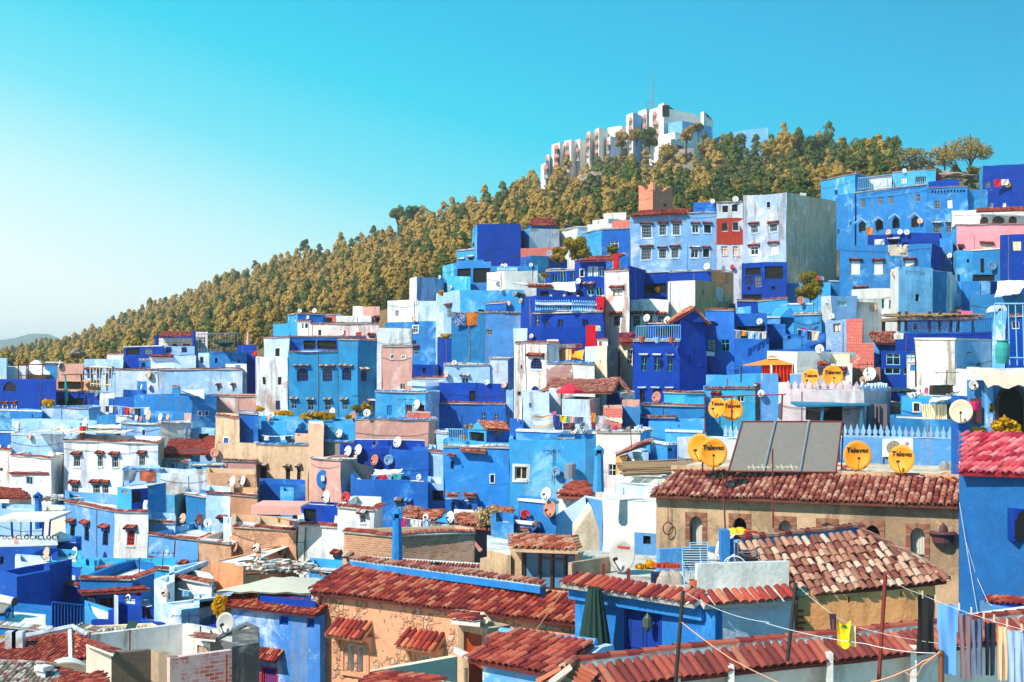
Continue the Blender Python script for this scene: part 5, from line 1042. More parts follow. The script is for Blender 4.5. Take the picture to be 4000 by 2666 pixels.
H('480,146 880,144',640,'SA','brown cafe terrace room with umbrellas','n','on 620 645 230 70 ;on 790 645 1 1',5,.2);H('480,142.5 878,140.5',738,'DB','deep blue terrace with balusters at far left','w','on 620 800 240 60 GW',4,.9)
H('875,139 1000,138.5',752,'WH','low white wall with flower pots','n',dep=3);H('1080,141 1285,140',730,'RB','blue roof block below the long pale house','n',dep=4);H('1200,143 1285,142',655,'MB','teal shade block beside the tall white dish','n',dep=3)
H('362,134 780,132 878,133',872,'PB','pale blue house with yellow blooms on its roof','b','on 620 905 1 1',6);H('-10,130 365,128',905,'MB','blue house with a white top at far left','l',dep=6)
H('950,138 1190,137',800,'RB','deep blue stepped parapet in the left town','n',dep=3);H('1170,136 1350,135 1680,134 1895,135',772,'MB','large blue house with two peaked windows','n','anS 1748 908 28 40 ;anS 1812 910 26 38',7);H('1510,137 1575,136.5',705,'TB','teal block with a tile top','c',dep=3)
H('1855,139 2245,137.5',772,'VPK2','red brown house with stains at the foot of the pale row','t',dep=6)
H('105,124 235,122 845,119',992,'PB','curved pale blue wall in the left town','n',dep=5);H('-10,118 135,117',1098,'RB','blue block with white top at the left edge','l',dep=5);H('100,115.5 560,114',1125,'PB','pale blue yard wall under the plank roof','l',dep=5)
H('845,127 1015,126',952,'TB','teal parapet under the white sheet','n',dep=4);H('1290,124.5 1610,123.5',925,'MB','shaded blue terrace wall behind three dishes','n',dep=3);H('1605,123 1665,122.5',932,'PK','small pinkish pier right of the three dishes','n',dep=2,par=0);H('1650,119 1880,118',1085,'PB','pale blue roofs before the tiled roof','n','on 1780 1105 90 50',5)
H('1060,118.5 1396,117',1020,'RU','blue house with one dark window behind the big white house','w','onS 1258 1066 24 50',5);H('1396,117 1665,118',1020,'WH','white wall with flat tile edge before the blue terrace','w',dep=5)
H('556,108 1388,105 1440,109',1160,'VW/GC','big peeling white house with four barred windows','t','gtS 668 1300 56 96 ;gtS 880 1292 50 102;gtS 1010 1295 50 102;gtS 1240 1296 56 96;gt 655 1545 60 80;gt 840 1545 60 80;gt 920 1545 56 80',8)
H('92,111 446,107 552,110',1288,'VW/HW','white house with a tile canopy and teal shutters at left','t','rn 262 1492 58 72 lblue;sn 160 1520 26 50 white;sn 365 1520 30 50 white;an 205 1640 1 1',6);tag((m:=MB(),tp(m,[P(85,1455,110.6),P(430,1462,107),P(430,1440,107.6),P(95,1440,111.2)],.16,.36,seg=4),m.build('window_hood',['T:TR','chan']))[2],'long tile canopy on the white house at left','hood')
H('-10,113 96,112',1240,'VS','cream peeling house at the left edge','c','on 10 1400 30 30;on 58 1345 10 12',6)
r_=H('1412,112 1672,111',1290,'SPB','salmon wall under the large plum red tile roof','n','on 1430 1410 1 1',5,0);m=MB();tp(m,[P(1418,1290,111),P(1850,1292,110),P(1770,1165,116),P(1500,1160,117)],.16,.27,seg=4);tp(m,[P(1770,1290,110.5),P(1890,1290,110),P(1880,1100,118),P(1770,1170,116.5)],.16,.27,seg=4);m.build('tiled_roof',['T:TC','chan'],r_)
H('1405,107.5 1672,106.5',1350,'GW','grey wall with two square windows below the salmon wall','t','gn 1508 1378 50 38;gn 1635 1378 48 38',4)
H('1885,109.5 2092,107.5',952,'VTN','tan tower house with one blue window in a white patch','t','snS 1985 1142 40 70 RB',6);H('2090,109 2260,108',925,'RB','shaded blue terrace beside the tan tower house','w',dep=4,par=.9);H('1885,107 2245,106',1185,'VTN','tan wall below the tan tower house','n',dep=4);H('1950,103.5 2245,103',1345,'PK','pinkish wall with brown tile edge','t',dep=4)
H('1660,103 1960,102',1385,'LB','bright blue stair room with a dark door','w','on 1740 1385 60 40;sn 1885 1390 90 62 DB',4);H('1808,97 2240,95',1445,'BT','brick wall with crumbling edge in the left town','n',dep=4);H('1080,99 1400,98',1420,'PB','pale wall with a hanging rug and blue edge','b','bn 1140 1435 100 80 GC',4);H('1400,98 1810,97',1460,'GW','grey stained wall between blue roofs','n',dep=5)
T('e')
r_=H('72,101 248,100',100,'CR','cream gable house at the left edge under brown tiles','n',dep=5,par=0);m=MB();tp(m,[P(-20,98,99),P(246,96,98.6),P(160,20,104),P(-20,0,105)],.16,.28,seg=4);m.build('tiled_roof',['T:TR','chan'],r_)
H('-10,96 530,94',180,'PB','pale wall behind the clock banner cafe','n',dep=4);H('340,93 528,91.5',208,'CR','small cream house with tile edge left of the arched windows','c',dep=4)
H('525,87 915,81.6 1182,80.6',118,'UBL/WH','corner house with arched windows, pale blue left face and white right face','t','ct 577 300 36 128 void;at 685 315 42 132 navy;at 846 345 42 132 navy;atS 1050 355 62 130 redc;rt 680 612 1 1',8,.6)
H('938,88 1058,86.5 1180,87.5',8,'LB/DB','blue roof room standing on the arched window house','n','sn 1005 10 60 50 GC;on 1100 25 70 110 dblue',4,0)
H('1485,94 1652,92',62,'TB','teal blue yard house in the left town','w','on 1590 75 1 1',5);H('1650,91.5 1842,90.5',45,'RUW','pale blue and white wall with a square window','t','rt 1785 265 40 32',5);H('1840,90.4 2060,89.5',60,'SAB','orange tan house with tile edge','t',dep=5)
H('1185,84 1400,83',280,'PB','low pale house with a stained wall','t','on 1415 315 1 1',5);H('1188,80.5 1590,78.5 1680,80',388,'UB/PB','blue and white house with three red tile hoods','t','st 1228 612 36 58 RB;st 1365 640 36 48 RB;st 1486 640 36 54 DB',6)
H('1580,74 1850,72.6 1870,73',428,'BT','tan brick house with blue tile top','w',dep=6);H('1855,73 2340,71.5',325,'BT','brick and white house with tile edge in the middle left','c',dep=6);H('1790,76 1860,75.5',300,'VP','pale pier beside the brick and white house','n',dep=4)
H('328,72 650,70.5',592,'TQ','turquoise parapet under the tall dish','n','on 340 620 1 1',5);H('650,70 752,69.5',638,'TQ','small turquoise step wall between two longer parapets','n',dep=3);H('750,70 1000,71 1405,70',662,'TQ','long turquoise parapet with tile edge','c',dep=4)
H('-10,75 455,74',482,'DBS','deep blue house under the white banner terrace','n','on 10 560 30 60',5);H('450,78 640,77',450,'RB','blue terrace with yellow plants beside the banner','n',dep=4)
H('-10,60 142,58 405,59.5',675,'DBS','big shaded blue house front at the lower left','n',dep=4,par=.8);H('120,63 405,62',610,'VP','pale inner wall behind the shaded blue house','n',dep=3)
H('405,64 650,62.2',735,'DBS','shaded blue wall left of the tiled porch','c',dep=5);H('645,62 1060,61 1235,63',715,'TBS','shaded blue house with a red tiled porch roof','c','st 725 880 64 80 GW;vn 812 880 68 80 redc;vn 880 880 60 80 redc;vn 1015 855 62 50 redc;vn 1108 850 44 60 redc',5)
m=MB();tp(m,[P(650,858,60.2),P(1180,828,60),P(1080,790,61.3),P(655,830,61.8)],.16,.28);tag(m.build('porch_roof',['T:TC','chan']),'tiled porch roof along the shaded blue house','roof')
H('1232,59 1330,57.6 1395,58.4',745,'RUW','whitewashed tower like block left of the white yard','n',dep=5,par=.2);H('1395,61 1690,59',720,'WH','white yard wall with tile edge','t',dep=3);H('1290,57 1450,55.5 1595,56',935,'RUW','whitewashed blue block with bright stains','n',dep=4,par=.1);H('1590,60 1700,59.5',810,'VPK','white and pink wall beside the whitewashed block','b',dep=4)
H('1685,64 1952,62.4 2080,63.5',598,'SAO','orange plaster house with a flat white roof','n',dep=6,par=.05,roof='HW')
H('676,55.5 730,53.6 912,53.4',995,'LB/DB','low deep blue box with a white roof, left one','n',dep=2.5,par=.1,roof='HW');H('945,53 1128,52.6',942,'DB','tall deep blue box with a white roof, right one','n',dep=2.2,par=.1,roof='HW');H('912,52.8 945,52.6',885,'VP','slim pale chimney between the deep blue boxes','n',dep=.5,par=0,cat='chimney',name='chimney')
H('-10,50 415,49',1105,'TBS','teal blue low building with a white roof terrace','w',dep=5,par=.3,roof='HW');railing([P(415,1180,49.5),P(668,1200,50.5)],1.1,'blue picket fence at the lower left','RB',.13,.02)
H('1125,57 1735,56',1082,'DB','deep blue wall behind the white parapet yard','n',dep=3);H('635,50.5 820,49.5 1270,50',1120,'CR','concrete roof slab with a green hatch','g',dep=2.5,par=.2,roof='RG')
# ================= FOREGROUND HOUSES
random.seed(21)
MC['rustdoor']=flat('rusted door paint','#a8401c',.7,.1,.55,3)
MC['redp']=flat('dark red pipe','#8c1428',.5)
MC['mauvem']=flat('mauve paint','#7a6a70',.8)
MC['tealm']=flat('teal paint','#1c7a9c',.7)
MC['redm']=flat('red mortar','#b01c34',.8)
MC['pale2']=flat('pale blue door','#5a90c8',.7)
MC['BRM']=plaster('LTR')
MC['blk1']=blotch('brown patterned blanket','#a89a90','#c8b8ac','#6c5450',3)
MC['blk2']=blotch('white flowered blanket','#e8dcd0','#f0e8e0','#a86858',5)
MC['lanternm']=flat('lantern glass','#4a5c50',.2)
MC['BCW']=plaster('BCX')
MC['robeblue']=flat('light blue cotton','#5f9be0',.9,0,.18,3)
MC['jeansd']=flat('grey blue satin','#5f6b8a',.5,0,.4,5)
MC['navyd']=flat('navy fleece','#101f33',.95,0,.3,5)
MC['khakil']=flat('cream cotton','#e8cfa0',.9)
MC['noisebk']=plaster('NB1')
MC['noiseb2']=plaster('NB2')
MC['noiseb3']=plaster('NB3')
T('f')
H('345,68 660,66.5',300,'WH','white house with a tile edge and laundry on its open terrace','c','at 690 600 1 1',7,1.0);H('360,72.4 660,71',148,'DB','deep blue inner terrace wall above the laundry','n','on 430 185 90 100',2,.1)
H('655,66.4 948,65.4 1000,68',168,'WH/HW','white house with a small barred window and brown tile edge','c','gwS 862 232 44 56',6);T('f');H('610,66 712,65.6',480,'HW','white wall with a teal shutter under a tile hood','n','st 655 560 50 84 tealc',1.2,0)
H('-10,70 330,69',330,'BT','brick and plaster wall with a tile edge left of the white house','c',dep=5);m=MB();a=P(-10,150,67);b=P(365,125,66.5);m.box(a.x,b.x,66.5,69.5,a.z-.08,a.z);m.box(a.x,b.x,66.42,66.5,a.z-.45,a.z-.001)
tag(m.build('awning','awnp'),'pink fabric awning over the terrace laundry','awning')
H('708,61 1085,59.4 1742,60.6',350,'BT/BT','long rubble and brick wall with a tile edge behind the blue chimney tower','c','rg 768 570 34 60',5)
H('875,55.5 1812,53.5',592,'WH','low white roof wall with inset panels and thin tile edge','c','bn 1270 612 180 60 WH;bn 1470 605 170 60 WH',1.2,.1)
H('1395,64.4 1742,63.8',318,'BR','short red brick wall under the white dish','g',dep=1.5,par=.1)
H('1878,58.5 2060,57.8',285,'MB','blue block behind the climbing dry vine','n','on 1930 440 60 30',4);T('g');H('-10,60 165,59.5',298,'RB','blue box roof by the kiosk of dishes','l',dep=3)
T('f')
def chimney_tower(x,yt,yb,w,D,mat,label,cap=.16,holes=True):
 c=P(x,yb,D);h=px(yb-yt,D);r=px(w/2,D);root=empty('chimney_tower',c,label,'chimney');m=MB()
 m.add(*prism(c,r*1.0,r*.78,h*.80));m.build('shaft',mat,root);k=MB();z0=h*.80;rr=r*.78
 for s in range(4):
  a=math.pi/4+s*math.pi/2;q=c+Vc((math.cos(a)*rr*1.2,math.sin(a)*rr*1.2,z0));k.box(q.x-.05,q.x+.05,q.y-.05,q.y+.05,q.z,q.z+h*.08)
 k.add(*prism(c+Vc((0,0,z0+h*.08)),rr*1.28,rr*1.28,h*.02));k.add(*prism(c+Vc((0,0,z0+h*.10)),rr*1.2,rr*.12,h*.09));k.build('cap',mat,root);
 v=MB();v.lathe(c+Vc((0,0,z0)),[(rr*.55,0),(rr*.55,h*.08)],8);v.build('flue','void',root);return root
def prism(c,r0,r1,h,n=8):
 v=[Vc((c.x+r*math.cos(2*math.pi*(k+.5)/n),c.y+r*math.sin(2*math.pi*(k+.5)/n),c.z+z))for r,z in((r0,0),(r1,h))for k in range(n)]
 return v,[(k,(k+1)%n,n+(k+1)%n,n+k)for k in range(n)]+[tuple(range(n))[::-1],tuple(range(n,2*n))]
chimney_tower(1128,168,600,92,53,'LT','tall bright blue chimney tower before the rubble wall')
T('c');chimney_tower(760,1215,1640,96,60,'LB','tall light blue chimney tower left of the slanting tile eave')
T('e');chimney_tower(305,45,330,62,80,'RB','blue chimney tower with a white cap behind the banner cafe')
# --- salmon rubble house with the big red tile roof
T('f')
Dl,Dr=50,43.6
r_=H('470,%f 1592,46 2047,45'%Dl,868,'ST/ST','salmon rubble house with a big red tiled roof and twin arched windows','n','',4,0);RS=r_
def rebuild_salmon():
 pass
T('g');e1=P(530,1112,Dr);T('f');e0=P(432,846,49.6)
T('f');rz=e0 .z+.62
def atz(x,y,z):X,Y=full(x,y);return PF(X,Y,z*F/(HZ-Y))
r0=atz(745,648,rz);T('g');r1=atz(560,905,rz);e1=atz(530,1108,e0 .z)
m=MB();random.seed(2);tp(m,[e0,e1,r1,r0],.225,.36,jit=.016,seg=6);rt_(m,e0+Vc((.03,0,.06)),r0+Vc((0,0,.05)),.14)
m.build('tiled_roof',['T:TR','chan'],RS)
m=MB();d=(r1-r0).normalized();n_=Vc((-d.y,d.x,0));a,b=r0,r0+(r1-r0)*.84
m.add([p+n_*k+Vc((0,0,z))for k,z in((0,0),(0,.22),(.3,.26),(.3,-.6))for p in(a,b)],[(0,1,3,2),(2,3,5,4),(4,5,7,6),(0,2,4,6),(1,7,5,3)]);m.build('ridge_wall','LT',RS);
m=MB();tp(m,[a+n_*.03+Vc((0,0,.26)),b+n_*.03+Vc((0,0,.26)),b+n_*.32+Vc((0,0,.32)),a+n_*.32+Vc((0,0,.32))],.22,.3);m.build('ridge_coping',['T:TO','mortar'],RS)
# walls of the salmon house follow the eave
for ch in[c for c in RS.children if c.name.startswith('wall')]:bpy.data.objects.remove(ch)
ud=(e1-e0);ud.z=0;L_=ud.length;ud.normalize();nn=Vc((-ud.y,ud.x,0));w0=e0+ud*.25+nn*.32;w1=e1+nn*.32;zt=e0 .z+.02
def wbx(name,p,q,zb,zt,mat,parent,th=.35,holes=(),par_uv=0):
 """upright wall from p to q (outer face towards us) with rectangular holes (u0,u1,z0,z1)"""
 p=Vc((p.x,p.y));q=Vc((q.x,q.y));d=(q-p);L=d.length;d/=L;n=Vc((-d.y,d.x));n=n if n.y>0 else-n;m=MB()
 us=sorted({0,L,*[h[0]for h in holes],*[h[1]for h in holes]});zs=sorted({zb,zt,*[h[2]for h in holes],*[h[3]for h in holes]});pt=lambda u,z,k=0:(p.x+d.x*u+n.x*k,p.y+d.y*u+n.y*k,z)
 for i in range(len(us)-1):
  for j in range(len(zs)-1):
   uc,zc=(us[i]+us[i+1])/2,(zs[j]+zs[j+1])/2
   if any(h[0]<uc<h[1]and h[2]<zc<h[3]for h in holes):continue
   for k in(0,th):
    f=[(us[i],zs[j]),(us[i+1],zs[j]),(us[i+1],zs[j+1]),(us[i],zs[j+1])];m.quad(*[pt(u,z,k)for u,z in f],0,f)
 for h in holes:
  c=[(h[0],h[2]),(h[1],h[2]),(h[1],h[3]),(h[0],h[3])]
  for k in range(4):a,b=c[k],c[(k+1)%4];m.quad(pt(*a),pt(*a,th),pt(*b,th),pt(*b))
 m.quad(pt(0,zt),pt(L,zt),pt(L,zt,th),pt(0,zt,th));m.quad(pt(0,zb),pt(0,zb,th),pt(0,zt,th),pt(0,zt));m.quad(pt(L,zb),pt(L,zb,th),pt(L,zt,th),pt(L,zt))
 return m.build(name,mat,parent),pt,d,n,L
def onwall(p,d,x,y):
 X,Y=full(x,y);k=(X-2000)/F;u=(k*p.y-p.x)/(d.x-k*d.y);D=p.y+d.y*u;return u,(HZ-Y)*D/F
T('f');P2=Vc((w0 .x,w0 .y));d2=Vc((ud.x,ud.y));hs=[]
spec=[(758,1258,50,222),(832,1268,50,225),(1330,1350,54,200),(1402,1362,50,200)]
for x,y,w,h in spec:
 u0,z1=onwall(P2,d2,x-w/2,y);u1,_=onwall(P2,d2,x+w/2,y);_,z0=onwall(P2,d2,x,y+h);hs.append((u0,u1,z0,z1))
wb,pt,d2_,n2_,Lw=wbx('wall',w0,w1,-17,zt,'ST',RS,.4,hs)
sd_=(w1-w0);m=MB();m.box(-.2,4,0,.3,-17,zt,0,Matrix.Translation((w0 .x,w0 .y,0))@Matrix.Rotation(math.atan2(n2_.y,n2_.x),4,'Z'));m.build('side_wall','ST',RS)
def arch_plate(name,pt,u0,u1,z0,z1,q0,q1,mat,parent,horseshoe=True,point=False,border=0):
 """plate with an arched opening: fills a rectangular hole above the spring line"""
 m=MB();uc=(u0+u1)/2;r=(u1-u0)/2;zs=z1-r*(1.5 if point else 1.12);n=12;cur_=[]
 for j in range(n+1):
  a=math.pi*j/n;x=math.cos(a);z=math.sin(a)
  if point:cur_.append((uc+x*r*.94,zs+(z**.8)*r*1.35+(1-abs(x))*r*.1))
  else:cur_.append((uc+x*r*.9,zs+z*r*.95))
 if horseshoe:cur_=[(uc+r*.72,zs-r*.45)]+cur_+[(uc-r*.72,zs-r*.45)];zlow=zs-r*.5
 else:zlow=zs
 top=z1-.002
 for a,b in zip(cur_,cur_[1:]):
  m.quad(pt(a[0],a[1],q0),pt(b[0],b[1],q0),pt(b[0],top,q0),pt(a[0],top,q0))if abs(a[0]-b[0])>1e-4 else None
  m.quad(pt(a[0],a[1],q0),pt(a[0],a[1],q1),pt(b[0],b[1],q1),pt(b[0],b[1],q0))
 for s in(1,-1):
  ue=uc+s*(r-.002)
  c=[q for q in cur_ if(q[0]-uc)*s>0];c.sort(key=lambda q:q[1]);
  for a,b in zip(c,c[1:]):m.quad(pt(a[0],a[1],q0+.001),pt(b[0],b[1],q0+.001),pt(ue,b[1],q0+.001),pt(ue,a[1],q0+.001))
 return m.build(name,mat,parent)
for k,(u0,u1,z0,z1)in enumerate(hs):
 wn=arch_plate('window',pt,u0,u1,z0,z1,.03,.3,'HW',RS);m=MB();m.quad(pt(u0,z0,.39),pt(u1,z0,.39),pt(u1,z1,.39),pt(u0,z1,.39));m.build('pane','void',wn)
 m=MB();m.quad(pt(u1-.01,z0,.02),pt(u1-.01,z0,.38),pt(u1-.01,z1,.38),pt(u1-.01,z1,.02));m.quad(pt(u0+.012,z0,.02),pt(u0+.012,z0,.38),pt(u0+.012,z1,.38),pt(u0+.012,z1,.02));
 for v in m.v:pass
 m.build('reveal','HW',wn)
for a,b in((0,1),(2,3)):
 u0=hs[a][0]-.16;u1=hs[b][1]+.16;z1=hs[a][3]+.16;z0=hs[a][2];m=MB()
 def bx(u0,u1,z0,z1,q0,q1,m=m):
  v=[pt(u,z,q)for z in(z0,z1)for u,q in((u0,q0),(u1,q0),(u1,q1),(u0,q1))];m.add(v,[(0,3,2,1),(4,5,6,7),(0,1,5,4),(1,2,6,5),(2,3,7,6),(3,0,4,7)])
 bx(u0-.12,u0,z0,z1+.1,-.05,.02);bx(u1,u1+.12,z0,z1+.1,-.05,.02);bx(u0,u1,z1,z1+.1,-.048,.02);bx(u0-.1,u1+.1,z0-.14,z0-.02,-.1,.02);bx(u0,u1,z1-.16,z1,-.012,.01);m.build('window_frame','SA',RS)
 m=MB();e_0=Vc(pt(u0-.35,z1+.16,-.62));e_1=Vc(pt(u1+.28,z1+.16,-.62));r_1=Vc(pt(u1+.28,z1+.62,.0));r_0=Vc(pt(u0-.35,z1+.62,.0));tp(m,[e_0,e_1,r_1,r_0],.215,.36,jit=.015,seg=6);m.build('hood',['T:TR','SA'],RS)
 tri=lambda u:[pt(u,z1+.2,-.5),pt(u,z1+.2,-.01),pt(u,z1-.35,-.01),pt(u,z1+.02,-.2)]
 for u in(u0-.3,u1+.14):m=MB();A=tri(u);B_=tri(u+.12);m.add(A+B_,[(0,1,2,3),(7,6,5,4),(0,4,5,1),(1,5,6,2),(2,6,7,3),(3,7,4,0)]);m.build('bracket','SA',RS)
# niche with the rusty door
T('f');r_=empty('door_niche',P(1730,1560,42),'plastered doorway with a rusty orange metal door under a short tile roof','doorway');p=P(1612,1090,42.4);q=P(1850,1100,41.4)
u0,u1=.28,(q-p).length-.2
wb,ptd,dd_,nd_,Ld=wbx('wall',p,q,-14,p.z,'TE',r_,.9,[(u0,u1-.05,-13,p.z-.22)]);m=MB();v=[ptd(u,z,k)for z in(-13,p.z-.22)for u,k in((u0+.01,.12),(u1-.06,.12),(u1-.06,.18),(u0+.01,.18))];m.add(v,[(0,3,2,1),(4,5,6,7),(0,1,5,4),(1,2,6,5),(2,3,7,6),(3,0,4,7)]);dr=m.build('door','rustdoor',r_)
m=MB();
for zz in(p.z-1.1,p.z-2.4):v=[ptd(u,z,k)for z in(zz,zz+.06)for u,k in((u0+.03,.08),(u1-.08,.08),(u1-.08,.12),(u0+.03,.12))];m.add(v,[(0,3,2,1),(4,5,6,7),(0,1,5,4),(1,2,6,5),(2,3,7,6),(3,0,4,7)])
m.build('door_strap','rust',dr);m=MB();c_=Vc(ptd(u0+.06,p.z-1.75,.06));m.box(c_.x-.07,c_.x+.07,c_.y-.05,c_.y+.05,c_.z-.1,c_.z+.1);m.build('lock','grey',dr)
m=MB();tp(m,[P(1560,1075,41.6),P(1790,1098,40.8),P(1800,1030,42.2),P(1600,1018,42.9)],.22,.4,seg=6);m.build('tiled_roof',['T:TR','mortar'],r_);m=MB();m.tube([P(1598,1012,43),P(1810,1035,42.2),P(1860,1100,42)],.12,6);m.build('coping','CR',r_)
# --- grey dormer block with the glazed balcony door
T('g');r_=H('-200,49.2 -10,47.6',505,'TE/TE','grey plastered block left of the glazed room','n',dep=4,par=0);
r_=empty('glazed_room',P(250,850,47.5),'sunroom with wide brown framed glass doors under a salmon tile roof','house');p=P(-12,495,47.8);q=P(535,520,46.4)
_,z1=onwall(Vc((p.x,p.y)),(Vc((q.x,q.y))-Vc((p.x,p.y))).normalized(),90,510);dq=(Vc((q.x,q.y))-Vc((p.x,p.y))).normalized();ua,zb=onwall(Vc((p.x,p.y)),dq,76,808);ub,_=onwall(Vc((p.x,p.y)),dq,502,840)
wb,pg,*_=wbx('wall',p,q,-12,p.z+.0,'TN',r_,.3,[(ua,ub,zb,z1)]);m=MB()
def bxx(m,pt,u0,u1,z0,z1,q0,q1,mi=0):v=[pt(u,z,q)for z in(z0,z1)for u,q in((u0,q0),(u1,q0),(u1,q1),(u0,q1))];m.add(v,[(0,3,2,1),(4,5,6,7),(0,1,5,4),(1,2,6,5),(2,3,7,6),(3,0,4,7)],mi)
W_=ub-ua;
for f,t_ in((0,.035),(.31,.04),(.545,.05),(.79,.04),(1,.035)):x=ua+W_*f;x=min(max(x,ua+.04),ub-.04);bxx(m,pg,x-t_,x+t_,zb,z1,.08,.15)
for f in(0,.82,1):z=zb+(z1-zb)*f;z=min(max(z,zb+.04),z1-.04);bxx(m,pg,ua+(0 if f!=.82 else W_*.31),ub-(0 if f!=.82 else W_*.21),z-.035,z+.035,.085,.145)
wn=m.build('window_frame','rust' if 0 else 'bronze',r_)if 'bronze' in FL else None
T('g');m=MB();bxx(m,pg,ua,ub,zb,z1,.16,.17);m.build('pane','glassb',r_);m=MB()
for k in range(26):u=ua+W_*(k+.5)/26;bxx(m,pg,u-.02-.02*(k%3),u+.03,zb+.05,z1-.1,.24+.01*(k%2),.26)if k not in(12,13,14)else None
m.build('curtain','curtain',r_);m=MB();bxx(m,pg,ua-.1,ub+.2,zb-.28,zb-.06,-.22,.0);m.build('sill','TE',r_)
m=MB();tp(m,[P(-15,500,46.9),P(525,518,45.6),P(515,420,47.9),P(10,400,49)],.23,.38,seg=6);m.build('tiled_roof',['T:TS','TN'],r_)
m=MB();bxx(m,pg,-1.55,4.9,-9.9,-6.9,.5,3.5);m.build('back_wall','TE',r_);
# --- white walls and ramp behind
r_=H('590,63 725,62',100,'UB','pale blue sloping stair wall rising to the blue chimney tower','n',dep=1.5,par=0);m=MB();a=P(130,395,62.3);b=P(590,98,62.6);c=P(600,400,62);m.add([a,c,b,a+Vc((0,.5,0)),c+Vc((0,.5,0)),b+Vc((0,.5,0))],[(0,1,2),(5,4,3),(0,2,5,3)]);m.build('ramp_wall','VP',r_)
H('360,70 530,69',80,'WH','white house under a salmon tiled roof left of the chimney tower','n',dep=4);m=MB();tp(m,[P(355,84,69),P(640,86,68),P(600,-20,73),P(480,-20,74)],.25,.38);tag(m.build('tiled_roof',['T:TC','chans']),'hipped red tile roof left of the light blue chimney tower','roof')
H('720,61.5 1160,60',108,'HW/HW','big white wall with a small brick window opening beside the tan house','n','ok 1 1 1 1;on 1080 405 55 60 SP',6,0);H('830,64 1165,62',-30,'VP','upper white wall step beside the tan house','n',dep=5,par=0);H('985,59.6 1150,59.4',380,'UB','pale blue lean-to box before the white wall','n','on 1080 405 58 62 PK',1,0)
m=MB();p=P(500,350,55.5);q=P(700,520,55);m.box(p.x,q.x,55,57.5,q.z,p.z);m.add([(p.x,55,p.z),(q.x-.3,55,p.z+.9),(q.x,55,p.z),(p.x,57.5,p.z),(q.x-.3,57.5,p.z+.9),(q.x,57.5,p.z)],[(0,2,1),(3,4,5),(0,1,4,3),(1,2,5,4)]);tag(m.build('chimney_hood','CR'),'bulging cream plaster hood right of the glazed room','chimney')
m=MB();p=P(532,255,56);q=P(618,300,56);m.box(p.x,q.x,55.8,56.6,q.z,p.z);tag(m.build('water_box','white'),'small white box standing on the cream plaster hood','box')
# --- long tan house with arched brick windows
T('g');a=P(1152,62,58.2);T('h');b=atz(1525,150,a.z);TNH=empty('house',(a+b)/2-Vc((0,0,8)),'long tan plastered house with pointed brick framed windows and a full tile eave','house','houses packed up the hillside')
pa=Vc((a.x,a.y));pd=Vc((b.x-a.x,b.y-a.y));Lt=pd.length;pd/=Lt
ws=[('g',1472,235,112,325),('g',1822,246,114,330),('h',138,268,112,330),('h',473,285,114,330),('h',834,306,128,340),('h',1196,326,122,310)];hs=[]
for t,x,y,w,h in ws:
 T(t);u0,z1=onwall(pa,pd,x-w/2,y);u1,_=onwall(pa,pd,x+w/2,y);_,z0=onwall(pa,pd,x,y+h);hs.append((u0,u1,z0,z1))
wb,ptt,_,_,_=wbx('wall',a,b,-16,a.z,'TE',TNH,.45,hs)
def brick_surround(u0,u1,z0,z1,q=-.03):
 """brick frame: radial voussoirs over a pointed arch and stacked headers down the jambs"""
 m=MB();uc=(u0+u1)/2;r=(u1-u0)/2;zs=z1-r*1.5;w=.19;top=z1+.15;L=u0-w+.03;R=u1+w-.03;n=34
 def edge(t):  # point on outer rectangle for angle t
  x=math.cos(t);z=math.sin(t);sx_=(R-uc)/abs(x)if abs(x)>1e-6 else 1e9;sz=(top-zs)/z if z>1e-6 else 1e9;s=min(sx_,sz);return uc+x*s,zs+z*s
 def inn(t):x=math.cos(t);z=math.sin(t);return uc+x*r*.96,zs+(z**.8)*r*1.35+(1-abs(x))*r*.1
 for k in range(n):
  t0=math.pi*(k+.1)/n;t1=math.pi*(k+.9)/n;a_,b_,c_,d_=inn(t0),edge(t0),edge(t1),inn(t1);g=ru(-.012,.006)
  f=[ptt(*a_,q+g),ptt(*b_,q+g),ptt(*c_,q+g),ptt(*d_,q+g)];bk=[ptt(*a_,.02),ptt(*b_,.02),ptt(*c_,.02),ptt(*d_,.02)];m.add(f+bk,[(0,1,2,3),(0,4,5,1),(1,5,6,2),(2,6,7,3),(3,7,4,0)],0)
 nz=int((zs-z0)/.085)
 for s in(0,1):
  for k in range(nz):za=z0+(zs-z0)*(k+.1)/nz;zb=z0+(zs-z0)*(k+.88)/nz;bxx(m,ptt,(L,u1-.03)[s],(u0+.03,R)[s],za,zb,q+ru(-.01,.005),.2)
 bxx(m,ptt,L,R,z0,top,-.004,.004,1)if False else None
 return m
for k,(u0,u1,z0,z1)in enumerate(hs):
 m=brick_surround(u0,u1,z0,z1);w=m.build('window_surround',['sbrk','mortar'],TNH);arch_plate('window',ptt,u0,u1,z0,z1,.04,.3,'TE',TNH,False,True)
 w2=[o for o in TNH.children if o.name.startswith('window')][-1];m=MB();zz=z0+(z1-z0)*.27;bxx(m,ptt,u0+.01,u1-.01,z0,zz-.08,.2,.26);
 m.build('lower_panel','TE',w2);m=MB();bxx(m,ptt,u0+.01,u1-.01,zz-.08,zz,.14,.24);bxx(m,ptt,u0+.005,u0+.04,zz,z1-.3,.25,.3);bxx(m,ptt,u1-.04,u1-.005,zz,z1-.3,.25,.3);m.build('frame','iron',w2)
 m=MB();bxx(m,ptt,u0,u1,zz,z1,.37,.39);m.build('pane','void' if k in(1,4)else 'glassb2',w2)
 if k not in(1,4):
  m=MB();nn_=9
  for j in range(nn_):ua_=u0+(u1-u0)*j/nn_;bxx(m,ptt,ua_+.01,ua_+(u1-u0)/nn_-.002,zz,z1-.05,.31+.012*(j%2),.33)
  m.build('curtain','curtain',w2)
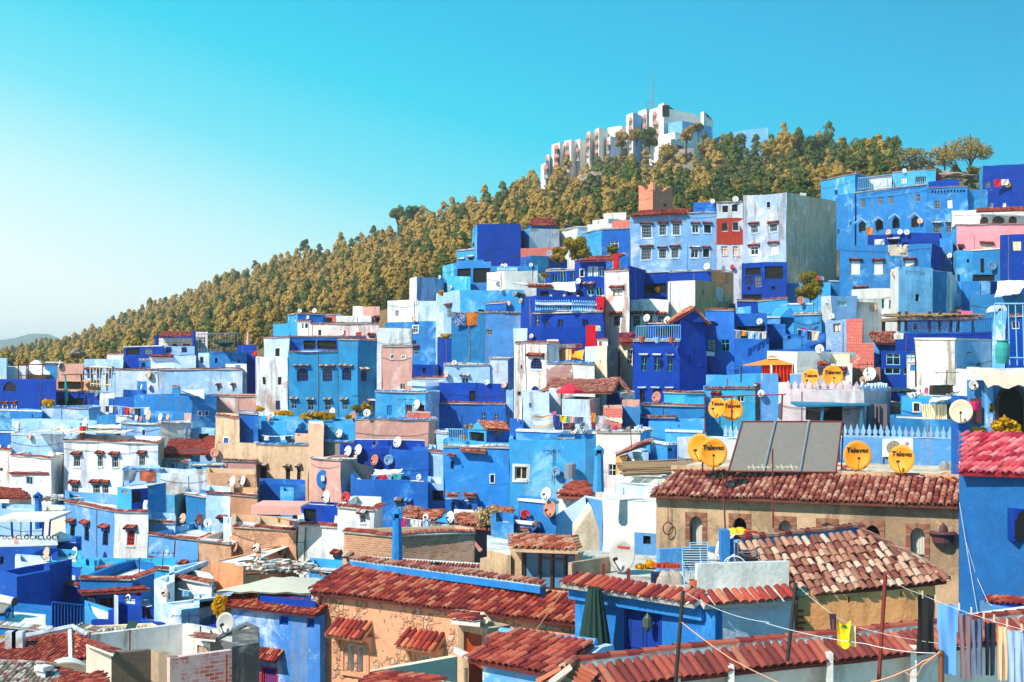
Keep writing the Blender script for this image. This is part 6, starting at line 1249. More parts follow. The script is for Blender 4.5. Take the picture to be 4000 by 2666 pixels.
random.seed(31);ev=Vc((-pd.y,pd.x,0));ev=ev if ev.y<0 else-ev;E0=a+ev*.42-Vc((pd.x,pd.y,0))*.15+Vc((0,0,-.02));E1=b+ev*.42+Vc((0,0,-.02));E0 .z=E1 .z=a.z-.02
m=MB();tp(m,[E0,E1,E1-ev*2.5+Vc((0,0,.85)),E0-ev*2.5+Vc((.5,0,.85))],.235,.37,jit=.018,seg=6);m.build('tiled_roof',['T:TO','chans'],TNH)
zt_=a.z+.83;k0=a-ev*2.2;k1=b-ev*2.2;m=MB();k2=k1-ev*7;k3=k0-ev*7;m.add([(v.x,v.y,z)for z in(zt_-.5,zt_)for v in(k0,k1,k2,k3)],[(4,5,6,7),(0,1,5,4),(1,2,6,5),(2,3,7,6),(3,0,4,7)]);m.build('roof_terrace','TEF',TNH)
m=MB();m.add([(v.x,v.y,z)for z in(zt_+.004,zt_+.16)for v in(k0+ev*.1,k1+ev*.1,k1-ev*.2,k0-ev*.2)],[(4,5,6,7),(0,1,5,4),(1,2,6,5),(2,3,7,6),(3,0,4,7)]);m.build('kerb','TE',TNH)
m=MB();L3=[Vc((k.x,k.y,0))for k in(k0,k1,k2,k3)];m.add([(v.x,v.y,z)for z in(-16,zt_-.5)for v in(b,k1,k2)],[(0,1,4,3),(1,2,5,4)]);m.build('side_wall','TE',TNH)
ZT=zt_
def onterr(x,y):X,Y=full(x,y);return PF(X,Y,ZT*F/(HZ-Y))
# solar panels
T('o')
def panels():
 y0=1852;A=onterr(2842,y0);B_=onterr(3268,1856);A.z=B_.z=ZT+.1;D0=A.y;
 r=empty('solar_heater',(A+B_)/2,'bank of three grey solar panels tilted on the tan house roof','solar panel');tops=PF(2898,1648,D0+1.0),PF(3292,1648,B_.y+1.0);ul=(tops[0]-A);ur=(tops[1]-B_)
 for k in range(3):
  f0,f1=(k+.02)/3,(k+.98)/3;c=[A+(B_-A)*f0,A+(B_-A)*f1,tops[0]+(tops[1]-tops[0])*f1,tops[0]+(tops[1]-tops[0])*f0];n=(c[1]-c[0]).cross(c[3]-c[0]).normalized();n=n if n.y<0 else-n;m=MB()
  m.add(c+[p-n*.08 for p in c],[(0,1,2,3),(7,6,5,4),(0,4,5,1),(1,5,6,2),(2,6,7,3),(3,7,4,0)]);pn=m.build('panel','panelm',r);fr=MB()
  for i in range(4):fr.tube([c[i]+n*.01,c[(i+1)%4]+n*.01],.035,4)
  fr.build('frame','rust' if 1 else 'iron',pn)
  if k<2:q=MB();s=A+(B_-A)*(k+1)/3;e=tops[0]+(tops[1]-tops[0])*(k+1)/3;q.tube([s+n*.04,e+n*.04],.05,5);q.build('pipe','grey',r)
 g=MB()
 for s,e in((A,tops[0]),(B_,tops[1])):g.tube([e,Vc((e.x,e.y+.4,ZT))],.03,4);g.tube([s,Vc((e.x,e.y+.4,ZT+.04))],.03,4)
 g.build('stand','iron',r)
panels()
T('c')
TV='Televes'
dish(1648,1232,178,236,'orange lettered dish half hidden behind the front orange dish left of the solar panels','orange',58.0,-1,None,tilt=.3,front=-.6)
dish(1762,1276,222,240,'front orange lettered dish left of the solar panels','orange',57,-1,TV,tilt=.3,front=-.12,mast=.35)
dish(1798,880,150,176,'orange lettered dish turned left on the dark red pipe frame','orange',66,-1,TV,tilt=.4,front=-.75);dish(1928,900,165,184,'orange lettered dish standing behind the dark red frame post','orange',66.8,-1,TV,tilt=.3,front=-.15)
T('d');dish(782,1300,236,244,'orange lettered dish just right of the solar panels','orange',57.4,-1,TV,tilt=.3,front=-.1,mast=.2);dish(1172,1332,205,236,'orange lettered dish turned left before the air conditioner','orange',56.5,-1,TV,tilt=.35,front=-.62,mast=.2)
dish(374,632,145,172,'orange lettered dish turned left on the crenellated roof','orange',79,-1,TV,tilt=.4,front=-.7);dish(566,606,178,182,'orange lettered dish facing front on the crenellated roof','orange',79.5,-1,TV,tilt=.3,front=-.05)
m=MB();T('c');m.tube([P(1686,1110,63),P(1686,786,63),P(1940,788,63),P(1940,990,63)],.045,6);tag(m.build('pipe_frame','redp'),'dark red pipe frame carrying two orange dishes','frame');T('d');m=MB();m.tube([P(120,985,62),P(120,782,62)],.045,6);m.tube([P(-400,780,62.5),P(150,782,62)],.03,6);tag(m.build('pipe_frame','redp'),'dark red post with a long bar before the grey pink house','frame')
# crenellated parapets
def merlons(x0,y0,D0,x1,y1,D1,n,mat,label,h=.62,parent=None):
 m=MB();a=P(x0,y0,D0);b=P(x1,y1,D1);d=b-a;dl=Vc((d.x,d.y,0)).normalized();nn=Vc((-dl.y,dl.x,0));s=d.length/n
 for k in range(n):
  c=a+d*(k+.5)/n;pr=[(-.36,0),(-.36,.15),(-.2,.22),(-.38,.38),(-.38,.52),(-.2,.66),(-.12,.84),(0,1),(.12,.84),(.2,.66),(.38,.52),(.38,.38),(.2,.22),(.36,.15),(.36,0)]
  F_=[c+dl*(u*s)+Vc((0,0,v*h))for u,v in pr];N_=len(F_);m.add(F_+[p+nn*.14 for p in F_],[tuple(range(N_))[::-1],tuple(range(N_,2*N_))]+[(i,i+1,N_+i+1,N_+i)for i in range(N_-1)])
 return m,m.build('merlon_row' if parent is None else 'merlons',mat,parent)
T('d');WL=H('640,67 1678,65.2',1135,'UB','pale blue wall topped with stepped merlons behind the orange dishes','n',dep=1.2,par=0);merlons(650,1132,67,1675,1168,65.3,19,'PB','',.62,WL)
H('-800,69 -150,68',1145,'VP','pale wall with merlons left of the solar panels','n',dep=1,par=0);_,o=merlons(-390,1128,68.5,-120,1145,68.2,6,'PB','',.55);tag(o,'short row of pale blue merlons left of the solar panels','parapet');
_,o=merlons(135,722,75,800,720,72.6,10,'PG','',.45);tag(o,'row of pinkish merlons on the grey pink house front','parapet');_,o=merlons(820,722,72.7,1068,752,76.5,9,'VP','',.45);tag(o,'row of pale merlons along the right side of the grey pink house','parapet')
# shutters of the grey pink house
m=MB();
for x in(900,995):p=P(x-30,845,73.2);q=P(x+30,1075,73.2);m.box(p.x,q.x,73.1,73.3,q.z,p.z)
for x in(868,932,963,1030):p=P(x-4,845,73.1);q=P(x+4,1080,73.1);m.box(p.x,q.x,72.9,73.4,q.z,p.z)
tag(m.build('shutter_wall','mauvem'),'pair of tall mauve shutters at the corner of the grey pink house','shutter');m=MB();p=P(240,850,72);q=P(868,862,72);m.box(p.x,q.x,71.2,73.4,q.z,q.z+.12)
for x in(470,808):p=P(x-8,860,71.6);q=P(x+8,1110,71.6);m.box(p.x,q.x,71.4,71.7,q.z,p.z)
tag(m.build('porch_frame','tealm'),'teal porch frame on the grey pink house','frame')
# air conditioners
def aircon(x,y,w,h,D,label,mat='white'):
 p=P(x,y,D);W_=px(w,D);Hh=px(h,D);r=empty('air_conditioner',p-Vc((0,0,Hh/2)),label,'air conditioner');m=MB();m.box(p.x-W_/2,p.x+W_/2,D,D+.35,p.z-Hh/2,p.z+Hh/2);m.build('casing',mat,r)
 m=MB();R_=min(W_,Hh)*.4;cx_=p.x-W_*.16;vs=[(cx_+R_*math.cos(k*.3927),D-.012,p.z+R_*math.sin(k*.3927))for k in range(16)];m.add(vs,[tuple(range(16))]);m.build('fan_opening','tarp',r);g=MB()
 for k in range(-4,5):u=R_*k/5;v=math.sqrt(R_*R_-u*u);g.box(cx_+u-.008,cx_+u+.008,D-.03,D-.02,p.z-v,p.z+v);g.box(cx_-v,cx_+v,D-.032,D-.022,p.z+u-.008,p.z+u+.008)
 g.build('grille','cream',r);b=MB();b.box(p.x-W_*.4,p.x-W_*.34,D,D+.4,p.z-Hh/2-.1,p.z-Hh/2);b.box(p.x+W_*.34,p.x+W_*.4,D,D+.4,p.z-Hh/2-.1,p.z-Hh/2);b.build('bracket','iron',r);return r,p,W_,Hh
T('d');r,p,W_,Hh=aircon(1134,1226,262,158,63.5,'big white air conditioner behind the right orange dish');m=MB();s_=Hh*.13;c=Vc((p.x+W_*.3,63.49,p.z+Hh*.22));m.add([c+Vc((0,0,s_)),c+Vc((s_,0,0)),c-Vc((0,0,s_)),c-Vc((s_,0,0))],[(0,1,2,3)]);m.build('emblem','pink',r)
cu=bpy.data.curves.new('emblem_letter','FONT');cu.body='F';cu.size=s_*1.2;cu.align_x='CENTER';cu.extrude=.002;to=bpy.data.objects.new('emblem_letter',cu);S.collection.objects.link(to);cu.materials.append(MT('white'));lettering(to,r,Matrix.Translation(c-r.location+Vc((0,-.008,-s_*.4)))@Matrix.Rotation(math.pi/2,4,'X'))
aircon(1148,266,76,50,91,'air conditioner at the corner of the pergola terrace');T('c');aircon(752,182,38,44,106.5,'small air conditioner on the red wall')
# --- blue house at the right edge with pink tile roof and arch terrace
T('d');z0=P(1672,1448,50.5).z
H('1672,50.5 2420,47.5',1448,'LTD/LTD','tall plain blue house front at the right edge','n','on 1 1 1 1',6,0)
m=MB();tp(m,[P(1668,1450,49.9),P(2450,1475,47),P(2450,1120,50.4),P(1720,1128,53)],.25,.4,jit=.03,seg=6);tag(m.build('tiled_roof',['T:TP','redm']),'pink red tile roof over the tall blue house at the right edge','roof')
T('h');m=MB();p=P(1960,182,48.2);q=P(2080,440,48.2);f_=MB();f_.box(p.x,q.x,48.14,48.8,q.z,p.z);r_=empty('niche_window',(p+q)/2,'dark keyhole window in the tall blue house','window');f_.build('frame','DB',r_);pt_=[(1975,430),(1975,275),(1995,262),(2000,225),(2025,200),(2047,190),(2090,200),(2090,430)];m.add([P(x,y,48.1)for x,y in pt_],[tuple(range(8))[::-1]]);m.build('opening','void',r_)
m=MB();tp(m,[P(1760,940,48.8),P(2100,962,47.4),P(2100,900,48.1),P(1765,890,49.4)],.22,.5,seg=6);r_=empty('door_canopy',P(1900,1040,48.6),'tile hood over the pale blue door in the tall blue house','canopy');m.build('tiled_roof',['T:TR','DB'],r_);m=MB();p=P(1812,975,47.9);q=P(2100,1060,47.9);m.box(p.x,q.x,47.85,49.4,q.z,p.z);m.build('door','pale2',r_)
T('d');r_=H('1740,57.5 2450,55.5',640,'MB','blue arcade house with a big dark arch behind the pink red roof','n','',5,0)
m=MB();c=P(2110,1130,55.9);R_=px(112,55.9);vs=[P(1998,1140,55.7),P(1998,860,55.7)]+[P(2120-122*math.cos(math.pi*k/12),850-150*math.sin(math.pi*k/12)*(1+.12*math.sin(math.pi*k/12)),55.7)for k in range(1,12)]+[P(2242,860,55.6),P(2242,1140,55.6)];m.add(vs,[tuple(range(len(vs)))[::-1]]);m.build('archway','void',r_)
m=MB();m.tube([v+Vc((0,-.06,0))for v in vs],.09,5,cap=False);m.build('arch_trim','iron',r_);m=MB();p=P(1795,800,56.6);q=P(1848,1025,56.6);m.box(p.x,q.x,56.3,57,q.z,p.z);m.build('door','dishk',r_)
m=MB();p=P(1910,680,54.5);q=P(1952,1125,54.5);m.box(p.x,q.x,54.3,54.7,q.z,p.z);m.box(p.x-.1,q.x+.1,54.2,54.8,q.z,q.z+.35);tag(m.build('post','UB'),'pale blue post holding the beige canopy','post')
m=MB();g=[];
for j in range(9):
 for i in range(15):x=1790+(2420-1790)*i/14;g.append(P(x+(20-6*j),590-j*5+8*math.sin(i*1.1),53+j*.5))
dr=[P(1790+(630)*i/14,640+38*math.sin(i*.7)**2+(40 if i>2 else-40),52.9)for i in range(15)];m.add(g,[(j*15+i,j*15+i+1,(j+1)*15+i+1,(j+1)*15+i)for j in range(8)for i in range(14)]);m.add(g[:15]+dr,[(i,15+i,16+i,i+1)for i in range(14)]);tag(m.build('canopy','canopy',None,True),'sagging beige cloth canopy over the arch terrace','canopy')
m=MB();p=P(1670,780,56);q=P(1735,1200,56);m.box(p.x,q.x,55.9,57,-12,p.z);m.build('pier','RB',r_)
r2=H('1735,75 2500,74',530,'WH','white terrace wall behind the beige canopy','n',dep=4,par=.2);railing([P(1990,515,72),P(2300,520,72)],3.2,'white railing above the beige canopy','lblue',.35,.03)
H('1968,77 2082,76.5',40,'UB','tall pale blue chimney wall with a round topped opening','n','an 2025 50 52 1',1.5,0,cat='chimney',name='chimney');m=MB();c=P(2025,42,76.8);
for k in range(12):a0=math.pi*k/12;a1=math.pi*(k+1)/12;R1=px(57,76.8);R0=px(26,76.8);m.add([c+Vc((R*math.cos(a),y,R*math.sin(a)))for y in(0,1.2)for R in(R0,R1)for a in(a0,a1)],[(0,2,3,1),(4,5,7,6),(2,6,7,3),(0,1,5,4)])
tag(m.build('chimney_arch','GW'),'small round arch on top of the tall pale blue chimney','chimney');H('1985,88 2260,87',80,'DB','deep blue room behind the tall pale blue chimney','t','rn 2160 120 70 70 white',5)
# --- orange walled house with the large old tile roof
random.seed(17);T('h');e0=P(212,892,42);e1=atz(1432,762,e0 .z+.3);T('h');rz=e0 .z+1.25;r1=atz(752,378,rz);T('g');r0=atz(1800,490,rz);OH=empty('house',(e0+e1)/2-Vc((0,0,3)),'orange plaster house under the wide old terracotta roof','house','houses packed up the hillside')
m=MB();tp(m,[e0,e1,r1,r0],.235,.33,jit=.035,seg=6);b2=r1+(r1-r0).normalized()*.1;d_=(e1-e0).normalized();back1=e1+Vc((.4,4.2,0));tp(m,[back1,e1,r1,r1+Vc((.1,.15,0))],.235,.36,jit=.02);m.build('tiled_roof',['T:TX','chan'],OH)
m=MB();d=(r1-r0).normalized();n_=Vc((-d.y,d.x,0));m.add([p+n_*k+Vc((0,0,z))for k,z in((-.02,0),(-.02,.2),(.3,.24),(.3,-2))for p in(r0,r1)],[(0,1,3,2),(2,3,5,4),(4,5,7,6),(0,2,4,6),(1,7,5,3)]);m.build('ridge_wall','UB',OH);m=MB();rt_(m,r0+Vc((0,.1,.22)),r1+Vc((0,.1,.22)),.15,.3);rt_(m,r1+Vc((0,0,.05)),e1+Vc((0,0,.08)),.13,.34);m.build('ridge_tiles','T:TO',OH)
w0=e0+Vc((.12,.02,0));w1=e1+Vc((-.35,.02,0));w0 .z=w1 .z=e0 .z+.16;pw=Vc((w0 .x,w0 .y));dw=(Vc((w1 .x,w1 .y))-pw).normalized();hs=[]
for x,y,w,h in((650,885,22,48),(1067,838,16,42)):T('h');u0,z1=onwall(pw,dw,x-w/2,y);u1,_=onwall(pw,dw,x+w/2,y);_,z0=onwall(pw,dw,x,y+h);hs.append((u0,u1,z0,z1))
wbx('wall',w0,w1,-14,w0 .z,'SEC',OH,.4,hs);m=MB();m.add([(w1 .x,w1 .y,-14),(w1 .x+.4,w1 .y+4,-14),(w1 .x+.4,w1 .y+4,w1 .z),(w1 .x,w1 .y,w1 .z)],[(0,1,2,3)]);m.build('side_wall','SEC',OH)
m=MB();
for k in range(9):z=w0 .z-.55-k*.17-rr_()*.05;bx0=w0 .x+.0;m.box(w0 .x-.01,w0 .x+.12+.1*rr_(),w0 .y-.03,w0 .y+.2,z,z+.07)
m.build('brick_quoin','sbrick',OH)
# --- blue room with the blue door, junk on its roof
T('g');BZ=P(440,770,43.3).z;A=atz(440,770,BZ);B_=atz(1505,935,BZ);C=atz(2047,905,BZ);T('h');Dd=atz(192,895,BZ);T('g')
BH=empty('house',(A+B_)/2-Vc((0,0,4)),'blue room with a deep blue panelled door and junk heaped on its roof','house','houses packed up the hillside')
d=(B_-A).normalized();nb=Vc((-d.y,d.x,0));ins=nb*.5;wA=A+ins+d*.45;wB=B_+ins*0.4+d*.0;pw=Vc((wA.x,wA.y));dw=Vc((d.x,d.y));u0,z1=onwall(pw,dw,918,925);u1,_=onwall(pw,dw,1180,955);
E=atz(1625,985,BZ-.15);wB=pw.to_3d()+d*((E-A).length+.1)if False else Vc((E.x,E.y,BZ));pd2=(Vc((wB.x,wB.y))-pw).normalized();u0,z1=onwall(pw,pd2,915,925);u1,_=onwall(pw,pd2,1182,958)
wb,pb,_,_,Lb=wbx('wall',wA,wB,-13,BZ,'BRM',BH,.3,[(u0,u1,-12,z1)]);m=MB();v0=-12
bxx(m,pb,u0+.005,u1-.005,v0,z1-.01,.08,.14);W_=(u1-u0)
for j in range(2):
 ua_=u0+W_*(.06+.48*j);ub_=ua_+W_*.4
 for za,zb_ in((z1-1.3,z1-.2),(z1-2.0,z1-1.4),(z1-2.6,z1-2.1)):bxx(m,pb,ua_,ub_,za,za+.04,.05,.08);bxx(m,pb,ua_,ub_,zb_-.04,zb_,.05,.08);bxx(m,pb,ua_,ua_+.04,za+.04,zb_-.04,.05,.08);bxx(m,pb,ub_-.04,ub_,za+.04,zb_-.04,.05,.08)
bxx(m,pb,u0-.08,u0,v0,z1+.08,-.02,.1);bxx(m,pb,u1,u1+.08,v0,z1+.08,-.02,.1);dr_=m.build('door','DB',BH);m=MB();bxx(m,pb,u1-.2,u1-.14,z1-1.75,z1-1.6,.03,.06);m.build('handle','cream',dr_)
m=MB();q=lambda P_,k,z:P_+nb*k+Vc((0,0,z));m.add([q(A,.05,-.05),q(B_,.05,-.05),q(B_,.05,-.5),q(A,.05,-.5),q(A,.5,-.05),q(B_,.5,-.05),q(B_,.5,-.5),q(A,.5,-.5)],[(0,1,2,3),(3,2,6,7),(1,5,6,2),(0,3,7,4)]);m.build('cornice','LT',BH)
m=MB();bxx(m,pb,-.3,.12,-13,BZ-.2,-.3,.3);m.build('pillar','LT',BH)
random.seed(8);m=MB();tp(m,[q(A,-.3,-.02),q(B_,-.3,-.02),q(B_,.25,.22),q(A,.25,.22)],.26,.62,jit=.02,seg=6);m.build('tile_coping',['T:TR','mortar'],BH)
e2=(Dd-C).normalized();n2=Vc((-e2 .y,e2 .x,0));n2=n2 if n2 .y>0 else-n2;m=MB();tp(m,[B_-n2*.3+Vc((0,0,-.03)),Dd-n2*.3+Vc((0,0,-.03)),Dd+n2*.25+Vc((0,0,.22)),B_+n2*.25+Vc((0,0,.22))],.26,.62,jit=.02,seg=6);m.build('tile_coping',['T:TR','mortar'],BH)
wbx('white_wall',Vc((E.x+.02,E.y+.1,0)),Vc((Dd.x+.12,Dd.y+.25,0)),-13,BZ-.03,'VPL',BH,.3)
rf=[q(A,.2,.18),B_+Vc((0,.25,.18)),Dd+n2*.2+Vc((0,0,.18)),Dd+Vc((-.3,6,.18)),A+Vc((.9,6.5,.18))];m=MB();m.add([(v.x,v.y,BZ+.12)for v in rf],[tuple(range(5))]);m.build('flat_roof','RG',BH)
T('g');JZ=BZ+.12
def onroof(x,y,z=None):X,Y=full(x,y);z=JZ if z is None else z;return PF(X,Y,z*F/(HZ-Y))
p=onroof(1490,830);q_=onroof(2047,800);
def lowwall(x0,y0,x1,y1,h,mat,label,th=.22):a=onroof(x0,y0);b=onroof(x1,y1);o,*_=wbx('low_wall',a,b,JZ-.02,JZ+h,mat,None,th);return tag(o,label,'wall')
lowwall(1482,838,2215,815,.78,'WH','low white parapet on the junk covered roof');lowwall(480,745,790,690,.5,'TN','low plaster kerb at the left of the junk covered roof',.15);lowwall(1180,690,1700,660,.72,'UB','peeling blue low wall behind the junk')
m=MB();a=onroof(1672,720);m.box(a.x,a.x+.28,a.y,a.y+.5,JZ,JZ+1.4);tag(m.build('post','LT'),'blue plaster post beside the wheelchair','post')
# junk: blankets, bricks, crate, chairs, wheelchair
def heap(x,y,w,h,mat,label,z=None,name='blanket',cat='blanket',n=(22,12),D=None):
 c=onroof(x,y)if D is None else P(x,y,D);a=px(w/2,c.y);hh=px(h,c.y);m=MB();g=[];sd=rr_()*9
 for j in range(n[1]+1):
  for i in range(n[0]+1):
   u=2*i/n[0]-1;v=2*j/n[1]-1;e=max(0,1-abs(u)**2.6)*max(0,1-abs(v)**2.6);z_=hh*e**.45*(.78+.16*math.sin(u*6+sd+v*3)+.1*math.sin(u*15+v*11+sd));g.append((c.x+u*a+.04*math.sin(v*9),c.y+v*a*.55,c.z+max(0,z_)))
 k=n[0]+1;m.add(g,[(j*k+i,j*k+i+1,(j+1)*k+i+1,(j+1)*k+i)for j in range(n[1])for i in range(n[0])]);return tag(m.build(name,mat,None,True),label,cat)
heap(1265,780,210,120,'noisebk','dirty beige blanket thrown over a trestle');heap(1580,600,190,75,'noiseb2','white and brown blanket lying on the peeling blue wall',D=44.2);heap(1690,540,110,120,'noiseb2','bunched blanket climbing to the tiled roof',D=45);heap(1630,690,90,70,'noiseb3','crumpled brown and white cloth beside the blue chair')
heap(1640,700,110,34,'white','pale blue plastic sheet under the crumpled cloth',name='plastic_sheet',cat='sheet')
heap(1010,745,200,24,'noisebk','scattered rags and rubble on the flat roof',name='rubbish_heap',cat='rubbish');heap(660,735,110,30,'GC','grey box rubble by the big white dish',name='rubbish_heap',cat='rubbish')
T('g');heap(1800,385,170,60,'yellow','yellow plastic sheet heaped before the second pointed window',D=47.2,name='plastic_sheet',cat='sheet');T('h');heap(220,408,420,34,'yellow','long yellow plastic strip along the tiled ridge',D=47.0,name='plastic_sheet',cat='sheet');T('g');heap(1880,440,340,60,'noiseb2','white cloths and rubble along the blue ridge wall',D=46.4,name='cloth_heap',cat='cloth')
def bricks(spec):
 for x,y,lab in spec:
  c=onroof(x,y,JZ+.75)if x<1500 else P(x,y,46.2);r=empty('hollow_brick',c,lab,'brick','loose red bricks');m=MB();M=Matrix.Translation(c)@Matrix.Rotation(ru(-.4,.4),4,'Z');m.box(-.2,.2,-.1,.1,0,.13,0,M);m.build('block','sbrick',r);h=MB()
  for i in range(4):h.box(-.17+i*.09,-.11+i*.09,-.103,-.1,.03,.06,0,M);h.box(-.17+i*.09,-.11+i*.09,-.103,-.1,.075,.105,0,M)
  h.build('holes','dishk',r)
bricks([(1195,650,'left hollow red brick on the trestle blanket'),(1245,652,'middle hollow red brick on the trestle blanket'),(1290,655,'right hollow red brick on the trestle blanket'),(1905,388,'red brick behind the yellow plastic heap'),(1960,400,'red brick on the white cloths, left one'),(2020,405,'red brick on the white cloths, right one')])
def crate(x,y,lab,mat='beige'):
 c=onroof(x,y);m=MB();m.box(c.x-.18,c.x+.18,c.y,c.y+.3,JZ,JZ+.32);
 for k in range(3):m.box(c.x-.19,c.x+.19,c.y-.012,c.y-.002,JZ+.04+.1*k,JZ+.09+.1*k)
 tag(m.build('crate',mat),lab,'crate')
crate(1230,785,'small beige crate under the trestle blanket');crate(1165,780,'blue box in the shade under the blanket','navy')
m=MB();c=onroof(1460,830);m.lathe(c,[(.1,0),(.13,.02),(.16,.3),(.17,.3),(.15,.3),(.12,.05)],12);tag(m.build('bucket','clay'),'small clay bucket by the white parapet','bucket')
def chair(x,y,lab,mat,s=1.):
 c=onroof(x,y);r=empty('folding_chair',c,lab,'chair');f=MB()
 for sx in(-.27,.27):f.tube([c+Vc((sx,-.3,0)),c+Vc((sx,.2,.45)),c+Vc((sx,.35,1.05))],.018,6);f.tube([c+Vc((sx,.3,0)),c+Vc((sx,-.25,.45))],.018,6);f.tube([c+Vc((sx,-.28,.62)),c+Vc((sx,.3,.65))],.02,6)
 f.tube([c+Vc((-.27,.35,1.05)),c+Vc((.27,.35,1.05))],.018,6);f.tube([c+Vc((-.27,-.3,.02)),c+Vc((.27,-.3,.02))],.018,6);f.build('frame','lblue',r)
 b=MB();b.quad(c+Vc((-.25,-.27,.46)),c+Vc((.25,-.27,.46)),c+Vc((.25,.2,.44)),c+Vc((-.25,.2,.44)),0,[(0,0),(.5,0),(.5,.5),(0,.5)]);b.build('seat',mat,r);b=MB();b.quad(c+Vc((-.25,.2,.46)),c+Vc((.25,.2,.46)),c+Vc((.25,.34,1.0)),c+Vc((-.25,.34,1.0)),0,[(0,0),(.5,0),(.5,.55),(0,.55)]);b.build('backrest',mat,r)
chair(1445,785,'blue striped folding chair on the junk roof','strC');chair(1505,740,'second blue striped chair folded behind the first','strC')
def wheelchair():
 T('g');c=onroof(1840,790,JZ+.5);c=P(1850,705,43.0);c.z-=.1;r=empty('wheelchair',c,'old wheelchair with black seat standing behind the white parapet','wheelchair')
 for k,dx in enumerate((-.32,.28)):
  w=MB();cc=c+Vc((dx*.35-.2,dx*.9,.33));R_=.36;n=28;w.tube([cc+Vc((R_*math.cos(2*math.pi*i/n),.0,R_*math.sin(2*math.pi*i/n)))for i in range(n+1)],.02,5,cap=False);wo_=w.build('wheel','white',r);sp_=MB()
  for i in range(14):sp_.tube([cc,cc+Vc((R_*math.cos(2*math.pi*i/14),0,R_*math.sin(2*math.pi*i/14)))],.005,3)
  sp_.tube([cc-Vc((0,.03,0)),cc+Vc((0,.03,0))],.03,6);sp_.build('spokes','grey',wo_)
 s=MB();s.box(c.x-.15,c.x+.42,c.y-.25,c.y+.25,c.z+.52,c.z+.6);s.build('seat','black',r);s=MB();s.box(c.x-.22,c.x-.15,c.y-.25,c.y+.25,c.z+.55,c.z+1.02);s.build('backrest','tarp',r);f=MB()
 for y in(-.25,.25):f.tube([c+Vc((-.2,y,1.08)),c+Vc((-.18,y,.1))],.015,5);f.tube([c+Vc((.42,y,.8)),c+Vc((.42,y,.05))],.015,5);f.tube([c+Vc((-.18,y,.8)),c+Vc((.45,y,.8))],.018,5);f.tube([c+Vc((-.18,y,.25)),c+Vc((.42,y,.25))],.012,5);f.tube([c+Vc((.42,y,.05)),c+Vc((.62,y,-.02))],.015,5)
 f.build('frame','grey',r)
wheelchair();T('g')
dish(888,556,185,252,'big white dish with faint red lettering on the blue room roof','dishd2',44.2,-1,'PORTRAIT',tilt=.35,front=-.72,mast=.55)
for x0,y0,y1,lab in[(732,745,618,'short dark red post on the roof left of the big white dish'),(932,770,660,'short brown post holding the big white dish')]:a=onroof(x0,y0);m=MB();h=px(y0-y1,a.y);m.box(a.x-.05,a.x+.05,a.y-.05,a.y+.05,JZ,JZ+h);tag(m.build('post','rust'),lab,'post')
random.seed(13);shrub(1060,640,200,90,45.3,'yellow leaved vine creeping along the flat roof edge','flowers',330,leaf=.09);shrub(900,720,300,50,44.6,'dark ivy under the big white dish','leafY',300,leaf=.08)
m=MB();c=Vc(pb(u1-.25,z1-.15,-.25));r_=empty('lantern',c,'glass and metal lantern hanging before the blue door','lantern');m.tube([c+Vc((0,0,.35)),c],.008,4);m.lathe(c,[(.01,.0),(.1,-.12),(.14,-.16),(.14,-.4),(.08,-.5),(.02,-.56)],8);m.build('cage','lanternm',r_);m=MB();m.lathe(c,[(.06,-.2),(.06,-.38)],8);m.build('bulb','curtain',r_)
T('g');root=empty('parasol',P(655,1355,41.8),'closed dark green parasol leaning by the blue door','parasol');m=MB();c=P(660,1360,41.6);h=px(455,41.6);N_=28;prf=[(.0,0),(.43,.02),(.4,.5),(.3,1.2),(.2,2.0),(.1,h*.93),(.02,h)];vs=[c+Vc((math.cos(2*math.pi*k/N_)*r*(1+.16*(k%2)*(z<h*.9)),math.sin(2*math.pi*k/N_)*r*(1+.16*(k%2)),z))for r,z in prf for k in range(N_)];m.add(vs,[(i*N_+k,i*N_+(k+1)%N_,(i+1)*N_+(k+1)%N_,(i+1)*N_+k)for i in range(len(prf)-1)for k in range(N_)]);m.build('canopy','green',root);m=MB();m.tube([c-Vc((0,0,.4)),c+Vc((0,0,h+.1))],.025,6);m.build('pole','wood',root)
# --- small tile roof with pale gable in front
T('g');random.seed(6);z=P(0,1490,35).z;T('f');e0=atz(1690,1385,z);T('g');e1=atz(305,1508,z);rz=z+.42;T('f');r0=atz(1930,1170,rz);T('g');r1=atz(655,1262,rz)
r_=empty('house',(e0+e1)/2-Vc((0,0,3)),'small pale blue house under a mid red tile roof, near the bottom edge','house','houses packed up the hillside');m=MB();tp(m,[e0,e1,r1,r0],.23,.37,jit=.02,seg=6);m.build('tiled_roof',['T:TC','chan'],r_);d=(e1-e0).normalized();nb=Vc((-d.y,d.x,0));nb=nb if nb.y>0 else-nb
wbx('wall',e0+nb*.25+d*.3,e1+nb*.25,-16,z-.02,'UB',r_,.3);m=MB();a=r1+Vc((0,0,-.06));g=[e1+nb*.25+Vc((0,0,-.05)),a,a+nb*.5,a+nb*.5+Vc((.5,-.1,-3)),e1+nb*.3+Vc((0,0,-3))];m.add(g+[p+d*.25 for p in g],[(0,1,2,3,4),(9,8,7,6,5),(0,5,6,1),(1,6,7,2),(2,7,8,3)]);m.build('gable','VP',r_);m=MB();m.tube([r0+nb*.1+Vc((0,0,.03)),r1+nb*.1+Vc((0,0,.03))],.1,6);m.build('ridge','HB',r_)
